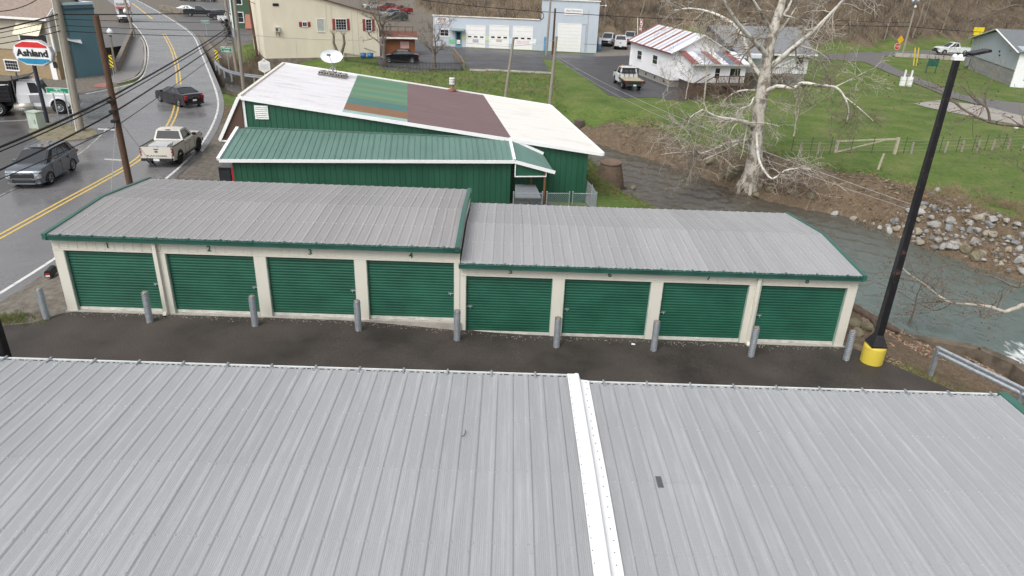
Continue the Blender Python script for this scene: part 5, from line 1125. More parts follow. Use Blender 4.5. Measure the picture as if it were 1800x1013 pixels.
def pickup(label, loc, rz, mat, L=5.35, W=1.90, H=1.83, name='pickup_truck', crew=True, cargo=None, tailtext=None, rim=m_trimblk, flares=True, bed=True):
    t = thing(name, label, 'truck', loc, rz); k = L/5.35; r = .41; zb = 1.20; xc = -.72*k if crew else -.35*k; bf = .80
    top = [(-L/2+.04,.58),(-L/2+.04,bf),(xc,bf),(xc+.01,zb),(1.0*k,zb-.02),(1.25*k,1.20),(L/2-.60,1.17),(L/2-.30,1.12),(L/2-.10,1.04),(L/2-.02,.84),(L/2,.50)]
    body_shell(t, L, W-.02, top, .36, (-1.62*k,1.60*k), .45, mat, (.10,.03), .015)
    cabin(t, [(1.20*k,1.18),(.38*k,H-.06),(xc+.20,H-.06),(xc+.03,1.20)], W/2-.07, W/2-.25, mat, ((.08,.44),(.48,.80)) if crew else ((.10,.75),))
    for x in (-1.62*k,1.60*k):
        for s in (-1,1):
            wheel(t, x, s*(W/2-.12), r, .27, rim, 6, .62)
            if flares: a = MB(); pts = [(x+.47*math.cos(math.pi*q/8), s*(W/2-.0), .38+.47*math.sin(math.pi*q/8)) for q in range(9)]; a.tube(pts, .035, 5); a.build('fender_flare', m_trimblk, t)
    # bed
    for s in (-1,1): a = MB(); a.box(-L/2+.05, xc, s*(W/2-.04)-.045, s*(W/2-.04)+.035, bf-.25, zb+.0); a.build('bed_side', mat, t); bx(t, 'bed_rail', m_trimblk, -L/2+.05, xc, s*(W/2-.045)-.05, s*(W/2-.045)+.04, zb+.001, zb+.03)
    tg = bx(t, 'tailgate', mat, -L/2+.0, -L/2+.075, -W/2+.10, W/2-.10, .56, zb+.015); bx(t, 'bed_front', mat, xc-.06, xc-.003, -W/2+.1, W/2-.1, bf, zb+.02); bx(t, 'bed_liner', m_trimblk, -L/2+.08, xc-.065, -W/2+.085, W/2-.085, bf+.003, bf+.02)
    bx(tg, 'tailgate_handle', m_trimblk, -L/2-.012, -L/2+.001, -.13, .13, 1.07, 1.12)
    a = MB(); a.lathe([(0,-.012),(1,-.012)], (0,0,0), 16, axis='x'); a.v = [(-L/2-.004, v[1]*.11, .95+v[2]*.05) for v in a.v]; a.build('emblem', M('dark_oval_emblem', (.03,.04,.07), .3), tg)
    if tailtext: text_mesh('tailgate_lettering', tailtext, .105, m_trimblk, tg, face_mtx((-L/2-.006,0,.70), (0,-1,0), (0,0,1)), .004, .001, xs=2.9)
    for s in (-1,1):
        bx(t, 'tail_light', m_tail, -L/2-.01, -L/2+.12, s*(W/2-.05)-.055, s*(W/2-.05)+.045, .72, 1.16); 
        for z in (.82,1.03): bx(t, 'reverse_lens', m_head, -L/2-.018, -L/2-.0, s*(W/2-.07)-.03, s*(W/2-.07)+.02, z-.05, z+.05)
        a = MB(); a.obox((L/2-.10, s*(W/2-.20), .88), (.08,-s*.03,0), (0,.15,0), (0,0,.11)); a.build('head_light', m_head, t); bx(t, 'side_step', m_trimblk, -.95*k, .95*k, s*(W/2+.02)-.08, s*(W/2+.02)+.06, .36, .42)
    bx(t, 'rear_bumper', m_trimblk, -L/2-.14, -L/2+.05, -W/2+.06, W/2-.06, .42, .56); bx(t, 'licence_plate', m_plate, -L/2-.155, -L/2-.14, -.17, .17, .43, .57); bx(t, 'front_bumper', m_trimblk, L/2-.1, L/2+.06, -W/2+.1, W/2-.1, .42, .62); bx(t, 'grille', m_trimblk, L/2-.08, L/2+.02, -.55, .55, .66, .94)
    bx(t, 'brake_light', m_tail, xc+.16, xc+.20, -.14, .14, H-.055, H-.015)
    mirrors(t, .85*k, W/2-.03, 1.28, m_trimblk); handles(t, (-.45*k,.25*k), W/2-.005, 1.0); door_lines(t, (.95*k,.0,-.66*k), W/2-.01, .48, 1.08)
    if cargo: cargo(t, L, xc, bf, W)
    return t
m_silver = M('aluminium_box', (.62,.65,.68), .35, .5, .06)
def toolbox(t, L, xc, bf, W):
    a = MB(); a.box(-L/2+.12, -L/2+1.05, -.62, .42, bf+.02, 1.24); b = a.build('tool_box', m_silver, t); bx(b, 'lid', m_silver, -L/2+.10, -L/2+1.08, -.65, .45, 1.243, 1.31); bx(b, 'lock', m_trimblk, -L/2+.085, -L/2+.10, -.14, .0, 1.20, 1.24)
    bx(t, 'loose_cargo', M('red_tool_case', (.20,.03,.04), .5), -L/2+.2, -L/2+.8, -.82, -.66, bf+.02, 1.0)
def head_to(p, q): return math.atan2(q[1]-p[1], q[0]-p[0])
def axle(pr, pf, wb):   # centre and heading from rear/front wheel contact pixels
    return head_to(G(*pr), G(*pf))
rz = head_to(G(137,303), G(97,328)); c_ = G(78,313)
suv('metallic grey suv with chrome blades driving toward the camera', (c_.x+.05, c_.y+.1, .03), rz, paint('slate_grey', (.125,.145,.172), .25, .5))
rz = head_to(G(318,288), G(349,266)); rl = (G(316,288)+G(264,289))/2; fdir = Vector((math.cos(rz), math.sin(rz), 0))
pickup('beige pickup truck with a silver tool box in the bed driving away', (rl.x+fdir.x*1.75, rl.y+fdir.y*1.75, .03), rz, paint('sand', (.66,.63,.56), .35, .1), cargo=toolbox, tailtext='RANGER')
rz = head_to(G(314,187), G(281,178)); rl = (G(314,187)+G(352,186))/2; fdir = Vector((math.cos(rz), math.sin(rz), 0))
sedan('dark plum black sedan turning off the curve of the wet road', (rl.x+fdir.x*1.5, rl.y+fdir.y*1.5, .03), rz, paint('plum_black', (.014,.010,.014), .2, .3), L=5.0, W=1.9)
# black sedan parked by the wooden shed
p = G(704,110); sedan('black sedan parked beside the wooden shed', (p.x, p.y, .03), math.pi+.0+math.atan2(G(729,110).y-G(680,109).y, G(729,110).x-G(680,109).x), paint('navy_black', (.008,.009,.014), .25), L=4.6)
# white pickups behind the garage and at right
for (u, v, rz_, lab, mt, kw) in ((1069,80,math.radians(250),'white pickup truck farthest left of three behind the white house', 'white', {}),
                                 (1090,85,math.radians(82),'silver white pickup truck parked nearest of three by the garage yard', 'white', {}),
                                 (1107,77,math.radians(255),'white van-like pickup parked closest to the flagpole', 'greywhite', {}),
                                 (1671,98,math.radians(178),'white utility pickup truck parked on the far street by the blue grey house', 'white', {})):
    p = G(u, v); pickup(lab, (p.x, p.y, .20 if u > 1500 else .03), rz_, paint(mt, (.70,.71,.72) if mt == 'white' else (.45,.47,.5), .35, .05), L=5.6, W=2.0, H=1.95, rim=m_rim, flares=False)
# flatbed truck on the driveway
def flatbed():
    rz_ = head_to(G(1120,160), G(1088,138)); p = G(1102,152); t = thing('flatbed_truck', 'white crew cab flatbed truck parked on the driveway by the white house', 'truck', (p.x, p.y, .04), rz_); L, W = 6.3, 2.0; mat = paint('white', (.70,.71,.72))
    top = [(-.3,.85),(-.29,1.22),(1.6,1.20),(1.9,1.22),(2.9,1.14),(3.1,1.0),(3.15,.55)]
    body_shell(t, 6.3, W, top, .42, (2.05,), .47, mat, (.08,0)); cabin(t, [(1.75,1.2),(1.15,1.95),(-.05,1.97),(-.27,1.22)], W/2-.07, W/2-.2, mat, ((.1,.46),(.5,.85)))
    for x in (-1.7,2.05):
        for s in (-1,1): wheel(t, x, s*.88, .41, .30, m_rim, 6, .6)
    bx(t, 'frame_rail', m_trimblk, -3.0, -.3, -.45, .45, .55, .85)
    for i in range(9): a = MB(); a.box(-3.1, -.42, -1.05+i*.235, -1.05+i*.235+.22, .92, .98); a.build('deck_plank', M('weathered_deck', (.36,.32,.22), .85, 0, .3, 4), t)
    for s in (-1,1): bx(t, 'deck_side', m_trimblk, -3.15, -.40, s*1.09-.04, s*1.09+.04, .84, 1.0)
    bx(t, 'deck_tail', m_trimblk, -3.2, -3.12, -1.1, 1.1, .72, 1.0); bx(t, 'rear_bumper', M('dark_green_bumper', (.03,.06,.05), .5), -3.25, -3.1, -.9, .9, .5, .66)
    a = MB()
    for x in (-1.0,-.5,0,.5,1.0): a.bar((-.42,x,.98),(-.42,x,1.9),.05)
    a.bar((-.42,-1.05,1.9),(-.42,1.05,1.9),.07); a.bar((-.42,-1.05,1.45),(-.42,1.05,1.45),.05); a.build('headache_rack', m_trimblk, t)
    for s in (-1,1): bx(t, 'tail_light', m_tail, -3.22, -3.2, s*.85-.12, s*.85+.12, .78, .92); bx(t, 'head_light', m_head, 3.05, 3.13, s*.75-.16, s*.75+.16, .82, 1.02)
    mirrors(t, 1.5, .98, 1.35, m_trimblk); bx(t, 'licence_plate', m_plate, -3.265, -3.25, -.15, .15, .5, .64)
    for x in (-.8,.8): a = MB(); a.ico((.9,x*.6,2.06), .06, 1); a.build('cab_marker_light', M('amber_lens', (.6,.2,.03), .3), t)
flatbed()
# dump truck
def dump():
    rz_ = head_to(G(12,198), G(112,195)); p = G(112,197); t = thing('dump_truck', 'dump truck with white cab and black ribbed box behind the red, white and blue sign', 'truck', (p.x-math.cos(rz_)*3.2*.95, p.y-math.sin(rz_)*3.2*.95, .03), rz_); t.scale = (.95,.95,.95); mat = paint('truck_white', (.74,.75,.76), .3, .0); W = 2.35
    xf = 3.2; top = [(1.2,.95),(1.21,1.62),(2.55,1.62),(3.9,1.48),(4.35,1.40),(4.42,.75)]
    body_shell(t, 8.8, 2.0, top, .62, (xf,), .62, mat, (.10,0), .05, 'hood'); cabin(t, [(2.42,1.6),(2.0,2.55),(.62,2.62),(.42,1.6)], .98, .88, mat, ((.48,.86),))
    bx(t, 'cab_rear', mat, .40, 1.22, -1.0, 1.0, .85, 1.62); bx(t, 'door_panel', M('grey_door_decal', (.30,.30,.31), .5), 1.25, 2.1, -1.015, -.995, .95, 1.55)
    a = MB(); a.obox((1.3,0,2.68), (.55,0,.0), (0,.8,0), (0,0,.08)); a.build('cab_roof_cap', mat, t)
    for x in (xf,): 
        for s in (-1,1): wheel(t, x, s*1.0, .52, .30, m_rim, 8, .58)
    for x in (-1.0,-2.3):
        for s in (-1,1): wheel(t, x, s*.98, .52, .50, m_rim, 8, .58)
    bx(t, 'chassis', m_trimblk, -4.2, 4.0, -.42, .42, .65, .95)
    for s in (-1,1): a = MB(); a.lathe([(0,-.65),(.33,-.65),(.33,.65),(0,.65)], (.75,s*.85,.66), 18, axis='x'); a.build('fuel_tank', M('brushed_tank', (.55,.52,.45), .35, .5), t); bx(t, 'cab_step', m_chrome, .2, 1.9, s*1.12-.10, s*1.12+.08, .38, .43)
    mb_ = M('black_dump_body', (.012,.012,.015), .4, 0, .3, 3)
    a = MB(); a.box(-4.6,.15,-1.15,1.15,1.12,1.22); a.box(-4.6,.15,-1.2,-1.13,1.1,2.35); a.box(-4.6,.15,1.13,1.2,1.1,2.35); a.box(.08,.2,-1.2,1.2,1.1,2.7); a.box(-4.66,-4.58,-1.2,1.2,1.1,2.35); bd = a.build('dump_box', mb_, t)
    for k in range(4): bx(bd, 'box_rib', mb_, -4.5, .1, -1.26, -1.2, 1.25+k*.29, 1.38+k*.29)
    for k in range(5): bx(bd, 'box_post', mb_, -4.4+k*1.08, -4.28+k*1.08, -1.28, -1.2, 1.1, 2.4)
    a = MB(); a.slab([(.1,-1.2,2.62),(.1,1.2,2.62),(1.5,1.1,2.95),(1.5,-1.1,2.95)], (0,0,1), .06); a.build('cab_shield', mb_, bd); bx(bd, 'top_rail', M('white_rail', (.6,.6,.6), .5), -4.6, .1, -1.24, -1.14, 2.353, 2.43)
    for s in (-1,1): a = MB(); a.tube([(.32,s*.86,.9),(.32,s*.86,3.05)], .075, 10); a.build('exhaust_stack', m_chrome, t); bx(t, 'head_light', m_head, 4.30, 4.40, s*.72-.14, s*.72+.14, .95, 1.15)
    bx(t, 'grille', m_chrome, 4.36, 4.46, -.46, .46, .72, 1.38)
    for k in range(5): bx(t, 'grille_slat', m_trimblk, 4.46, 4.475, -.42+k*.18, -.34+k*.18, .76, 1.34)
    bx(t, 'front_bumper', m_chrome, 4.40, 4.58, -1.1, 1.1, .40, .66); mirrors(t, 2.1, 1.08, 1.95, m_chrome)
    for k in range(5): a = MB(); a.ico((1.75,-.6+k*.3,2.78), .05, 1); a.build('cab_marker_light', M('amber_lens', (.6,.2,.03), .3), t)
    # front fender arch lip
    for s in (-1,1): a = MB(); pts = [(xf+.66*math.cos(math.pi*q/10), s*1.02, .60+.66*math.sin(math.pi*q/10)) for q in range(11)]; a.tube(pts, .07, 6); a.build('fender', mat, t)
dump()
# rental box truck
def box_truck():
    p = G(205,40); t = thing('box_truck', 'white rental box truck with red orange band parked at the lot beyond the bridge', 'truck', (p.x, p.y+3, .03), math.radians(-62)); mat = paint('white', (.70,.71,.72)); W = 2.3
    top = [(1.3,.8),(1.31,1.35),(2.3,1.32),(3.1,1.15),(3.35,.95),(3.4,.55)]; body_shell(t, 7.0, 2.05, top, .42, (2.5,), .46, mat, (.10,0)); cabin(t, [(2.35,1.3),(1.85,2.1),(1.35,2.15),(1.3,1.32)], .95, .82, mat, ((.2,.75),))
    for x in (-2.0,2.5):
        for s in (-1,1): wheel(t, x, s*.92, .40, .28, m_rim, 6, .55)
    bx(t, 'cargo_box', mat, -3.6, 1.28, -1.15, 1.15, .75, 3.2); a = MB(); a.slab([(1.28,-1.1,2.25),(1.28,1.1,2.25),(1.28,1.1,3.2),(1.28,-1.1,3.2)], (1,0,0), .95); b = a.build('cab_overhang', mat, t)
    m_or = M('red_orange_band', (.62,.10,.05), .4); bx(t, 'colour_band', m_or, -3.6, 1.28, -1.17, -1.153, 2.2, 2.75); bx(t, 'colour_band', m_or, -3.6, 1.28, 1.153, 1.17, 2.2, 2.75); bx(t, 'colour_band', m_or, 2.232, 2.25, -1.1, 1.1, 2.22, 2.5)
    text_mesh('box_lettering', 'U-HAUL', .55, m_blacktext, t, face_mtx((2.255,0,2.85), (0,1,0), (0,0,1)), .004, .004)
    text_mesh('box_lettering', 'U-HAUL', .5, m_trimw, t, face_mtx((-1.2,-1.175,2.47), (1,0,0), (0,0,1)), .004, .004)
    bx(t, 'front_bumper', m_trimblk, 3.35, 3.5, -.95, .95, .42, .68); bx(t, 'grille', m_trimblk, 3.30, 3.41, -.5, .5, .72, .95)
    for s in (-1,1): bx(t, 'head_light', m_head, 3.28, 3.38, s*.72-.16, s*.72+.16, .78, .98)
    mirrors(t, 2.0, 1.08, 1.5, m_trimblk)
box_truck()
# parked rows at the top of the picture
for (u, v, kind, deg, col, lab) in (
    (352,29,'p',15,(.02,.028,.035),'dark blue grey pickup parked behind the white car at the far corner lot'),
    (392,35,'s',20,(.03,.035,.05),'dark hatchback behind the utility poles in the corner lot'),
    (408,42,'p',-35,(.68,.69,.7),'white pickup nearest the two utility poles in the corner lot'),
    (441,47,'c',150,(.02,.02,.025),'small black car beside the tall cream wall in the corner lot'),
    (332,24,'c',10,(.70,.71,.72),'white car at the left end of the corner lot row'),
    (330,2,'c',160,(.02,.025,.05),'dark blue car at the top edge beyond the road bend'),
    (365,3,'s',170,(.05,.05,.06),'dark suv at the top edge beyond the low wall'),
    (658,17,'p',200,(.68,.69,.7),'white pickup in the upper lot nearest the cream building'),
    (681,19,'s',205,(.33,.02,.03),'dark red suv in the upper lot beside the white pickup'),
    (703,25,'p',215,(.40,.02,.03),'bright red pickup in the upper lot at the scrub edge'),
    (688,32,'s',205,(.50,.51,.50),'pale grey suv in the front row of the upper lot'),
    (697,37,'s',205,(.06,.08,.07),'dark green suv in front of the pale grey one in the upper lot')):
    p = G(u, v); m = paint('lot_%d_%d' % (u, v), col); loc = (p.x, p.y, .05); rz_ = math.radians(deg)
    if kind == 'p': pickup(lab, loc, rz_, m, L=5.6, W=2.0, H=1.9, rim=m_rim, flares=False)
    elif kind == 's': suv(lab, loc, rz_, m)
    else: sedan(lab, loc, rz_, m, L=4.6)
# ================================================================ street furniture, poles, wires, signs, fences
def upole(name, label, base, top_px, ext, r0, r1, mat, arms=None):
    b = Vector(base); tp = onY(top_px[0], top_px[1], b.y); tp = b+(tp-b)*ext
    t = thing(name, label, 'utility pole', b); d = tp-b
    a = MB(); n = 7; a.tube([d*(i/n)+Vector((0,0,-.3 if i == 0 else 0)) for i in range(n+1)], [r0+(r1-r0)*i/n for i in range(n+1)], 10); a.build('shaft', mat, t)
    t['_top'] = tuple(tp); return t
def on_pole(t, v):  # point on a pole axis seen at image row v
    b = Vector(t.location); tp = Vector(t['_top']); lo, hi = 0., 1.
    for _ in range(40):
        m = (lo+hi)/2; p = b.lerp(tp, m)-CAM; y = 506.5-F_PX*p.dot(UP)/p.dot(FW)
        if y > v: lo = m
        else: hi = m
    return b.lerp(tp, lo)
P1 = upole('utility_pole', 'dark brown leaning utility pole behind the left end of the storage roof', G(232,342), (168,27), 1, .17, .14, m_brownwood)
P2 = upole('utility_pole', 'thick grey utility pole beside the green street sign', G(143,232), (99,0), 1.12, .24, .2, m_greywood)
P3 = upole('utility_pole', 'right of the two tall grey utility poles by the guardrail', G(428,152), (412,0), 1.25, .19, .15, m_greywood)
P4 = upole('utility_pole', 'left of the two tall grey utility poles, tangled cables on it', G(416,124), (396,0), 1.25, .18, .15, m_greywood)
P5 = upole('utility_pole', 'dark utility pole standing against the left end of the cream wall', G(452,96), (437,0), 1.2, .17, .14, m_brownwood)
P6a = upole('utility_pole', 'grey post with bare top behind the mauve roof, before the parking lot', G(888,172), (903,66), 1, .15, .12, m_greywood)
P6b = upole('utility_pole', 'grey post with bare top behind the white roof end', G(966,186), (978,64), 1, .16, .13, m_greywood)
P7a = upole('utility_pole', 'pale tall utility pole in front of the blue garage door', G(960,98), (968,0), 1.15, .17, .13, m_greywood)
P7b = upole('utility_pole', 'dark brown utility pole right beside the pale one at the garage', G(971,96), (976,15), 1, .17, .13, m_brownwood)
P8 = upole('utility_pole', 'slanting utility pole with white transformers beside the stop sign', G(1585,101), (1612,0), 1.1, .16, .12, m_greywood)
P9 = upole('utility_pole', 'green grey utility pole beside the bridge sidewalk', G(236,64), (219,0), 1.15, .22, .17, m_greywood)
# hardware
a = MB(); a.lathe([(.0,0),(.22,0),(.22,.7),(.0,.75)], (0,0,0), 12)
for k, (u, v) in enumerate(((1605,3),(1614,2))):
    p = onY(u, v, P8.location.y-.4)-Vector(P8.location); obj('transformer', a.mesh('transformer', m_galv), P8, loc=p-Vector((0,0,.35)))
p = onY(1609,12,P8.location.y-.3)-Vector(P8.location); a = MB(); a.ico(p, .22, 1); a.build('lamp', m_white, P8)
for k, v in enumerate((44,50,56,62,36)):
    p = on_pole(P4, v)-Vector(P4.location); a = MB(); a.ico(p+Vector((-.25+.1*(k % 3),-.25,0)), .22, 1, .25, seed=k); a.tube([p+Vector((0,-.1,0)), p+Vector((-.5-.1*k,-.3,-.1)), p+Vector((-.35,-.35,-.8)), p+Vector((.1,-.15,-.9))], .03, 5); a.build('splice_enclosure', m_blacktext, P4)
p = on_pole(P3, 58)-Vector(P3.location); a = MB(); a.box(p.x-.42, p.x-.2, p.y-.3, p.y-.1, p.z-.35, p.z+.35); a.build('junction_box', m_galv, P3)
p0 = Vector((0,0,0)); tp = Vector(P2['_top'])-Vector(P2.location); a = MB(); a.tube([p0+Vector((-.26,-.1,0)), tp*.9+Vector((-.22,-.1,0))], .06, 6); a.build('conduit', M('pale_conduit', (.55,.55,.48), .5), P2)
for v in (232-8, 232-40): pass
for v in (178, 195, 212): p = on_pole(P1, v)-Vector(P1.location); a = MB(); a.obox(p+Vector((0,-.2,0)), (.16,0,0), (0,.12,0), (0,0,.07)); a.build('clamp', m_dark, P1)
for v in (229, 282): p = on_pole(P1, v)-Vector(P1.location); a = MB(); a.bar(p, p+Vector((-1.0,-.1,.05)), .05); a.build('standoff_bracket', M('fibreglass_arm', (.6,.6,.58), .5), P1)
m_wire = M('black_cable', (.012,.012,.013), .6); m_gwire = M('grey_wire', (.34,.34,.34), .5)
def cable(label, pts, r, sag=.25, mat=None, name='power_line', n=14):
    a = MB(); path = []
    for A_, B_ in zip(pts[:-1], pts[1:]):
        A_, B_ = Vector(A_), Vector(B_)
        for k in range(n): t = k/n; path.append(A_.lerp(B_, t)-Vector((0,0,sag*4*t*(1-t))))
    path.append(Vector(pts[-1])); a.tube(path, r, 5, False); return a.build(name, mat or m_wire, label=label, cat='cable')
def left_end(u, v): return onY(u, v, 4.0)
for k, (v1, v4, le, r, lab) in enumerate(((170,47,(-120,305),.055,'thickest black cable crossing the road to the brown leaning pole'),(177,52,(-120,313),.03,'thin cable lashed just under the thickest black cable'),(197,60,(-120,352),.045,'second thick black cable below the top pair, over the grey suv'),(221,74,(-120,362),.022,'lowest thin cable passing over the roof of the grey suv'))):
    cable(lab, [left_end(*le), on_pole(P1, v1)+Vector((0,-.2,0)), on_pole(P4, v4)], r, .12)
for k, (v2, v4, le, r, lab) in enumerate(((25,21,(-60,62),.045,'topmost thick cable crossing above the tan house'),(33,39,(-60,68),.022,'second thin wire from the top between the grey poles'),(44,54,(-60,76),.022,'third thin wire from the top between the grey poles'),(54,64,(-60,86),.028,'fourth wire, lowest of those crossing above the wet road curve'))):
    cable(lab, [onY(le[0], le[1], P2.location.y-4), on_pole(P2, v2)+Vector((0,-.2,0)), on_pole(P4, v4)], r, .1)
cable('wire crossing the top left corner over the shingle roof', [onY(-20,20,30), onY(70,-4,34)], .03, .3)
cable('long dark wire across the hillside from the garage pole to the far right pole', [on_pole(P7b, 22), on_pole(P8, 47)], .05, .35); cable('dark wire running left from the garage pole above the garage roof', [on_pole(P7b, 22), onY(640,-14,75)], .045, .3)
cable('dark wire leaving the far right pole toward the right edge', [on_pole(P8, 47), onY(1900,62,P8.location.y+4)], .05, .3); cable('thin upper wire from the slanting pole across the wooded hill', [on_pole(P8, 40), onY(1300,22,100)], .035, .3)
blk = lambda v: Vector((27.32,-.98,5.4+v))
cable('upper of two pale service wires sagging over the lawn to the black light pole', [on_pole(P6b, 97), blk(.12)], .011, .55, m_gwire); cable('lower of two pale service wires sagging over the lawn to the black light pole', [on_pole(P6b, 101), blk(-.05)], .009, .75, m_gwire)
cable('thin wire slanting down across the cream wall', [on_pole(P5, 2), G(662,101)+Vector((0,0,.6))], .03, .15); cable('low wire from the left grey pole along the cream wall', [on_pole(P3, 60), onY(700,68,76)], .018, .35, m_gwire); cable('low grey wire passing in front of the bare tree by the garage', [onY(700,62,76), onY(890,82,P6a.location.y+6), on_pole(P6b, 70)], .018, .1, m_gwire)
cable('left thin guy wire of the brown leaning pole', [on_pole(P1, 205), G(192,392)], .012, 0, m_gwire); cable('right thin guy wire of the brown leaning pole', [on_pole(P1, 205), G(288,316)], .012, 0, m_gwire)

# ---- the big station sign
b = G(84,217); t = thing('station_sign', 'tall six sided red, white and blue sign on a dark post', 'sign', b, math.radians(-4))
Fs = Fr(b, math.radians(-4)); PX = [(19.5,79.5),(40,71.5),(67,71.5),(88,76.5),(93,99.5),(73,114.5),(46,115),(26,107)]
pts = [Fs.at(u, v, -.12) for u, v in PX]; xs = [p[0] for p in pts]; zs = [p[1] for p in pts]; x0, x1, z0, z1 = min(xs), max(xs), min(zs), max(zs); cx = (x0+x1)/2; W2 = (x1-x0)/2; H2 = (z1-z0)/2; cz = (z0+z1)/2
a = MB(); a.tube([(0,0,-.2),(0,0,z0+.3)], .13, 12); a.build('post', M('navy_post', (.025,.03,.045), .5), t)
hexo = lambda k, kz=None: [(cx-W2*k, cz), (cx-W2*k*.9, cz+H2*.55*k), (cx-W2*.42*k, cz+H2*k), (cx+W2*.42*k, cz+H2*k), (cx+W2*.9*k, cz+H2*.55*k), (cx+W2*k, cz), (cx+W2*.9*k, cz-H2*.55*k), (cx+W2*.42*k, cz-H2*k), (cx-W2*.42*k, cz-H2*k), (cx-W2*.9*k, cz-H2*.55*k)]
a = MB(); a.slab([(x,-.12,z) for x, z in reversed(hexo(1.0))], (0,1,0), .34); a.build('cabinet', M('sign_grey_edge', (.42,.43,.43), .5), t)
a = MB(); a.slab([(x,-.14,z) for x, z in reversed(hexo(.95))], (0,1,0), .02); a.build('face', M('sign_white_face', (.82,.83,.83), .35), t)
a = MB(); a.slab([(cx-W2*.80,-.15,cz+H2*.44),(cx+W2*.80,-.15,cz+H2*.44),(cx+W2*.78,-.15,cz+H2*.58),(cx+W2*.38,-.15,cz+H2*.86),(cx-W2*.38,-.15,cz+H2*.86),(cx-W2*.78,-.15,cz+H2*.58)], (0,-1,0), .012); a.build('red_band', M('sign_red', (.62,.03,.03), .4), t)
a = MB(); a.slab([(cx-W2*.80,-.15,cz-H2*.44),(cx-W2*.78,-.15,cz-H2*.58),(cx-W2*.38,-.15,cz-H2*.86),(cx+W2*.38,-.15,cz-H2*.86),(cx+W2*.78,-.15,cz-H2*.58),(cx+W2*.80,-.15,cz-H2*.44)], (0,-1,0), .012); a.build('blue_band', M('sign_blue', (.02,.24,.42), .4), t)
text_mesh('lettering', 'Ashland', H2*.74, m_blacktext, t, face_mtx((cx,-.165,cz-H2*.02),(1,0,0),(0,0,1)), .008, .022, xs=1.12)
b = G(67,226); t = thing('utility_cabinet', 'pale green utility cabinet at the foot of the station sign', 'cabinet', b, math.radians(-20)); a = MB(); a.box(-.45,.45,-.3,.3,-.1,1.15); a.build('body', M('pale_green_cabinet', (.40,.47,.40), .5), t); a = MB(); a.obox((0,0,1.18), (.49,0,0), (0,.34,0), (0,0,.035)); a.build('lid', M('pale_green_cabinet', (.4,.5,.4)), t); a = MB(); a.box(.2,.26,-.325,-.302,.4,.7); a.build('latch', m_galv, t)
def panel_sign(name, label, base, px, lines, col, posts=1, txtcol=None, z=0, ang=0, round_=False, h=.16):
    b = G(base[0], base[1], z); f = Fr(b, ang, z); t = thing(name, label, 'sign', b, ang); (u0, v0, u1, v1) = px
    x0, z1 = f.at(u0, v0, -.06); x1, z0 = f.at(u1, v1, -.06)
    for k in range(posts): xx_ = (x0+x1)/2 if posts == 1 else x0+(x1-x0)*(.25+.5*k); a = MB(); a.box(xx_-.035, xx_+.035, -.03, .03, -.2, z1-.05); a.build('post', m_galv, t)
    a = MB(); a.box(x0, x1, -.06, -.035, z0, z1); p = a.build('panel', m_trimw, t); a = MB(); e = .03; a.box(x0+e, x1-e, -.068, -.06, z0+e, z1-e); a.build('field', col, p)
    n = len(lines)
    for i, (s, k) in enumerate(lines): text_mesh('lettering', s, (z1-z0)*k, txtcol or m_trimw, p, face_mtx(((x0+x1)/2, -.072, z1-(z1-z0)*(i+.55)/n), (1,0,0), (0,0,1)), .002, .004)
    return t
m_sg = M('sign_green', (.0,.25,.14), .4)
panel_sign('street_sign', 'wide green street name sign on two posts below the station sign', (106,222), (80,154,122,165), [('High St',.42),('Grand Run Rd  o',.40)], m_sg, 2)
panel_sign('creek_sign', 'small green creek name sign beside the left tall pole', (401,130), (388,82,408,92), [('Wheelers',.42),('Creek',.42)], m_sg)
panel_sign('street_sign', 'narrow green street name blade on a thin post beyond the bridge', (363,64), (353,36,368,41), [('Creek St',.62)], m_sg)
def marker(label, base, px, s):
    b = G(*base); f = Fr(b, 0); t = thing('object_marker', label, 'sign', b); x0, z1 = f.at(px[0], px[1], -.05); x1, z0 = f.at(px[2], px[3], -.05); w_ = x1-x0
    a = MB(); a.box((x0+x1)/2-.03,(x0+x1)/2+.03,-.02,.03,-.2,z1-.1); a.build('post', m_galv, t); a = MB(); a.box(x0,x1,-.05,-.03,z0,z1); p = a.build('panel', M('sign_yellow', (.80,.62,.02), .4), t)
    H_ = z1-z0
    for k in range(-1, 4):
        zc = z0+H_*(k+.2)/3.2; q = [(x0,zc),(x1,zc+s*w_*.9),(x1,zc+s*w_*.9+H_*.15),(x0,zc+H_*.15)]; q = [(x, min(max(z, z0), z1)) for x, z in q]
        a = MB(); a.slab([(x,-.052,z) for x, z in q], (0,-1,0), .004); a.build('stripe', m_blacktext, p)
marker('black and yellow striped marker on the sidewalk side of the bridge', (203,140), (190,97,200,119), -1); marker('black and yellow striped marker at the guardrail end', (383,117), (376.5,88.5,384.5,107), 1)
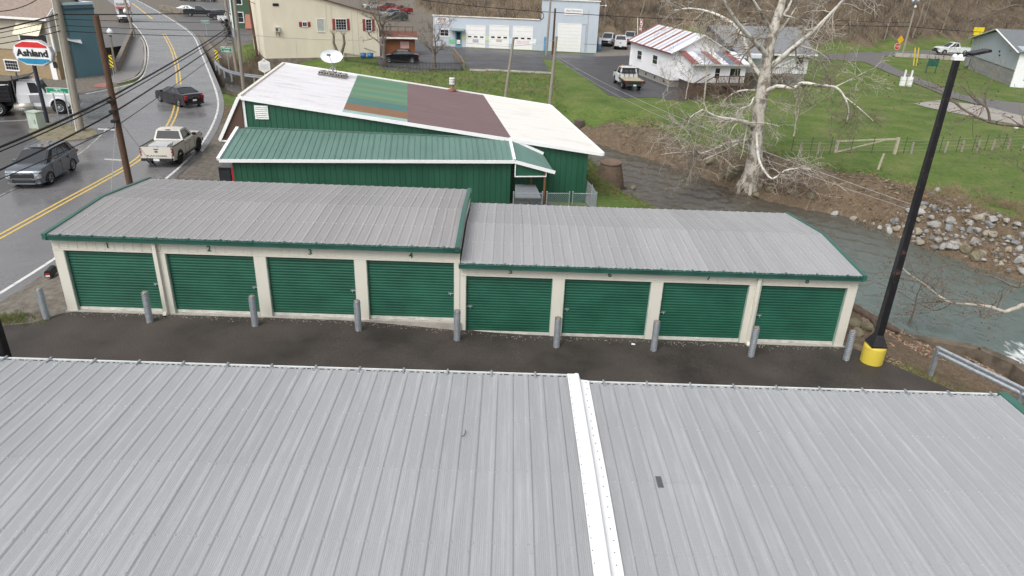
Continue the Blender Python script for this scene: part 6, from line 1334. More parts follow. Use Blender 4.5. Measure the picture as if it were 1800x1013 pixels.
# historic marker plaque
b = G(467,141); f = Fr(b, 0); t = thing('historic_marker', 'white shield shaped roadside plaque with a round top seal', 'plaque', b); g_ = lambda u, v: (lambda q: (q[0], -.03, q[1]))(f.at(u, v, -.03))
a = MB(); a.slab([g_(u, v) for u, v in ((453.5,109),(459,106.5),(463.5,104),(468,106.5),(474,109.5),(475.5,123.5),(470,126),(465,128.5),(460,126),(455,123))][::-1], (0,1,0), .06); a.build('plate', M('plaque_white', (.72,.72,.70), .5), t); p = g_(463.5,106); a = MB(); a.lathe([(0,-.05),(.13,-.05),(.15,0)], (p[0],0,p[2]), 14, axis='y'); a.build('seal', M('plaque_cream', (.7,.64,.55), .5), t); q = g_(465,128); a = MB(); a.tube([(q[0],0,-.2),(q[0],0,q[2])], .05, 8); a.build('post', M('plaque_post', (.6,.58,.45), .5), t)
for k in range(6): a = MB(); zz_ = g_(464,113+k*1.9)[2]; a.box(p[0]-.42,p[0]+.42,-.036,-.03,zz_-.02,zz_+.02); a.build('text_line', M('plaque_text', (.5,.5,.5), .6), t)
# globe street lamps
for (base, gl, lab) in (((204,131),(193,57),'white globe street lamp on a post at the sidewalk bend'),((238,60),(220,20),'white globe street lamp in front of the rental box truck')):
    b = G(*base); h_ = above(b, *gl); tp = onY(gl[0], gl[1], b.y)-b; t = thing('street_lamp', lab, 'street lamp', b); a = MB(); a.tube([(0,0,-.1),tp*.93], [.13,.09], 8); a.build('post', m_greywood, t); a = MB(); a.lathe([(.06,-.45),(.16,-.28),(.1,-.25)], tp, 10); a.build('collar', m_dark, t); a = MB(); a.ico(tp, .30, 2, smooth=True, flat=(1,1,1.15)); a.ico(tp+Vector((0,0,.36)), .09, 1, smooth=True); a.build('globe', M('opal_globe', (.75,.76,.76), .3), t)
# stop and warning signs, far street
b = G(1578,99,.1); t = thing('stop_sign', 'red stop sign at the far street corner', 'sign', b); p = onY(1577,82,b.y)-b; a = MB(); a.box(p.x-.04,p.x+.04,-.02,.02,-.2,p.z+.3); a.build('post', m_galv, t)
a = MB(); a.slab([(p.x+.50*math.cos(math.pi/8+k*math.pi/4),-.04,p.z+.50*math.sin(math.pi/8+k*math.pi/4)) for k in range(8)][::-1], (0,1,0), .02); pl = a.build('plate', m_trimw, t); a = MB(); a.slab([(p.x+.45*math.cos(math.pi/8+k*math.pi/4),-.05,p.z+.45*math.sin(math.pi/8+k*math.pi/4)) for k in range(8)][::-1], (0,1,0), .01); a.build('field', M('stop_red', (.5,.02,.03), .4), pl); text_mesh('lettering', 'STOP', .34, m_trimw, pl, face_mtx((p.x,-.054,p.z),(1,0,0),(0,0,1)), .002)
b = G(1584,97,.1); t = thing('warning_sign', 'yellow diamond sign above the stop sign', 'sign', b); p = onY(1583,70,b.y)-b; a = MB(); a.box(p.x-.04,p.x+.04,-.02,.02,-.2,p.z+.3); a.build('post', m_galv, t); a = MB(); a.slab([(p.x,-.04,p.z-.65),(p.x+.55,-.04,p.z),(p.x,-.04,p.z+.65),(p.x-.55,-.04,p.z)], (0,1,0), .03); a.build('plate', M('warning_yellow', (.75,.42,.02), .4), t)
b = G(1640,128,.1); f = Fr(b, 0, .1); t = thing('notice_board', 'dark green notice board on two posts beside the far street', 'sign', b); x0, z1 = f.at(1633,103); x1, z0 = f.at(1648,117); a = MB(); a.box(x0,x1,-.05,.0,z0,z1); a.build('board', M('dark_green_board', (.015,.10,.07), .5), t)
for x in (x0+.1,x1-.1): a = MB(); a.box(x-.05,x+.05,0,.08,-.3,z1+.1); a.build('post', M('dark_green_board', (.015,.1,.07)), t)
b = G(1592,150,.1); t = thing('meter_pedestal', 'white utility pedestal pair standing in the lawn', 'pedestal', b)
for x in (-.45,.35): a = MB(); a.box(x-.28,x+.28,-.15,.15,-.1,.95); a.build('box', m_trimw, t); a = MB(); a.box(x-.02,x+.12,-.08,.08,.953,1.75); a.build('riser', m_trimw, t)
for k, (u, lab) in enumerate(((1606,'left yellow guy wire guard beside the far street'),(1611,'right yellow guy wire guard beside the far street'))): b = G(u,115,.1); t = MB().tube([(0,0,-.1),(-.25+.1*k,.3,2.4)], .09, 8).build('guy_guard', m_yellow, loc=b, label=lab, cat='guy guard')
t = thing('road_barrier', 'low concrete barrier along the far street before the white utility pickup', 'barrier', G(1572,99,.1))
A_, B_ = G(1572,99,.15), G(1702,107,.15)
for k in range(9): p, q = A_.lerp(B_, k/9+.004)-A_, A_.lerp(B_, (k+1)/9-.004)-A_; a = MB(); a.bar(p+Vector((0,0,.25)), q+Vector((0,0,.25)), .4, .6); a.build('block', m_conc, t)
b = G(1720,80,.1); t = thing('yellow_board', 'yellow board standing behind the roof of the blue grey house', 'board', Vector((b.x, b.y, .1))); p0, p1 = onY(1713,48,b.y)-b, onY(1727,62,b.y)-b; a = MB(); a.box(p0.x,p1.x,-.1,0,p1.z,p0.z); a.build('board', M('sign_yellow', (.8,.62,.02)), t)
for x in (p0.x+.2,p1.x-.2): a = MB(); a.box(x-.06,x+.06,0,.1,-.2,p0.z); a.build('post', m_brownwood, t)
b = G(1121,75); tp = onY(1121,30,b.y)-b; t = thing('flagpole', 'white flagpole with limp red and white flag behind the striped roof', 'flagpole', b); a = MB(); a.tube([(0,0,-.2),tp], .06, 8); a.build('pole', m_trimw, t); a = MB(); m = len(range(6)); vs = []
for i in range(7):
    for j in range(3): vs.append((.05+j*.22+.05*math.sin(i), .08*math.sin(i*1.3+j), tp.z-.2-i*.32-.1*j))
a.add(vs, [(i*3+j, i*3+j+1, (i+1)*3+j+1, (i+1)*3+j) for i in range(6) for j in range(2)], 0, True); a.build('flag', M('flag_red', (.45,.06,.08), .8, 0, .1, 3, col2=(.7,.68,.68), thr=(.48,.52)), t)

# ---- guardrails
def wbeam(label, path, name='guardrail', ext=0, post_every=1, ph=.95):
    t = thing(name, label, 'guardrail', path[0]); o = Vector(path[0]); prof = [(0,.16),(.05,.12),(.05,.06),(0,.0),(.05,-.06),(.05,-.12),(0,-.16)]; a = MB(); vs = []; n = len(path)
    for i, p in enumerate(path):
        d = (Vector(path[min(i+1,n-1)])-Vector(path[max(i-1,0)])); d.z = 0; d.normalize(); s = Vector((d.y,-d.x,0))
        for off, z in prof: vs.append(Vector(p)-o+s*off+Vector((0,0,z)))
        for off, z in prof: vs.append(Vector(p)-o+s*(off-.012)+Vector((0,0,z)))
    k = len(prof)
    a.add(vs, [(i*2*k+j, i*2*k+j+1, (i+1)*2*k+j+1, (i+1)*2*k+j) for i in range(n-1) for j in range(k-1)]+[(i*2*k+k+j, (i+1)*2*k+k+j, (i+1)*2*k+k+j+1, i*2*k+k+j+1) for i in range(n-1) for j in range(k-1)]+[(i*2*k, (i+1)*2*k, (i+1)*2*k+k, i*2*k+k) for i in range(n-1)]); a.build('rail', m_galv, t)
    for i in range(0, n, post_every):
        p = Vector(path[i])-o; a = MB(); a.box(p.x-.07,p.x+.07,p.y+.0,p.y+.14,p.z-ph,p.z+.12); a.build('post', m_galv, t)
    return t
g0 = Vector((29.55,-.95,.42)); g1 = G(1800,690,.42); dv = (g1-g0); wbeam('galvanised guardrail above the creek at the lower right edge', [g0+dv*k*.5+Vector((0,0,0)) for k in range(8)], post_every=2, ph=1.0)
wbeam('curved galvanised guardrail along the bridge approach', [p+Vector((0,0,.55)) for p in spline([G(*q) for q in ((379,118),(388,127),(402,135),(425,141),(455,145),(490,149))], 4)], post_every=3)
# bridge parapets
def wall_path(name, label, path, w, h, mat, cat='wall', cap=None, z0=-.8):
    t = thing(name, label, cat, path[0]); o = Vector(path[0])
    for i, (p, q) in enumerate(zip(path[:-1], path[1:])):
        p, q = Vector(p)-o, Vector(q)-o; d = (q-p).normalized()*.003; a = MB(); a.bar(p+d+Vector((0,0,(h+z0)/2)), q-d+Vector((0,0,(h+z0)/2)), w, h-z0); s_ = a.build('panel', mat, t)
        if cap: a = MB(); a.bar(p+d+Vector((0,0,h+cap/2)), q-d+Vector((0,0,h+cap/2)), w+.12, cap); a.build('coping', M('dark_coping', (.17,.15,.13), .85, 0, .3, 3), t)
    return t
A_, B_ = G(208,128), G(233,66); wall_path('bridge_parapet', 'dark concrete bridge parapet along the sidewalk', [A_.lerp(B_, k/5) for k in range(6)], .3, .95, m_concold, cap=.12, z0=-2.2)
A_, B_ = G(381,116), G(349,70); wall_path('bridge_parapet', 'low brown bridge wall on the guardrail side of the road', [A_.lerp(B_, k/5)+Vector((.5,0,0)) for k in range(6)], .3, .75, m_concold, cap=.1, z0=-2.2)
sw = [G(*p) for p in ((234,66),(246,68),(252,80),(254,104),(249,126),(236,139),(205,149),(188,144),(205,132),(213,118))]
a = MB(); a.slab([(p.x,p.y,-.2) for p in sw][::-1] if False else [(p.x,p.y,-.2) for p in sw], (0,0,1), .36); a.build('sidewalk', M('wet_sidewalk', (.20,.185,.18), .5, 0, .2, 1.2, speck=.2, ss=30), kind='structure')
ribbon('kerb', spline([G(*p) for p in ((247,67),(254,80),(256,104),(251,127),(238,140),(206,150))], 5), .22, .175, m_conc)
sheet('ramp_pad', [G(*p) for p in ((168,149),(188,146),(186,155),(164,153))], .035, M('red_tactile_pad', (.30,.13,.11), .7))
# island under the sign
isl = [G(*p) for p in ((50,232),(80,218),(130,220),(165,228),(172,238),(150,246),(110,250),(70,250))]
a = MB(); a.slab([(p.x,p.y,-.05) for p in isl][::-1] if sum((isl[i].x*isl[(i+1)%8].y-isl[(i+1)%8].x*isl[i].y) for i in range(8)) < 0 else [(p.x,p.y,-.05) for p in isl], (0,0,1), .12); a.build('verge', M('stony_verge', (.20,.17,.12), .95, 0, .4, 2.5, bump=.6, bs=12, col2=(.10,.11,.04), thr=(.5,.62)), kind='structure')
# mailbox
b = Vector((-1.35,3.2,.3)); b = onY(96,505,3.2); t = thing('mailbox', 'black mailbox with red flag peeking out behind the left storage corner', 'mailbox', (b.x, 3.2, .2), math.radians(12)); z = onY(92,478,3.2).z-.2
a = MB(); a.box(-.05,.05,-.05,.05,-.2,z-.12); a.build('post', m_brownwood, t); a = MB(); pr = [(-.13,-.12),(.13,-.12),(.13,.06),(.09,.14),(0,.17),(-.09,.14),(-.13,.06)]; a.slab([(x-.0,-.28,z+y) for x, y in pr], (0,1,0), .56); a.build('box', M('black_mailbox', (.012,.012,.016), .35), t); a = MB(); a.box(-.09,.06,-.30,-.282,z+.0,z+.05); a.build('flag', M('red_panel', (.42,.02,.03)), t); a = MB(); a.box(-.09,.06,-.30,-.282,z-.08,z-.03); a.build('number_plate', m_trimw, t)
# ---- wheel stops and timber rail
for k, (u, v) in enumerate(((840,125.5),(868,125.5),(897,127),(925,128.5),(955,130))):
    p = G(u, v); o = MB().obox((0,0,.10), (.95,0,0), (0,.10,0), (0,0,.10)).build('wheel_stop', M('pale_wheel_stop', (.42,.40,.35), .8), loc=(p.x, p.y, .03), rz=math.radians(-2), label=['first wheel stop from the left along the parking lot edge','second wheel stop from the left along the parking lot edge','middle wheel stop along the parking lot edge','fourth wheel stop from the left along the parking lot edge','last wheel stop at the grass corner of the parking lot'][k], cat='wheel stop', group='concrete wheel stops at the lot edge')
t = thing('timber_rail', 'low weathered timber rail between the two parking areas', 'fence', G(797,96)); A_, B_ = G(797,97), G(815,122)
for k in range(8): p = A_.lerp(B_, k/7)-A_; a = MB(); a.box(p.x-.12,p.x+.12,p.y-.12,p.y+.12,-.1,.85); a.build('post', m_wood, t)
a = MB(); a.bar(Vector((0,0,.75)), B_-A_+Vector((0,0,.75)), .14, .25); a.build('rail', m_wood, t)
t = thing('iron_fence', 'thin black iron picket fence below the cream building and black sedan', 'fence', G(606,108)); o = G(606,108); path = spline([G(*p) for p in ((606,108),(650,114),(700,121),(760,125),(815,125))], 6); m_iron = M('black_iron', (.015,.015,.015), .6)
a = MB(); a.tube([p-o+Vector((0,0,.85)) for p in path], .02, 5); a.tube([p-o+Vector((0,0,.2)) for p in path], .02, 5); a.build('rail', m_iron, t)
for i, p in enumerate(path[:-1]):
    for k in range(4): q = p.lerp(path[i+1], k/4)-o; a = MB(); a.box(q.x-.02,q.x+.02,q.y-.02,q.y+.02,-.1,1.0); a.build('picket', m_iron, t)
for k, u in enumerate((640,652)): p = G(u,102); t = thing('storage_tub', ['left blue plastic tub at the foot of the cream wall','right blue plastic tub at the foot of the cream wall'][k], 'tub', (p.x, p.y-.4, 0)); a = MB(); a.lathe([(0,0),(.32,0),(.40,.6),(.36,.6),(.3,.05),(0,.05)], n=14); a.build('tub', M('blue_plastic', (.03,.16,.38), .45), t); a = MB(); a.lathe([(.40,.60),(.43,.63),(.36,.605)], n=14); a.build('rim', M('blue_plastic', (.03,.16,.4)), t)
# ---- pasture fence and gate
fb = lambda zx: 220+float(np.interp(zx, [0,195,600,1020,1400,1785], [205,200,197,196,182,160]))/3.896
t = thing('pasture_fence', 'wire pasture fence of wooden and thin steel posts across the lawn', 'fence', G(1392,fb(200))); o = Vector(t.location); tops = []
posts = sorted([(z, 'w') for z in (255,380,1020,1250,1365,1470,1570,1680,1785,1900)]+[(z, 't') for z in (195,325,460,600,745,965,1210,1325,1435,1520,1645,1840)])
for zx, k in posts:
    p = G(1340+zx/3.896, fb(zx)); p.z = ground_z(p.x, p.y); a = MB()
    if k == 'w': a.tube([p-o+Vector((0,0,-.3)), p-o+Vector((random.uniform(-.05,.05),0,.85))], [.09,.08], 8); a.build('wooden_post', m_greywood, t)
    else: a.bar(p-o+Vector((0,0,-.3)), p-o+Vector((0,0,1.2)), .035); a.bar(p-o+Vector((0,0,1.12)), p-o+Vector((0,0,1.22)), .04); a.build('steel_post', M('green_steel_post', (.05,.07,.05), .6), t)
    tops.append(p-o)
for h_ in (.25,.5,.75,1.0): a = MB(); a.tube([p+Vector((0,0,h_)) for p in tops], .006, 3, False); a.build('wire', m_gwire, t)
t = thing('gate_frame', 'pale timber gate frame with diagonal brace in the pasture fence', 'gate', G(1468,269)); o = Vector(t.location); m_pw = M('pale_timber', (.42,.38,.29), .8, 0, .2, 5)
gl, gr_ = G(1468,269), G(1572,271); hl, hr = above(gl, 1472,247), above(gr_, 1578,242)
for p, h_ in ((gl,hl),(gr_,hr)): a = MB(); a.box(p.x-o.x-.09,p.x-o.x+.09,p.y-o.y-.09,p.y-o.y+.09,-.3,h_); a.build('post', m_pw, t)
a = MB(); a.bar(Vector((0,0,hl-.05)), gr_-o+Vector((0,0,hr-.1)), .08, .10); a.build('top_rail', m_pw, t); a = MB(); a.bar(Vector((.05,0,.05)), (gr_-o)*.8+Vector((0,0,hr*.86)), .07, .08); a.build('brace', m_pw, t)
p = G(1543,298); o_ = MB().tube([(0,0,-.3),(.08,0,.55),(.16,0,1.08)], [.085,.08,.075], 8).build('fence_post', m_pw, loc=(p.x, p.y, ground_z(p.x,p.y)), label='lone pale leaning post on the lawn above the leafy bank', cat='post')
# ---- old stone pier, stump, board
p = Vector((21.75,25.4,-2.1)); t = thing('stone_pier', 'round tapering old masonry pier standing at the creek edge', 'pier', p); m_pier = M('mossy_masonry', (.12,.085,.06), .9, 0, .35, 3, (1,1,2), .6, 8)
a = MB(); a.lathe([(0,0),(1.02,0),(.98,.5),(.90,1.0),(.78,1.5),(.69,1.80),(0,1.80)], n=20, smooth=False); a.build('masonry_drum', m_pier, t)
a = MB(); a.lathe([(.74,1.80),(.76,1.92),(.62,1.95),(.58,1.88),(0,1.86)], n=18); a.build('cap_rim', M('pier_cap', (.16,.11,.08), .9), t)
p = G(1020,196,-.0); t = thing('tree_stump', 'dark cut tree stump on the lawn edge by the bank', 'stump', (p.x, p.y, ground_z(p.x,p.y)-.1)); a = MB(); a.lathe([(.62,-.2),(.5,.15),(.45,.62),(.0,.62)], n=14); a.build('trunk', M('dark_bark', (.06,.045,.035), .95, 0, .4, 6), t); a = MB(); a.lathe([(.43,.625),(0,.635)], n=14); a.build('cut_face', M('cut_wood', (.10,.075,.055), .9), t)
p = G(1786,227,.05); MB().ico((0,0,.2), .22, 2, smooth=True).build('ball', m_trimw, loc=(p.x,p.y,ground_z(p.x,p.y)), label='small white ball lying on the lawn at the right edge', cat='ball')
# ---- retaining wall, drift log by the creek
wp = [Vector((30.1,3.05,0)), Vector((31.6,2.6,0)), Vector((33.2,2.05,0)), Vector((33.9,.9,0)), Vector((34.1,-1.5,0)), Vector((34.6,-5,0))]
wall_path('creek_wall', 'low stained concrete retaining wall at the creek edge beyond the guardrail', [Vector((p.x,p.y,-2.2)) for p in wp], .42, 1.2, M('dark_stained_wall', (.15,.12,.09), .9, 0, .35, 1.6, bump=.4, bs=18, col2=(.075,.06,.042), thr=(.42,.62)), z0=-.4)
# ================================================================ trees, brush, rocks, leaves
m_syc = M('sycamore_bark', (.66,.64,.58), .8, 0, .15, 2.2, (1,1,.7), .3, 12, col2=(.22,.185,.145), thr=(.50,.60))
m_sycd = M('sycamore_trunk_bark', (.54,.51,.45), .85, 0, .2, 2.6, (1,1,.6), .5, 9, col2=(.20,.17,.13), thr=(.47,.58))
m_twig = M('grey_brown_twig', (.19,.155,.12), .9, 0, .25, 3); m_twigl = M('pale_twig', (.44,.40,.34), .9, 0, .25, 3); m_bark = M('grey_bark', (.15,.125,.10), .9, 0, .3, 5, bump=.4, bs=15)
def grow(a, p, d, L, r, depth, R, droop=.0, spread=.7, nseg=4, kids=(3,5), mi=0, wob=.22, up=.05, minr=.006):
    """one branch with its side branches, as tapered tubes"""
    path = [Vector(p)]; d = Vector(d).normalized(); rad = [r]
    for i in range(nseg):
        d = (d+Vector((R.uniform(-wob,wob), R.uniform(-wob,wob), R.uniform(-wob,wob)+up-droop*(i+1)/nseg))).normalized(); path.append(path[-1]+d*(L/nseg)); rad.append(max(minr*.6, r*(1-.72*(i+1)/nseg)))
    a.tube(path, rad, 6 if r > .06 else (4 if r > .02 else 3), False, mi)
    if depth <= 0: return
    for k in range(R.randint(*kids)):
        t = R.uniform(.25,1.0); i = min(int(t*nseg), nseg-1); q = path[i].lerp(path[i+1], t*nseg-i); dd = (path[i+1]-path[i]).normalized()
        ax = Vector((R.uniform(-1,1), R.uniform(-1,1), R.uniform(-.6,.9))); nd = (dd*(1-spread*.55)+ax.normalized()*spread).normalized()
        grow(a, q, nd, L*R.uniform(.42,.68), max(minr, rad[i]*R.uniform(.45,.65)), depth-1, R, droop, spread, max(3, nseg-1), kids, mi, wob, up, minr)
def bare_tree(name, label, base, h, r, seed, depth=4, group=None, lean=(0,0), mats=None, spread=.75, trunk=.45, kids=(3,4), droop=0, crownL=.5, minr=.007, limbs=6):
    R = random.Random(seed); t = thing(name, label, 'tree', base, 0, group); a = MB(); top = Vector((lean[0],lean[1],h)); n = 6; path = []; rad = []
    for i in range(n+1): s = i/n; path.append(top*s*(trunk+.35)+Vector((R.uniform(-.04,.04)*h*s, R.uniform(-.04,.04)*h*s, 0))); rad.append(r*(1.25 if i == 0 else 1-.65*s))
    path[0].z -= .3; a.tube(path, rad, 9, False); a.build('trunk', (mats or (m_bark, m_twig))[0], t); a = MB()
    for k in range(limbs):
        s = R.uniform(trunk, 1.0) if k else 1.0; i = min(int(s*n), n-1); q = path[i].lerp(path[i+1], s*n-i); an = k*2.4+R.uniform(-.5,.5)
        grow(a, q, Vector((math.cos(an)*spread, math.sin(an)*spread, R.uniform(.35,1.0))), h*crownL*R.uniform(.7,1.1), rad[i]*.62, depth-1, R, droop, spread*.9, 5, kids, 0, .2, .06, minr)
    a.build('crown', (mats or (m_bark, m_twig))[1], t); return t
# ---- the great sycamore
def sycamore():
    bp = onY(1318,300,25.6); base = Vector((31.45,25.4,ground_z(31.45,25.4)-.3)); t = thing('sycamore_tree', 'huge bare white barked sycamore on the far creek bank', 'tree', base); Yt = 25.4; R = random.Random(5)
    P = lambda u, v, dy=0: onY(u, v, Yt+dy)-base
    a = MB(); tr = [(1324,318,0,1.0),(1325,300,0,.72),(1327,275,0,.58),(1328,245,.1,.50),(1333,205,.2,.48),(1341,160,.3,.46),(1347,120,.4,.44),(1352,80,.5,.41),(1362,45,.6,.33),(1372,15,.7,.28),(1382,-25,.8,.22),(1395,-80,1.0,.12)]
    pts = [P(u, v, dy) for u, v, dy, r in tr]; rad = [r*.88 for *_, r in tr]; pts[0].z = -.6; a.tube(pts, rad, 16, False)
    for k in range(7):    # root flare
        an = k*.9; a.tube([Vector((.15*math.cos(an),.15*math.sin(an),1.3)), Vector((.5*math.cos(an),.5*math.sin(an),.5)), Vector((1.05*math.cos(an),.95*math.sin(an),-.3))], [.36,.28,.10], 7, False)
    a.build('trunk', m_sycd, t)
    limbs = [  # pixel traces with depth offsets: (u, v, dy)
     ([(1350,100,.4),(1328,75,-.5),(1300,45,-1.4),(1275,5,-2.2),(1262,-30,-2.8)], .26),
     ([(1345,140,.3),(1320,110,1.2),(1308,70,2.0),(1286,40,2.6),(1250,22,3.2),(1212,15,3.6),(1175,20,4)], .22),
     ([(1360,60,.5),(1345,35,0),(1330,10,-.6),(1310,-25,-1)], .22),
     ([(1352,120,.4),(1400,80,-.8),(1440,45,-1.6),(1478,5,-2.4),(1500,-20,-3)], .27),
     ([(1362,45,.6),(1385,15,1.4),(1400,-20,2)], .2),
     ([(1356,75,.5),(1385,35,1.5),(1400,12,2.2)], .12),
     ([(1340,165,.3),(1365,152,-.6),(1395,155,-1.4),(1410,146,-1.8),(1440,150,-2.3),(1468,153,-2.7),(1484,170,-3.0),(1492,195,-3.2),(1488,215,-3.3)], .20),
     ([(1468,153,-2.7),(1495,140,-3.2),(1530,122,-3.8)], .06),
     ([(1484,170,-3.0),(1510,190,-3.5),(1535,213,-4)], .06),
     ([(1328,222,.1),(1312,216,-.8),(1295,211,-1.4),(1262,206,-2.0),(1235,193,-2.6)], .26),
     ([(1235,193,-2.6),(1215,205,-3),(1208,222,-3.2)], .06),
     ([(1328,180,.2),(1325,172,-.5),(1318,185,-.9),(1298,193,-1.4),(1295,205,-1.6)], .10),
     ([(1345,150,.4),(1330,158,1),(1300,160,1.6),(1278,172,2),(1265,188,2.3)], .13),
     ([(1322,245,0),(1295,248,-1.0),(1272,255,-1.8),(1255,262,-2.3),(1232,270,-2.8),(1222,262,-3.2),(1218,248,-3.4),(1205,228,-3.7),(1180,210,-4)], .12),
     ([(1305,247,-.6),(1280,262,-1.5),(1250,275,-2.2),(1228,282,-2.7),(1205,268,-3.2),(1160,272,-3.8)], .09),
     ([(1330,235,-.3),(1332,270,-1.0),(1340,295,-1.5),(1358,315,-2.0),(1380,300,-2.6),(1408,296,-3.0),(1425,298,-3.3)], .15),
     ([(1358,315,-2.0),(1372,308,-2.2),(1395,308,-2.6)], .10),
     ([(1333,210,.2),(1350,190,.9),(1356,215,1.2),(1362,228,1.4)], .05),
     ([(1345,130,.4),(1375,115,1.6),(1410,100,2.6),(1445,110,3.2),(1460,140,3.6)], .10),
     ([(1368,25,.7),(1420,40,1.8),(1405,60,2.2),(1408,75,2.4)], .09)]
    for k, (tr, r) in enumerate(limbs):
        pts = spline([P(*q) for q in tr], 3); n = len(pts); b = MB(); r *= .72; rd = [r*(1-.78*i/(n-1)) for i in range(n)]; b.tube(pts, rd, 7, False); br = b.build('limb', m_syc, t); c = MB()
        m = max(6, int(n*1.35))
        for i in range(m):
            s = R.uniform(.22,1.0)*(n-1); j = min(int(s), n-2); q = pts[j].lerp(pts[j+1], s-j); dd = (pts[j+1]-pts[j]).normalized(); ax = Vector((R.uniform(-1,1), R.uniform(-.6,.6), R.uniform(-.9,.5))).normalized()
            grow(c, q, dd*.35+ax, R.uniform(1.0,2.6), max(.02, rd[j]*.38), 2, R, .14, .75, 5, (3,4), 0, .36, 0, .013)
        c.build('twigs', m_twigl if k % 2 else m_twig, br, kind='stuff')
sycamore()
# ---- overhanging branches from a tree standing beyond the right edge
def overhang():
    base = Vector((38.6,1.5,ground_z(38.6,1.5)-.3)); base = Vector((39.5,-1.5,-1.6)); t = thing('creekside_tree', 'bare tree with last brown leaves reaching in from the right edge over the creek', 'tree', base); R = random.Random(12); Yt = 2.0
    P = lambda u, v, y: onY(u, v, y)-base
    a = MB(); a.tube([Vector((0,0,-.4)), Vector((-.2,.2,3)), Vector((.1,.5,6.5)), Vector((.3,.4,10)), Vector((.6,.3,13))], [.42,.33,.26,.18,.08], 10, False); a.build('trunk', m_bark, t)
    limbs = [([None,(1830,540,3.0),(1790,541,3.4),(1765,548,3.6),(1742,540,3.9),(1700,535,4.3),(1672,532,4.6),(1650,520,5),(1625,500,5.4),(1600,484,5.8),(1580,465,6.2)], .10, 3.0),
             ([(1765,548,3.6),(1745,552,3.6),(1725,558,3.6),(1724,545,3.6)], .05, 0),
             ([None,(1840,500,4),(1790,505,4.4),(1755,490,4.8),(1720,480,5.2),(1690,470,5.6)], .07, 3.6),
             ([None,(1850,230,3),(1800,222,3.4),(1740,215,3.8),(1690,190,4.2),(1655,160,4.6),(1625,150,5)], .08, 8.5),
             ([(1740,215,3.8),(1735,190,3.8),(1715,178,4),(1690,150,4.2)], .05, 0),
             ([None,(1860,60,4),(1800,10,4.5),(1750,22,5),(1700,40,5.5)], .06, 12),
             ([(1672,532,4.6),(1662,540,4.6),(1640,545,4.8),(1600,525,5.2),(1575,508,5.4)], .035, 0),
             ([None,(1850,330,3.2),(1800,300,3.6),(1770,280,4),(1745,265,4.4)], .04, 6)]
    for k, (tr, r, z0) in enumerate(limbs):
        pts = [Vector((0,.1,z0)) if q is None else P(*q) for q in tr]; pts = spline(pts, 3); n = len(pts); b = MB(); rd = [r*(1-.8*i/(n-1)) for i in range(n)]; b.tube(pts, rd, 7, False); br = b.build('limb', m_twigl if k == 0 else m_bark, t); c = MB(); lv = MB()
        for i in range(int(n*1.3)):
            s = R.uniform(.3,1.0)*(n-1); j = min(int(s), n-2); q = pts[j].lerp(pts[j+1], s-j); dd = (pts[j+1]-pts[j]).normalized(); ax = Vector((R.uniform(-1,.4), R.uniform(-.6,.6), R.uniform(-.5,.9))).normalized(); m0 = len(c.v)
            grow(c, q, dd*.3+ax, R.uniform(.7,1.9), max(.009, rd[j]*.4), 2, R, .1, .7, 4, (2,3), 0, .3, 0, .005)
            for q2 in c.v[m0::6]:
                if R.random() < .22:
                    q2 = Vector(q2); u = Vector((R.uniform(-1,1),R.uniform(-1,1),R.uniform(-1,1))).normalized()*.028; v = u.cross(Vector((R.uniform(-1,1),R.uniform(-1,1),R.uniform(-1,1)))).normalized()*.022; lv.add([q2-u-v, q2+u-v, q2+u+v, q2-u+v], [(0,1,2,3)])
        c.build('twigs', m_twig, br, kind='stuff'); lv.build('dry_leaves', M('dry_leaf', (.14,.07,.045), .8), br, kind='stuff')
overhang()
# ---- smaller trees
def tree_at(u, v, label, h, r, seed, z=None, **kw): p = G(u, v); return bare_tree('bare_tree', label, (p.x, p.y, ground_z(p.x,p.y) if z is None else z), h, r, seed, **kw)
tree_at(676,116,'spreading bare tree beside the black sedan at the cream building', 6.2, .28, 21, depth=5, spread=.9, trunk=.4, crownL=.5, kids=(3,4), minr=.012, limbs=8)
tree_at(764,118,'low bushy bare tree at the parking lot before the garage office', 4.6, .22, 22, depth=5, spread=1.0, trunk=.32, crownL=.55, kids=(3,4), minr=.012, limbs=8)
def pollard():
    p = G(598,106); t = thing('pollard_tree', 'cut back two stemmed tree against the cream wall', 'tree', (p.x,p.y,0)); a = MB(); R = random.Random(3)
    for s in (-1,1): a.tube([(0,0,-.2),(s*.3,0,1.0),(s*.65,-.05,2.0),(s*.6,0,2.9)], [.2,.17,.16,.14], 8)
    a.build('trunk', m_bark, t); a = MB()
    for s in (-1,1):
        for k in range(14): grow(a, (s*.6,0,2.85), (R.uniform(-.8,.8),R.uniform(-.5,.5),1), R.uniform(.5,1.2), .02, 1, R, 0, .5, 3, (1,2))
    a.build('crown', m_twig, t)
pollard()
tree_at(1237,178,'thin pale sapling before the corner of the white house', 7.0, .10, 31, depth=5, mats=(m_twigl,m_twigl), trunk=.35, spread=.7, crownL=.42, minr=.012, limbs=9)
tree_at(1173,162,'small pale twiggy tree at the left corner of the white house', 3.6, .06, 32, depth=4, mats=(m_twigl,m_twigl), trunk=.3, spread=.8, minr=.010)
tree_at(1205,175,'slender bare shrub tree on the lawn before the white house', 4.2, .07, 33, depth=4, mats=(m_twigl,m_twig), trunk=.3, spread=.9, minr=.010)
tree_at(1395,240,'thin bare sapling behind the pasture fence', 4.5, .06, 35, depth=4, mats=(m_twigl,m_twigl), trunk=.3, spread=.7, minr=.008)
tree_at(1620,500,'small bare shrub with russet leaves over the rock pile', 2.2, .04, 36, z=-1.6, depth=3, spread=.8)
p = Vector((45.0,14.2,0)); bare_tree('bare_tree', 'slender bare young tree with russet leaf cluster right of the rock pile', (p.x,p.y,ground_z(p.x,p.y)), 4.0, .05, 41, depth=4, spread=.8, trunk=.3, minr=.008)
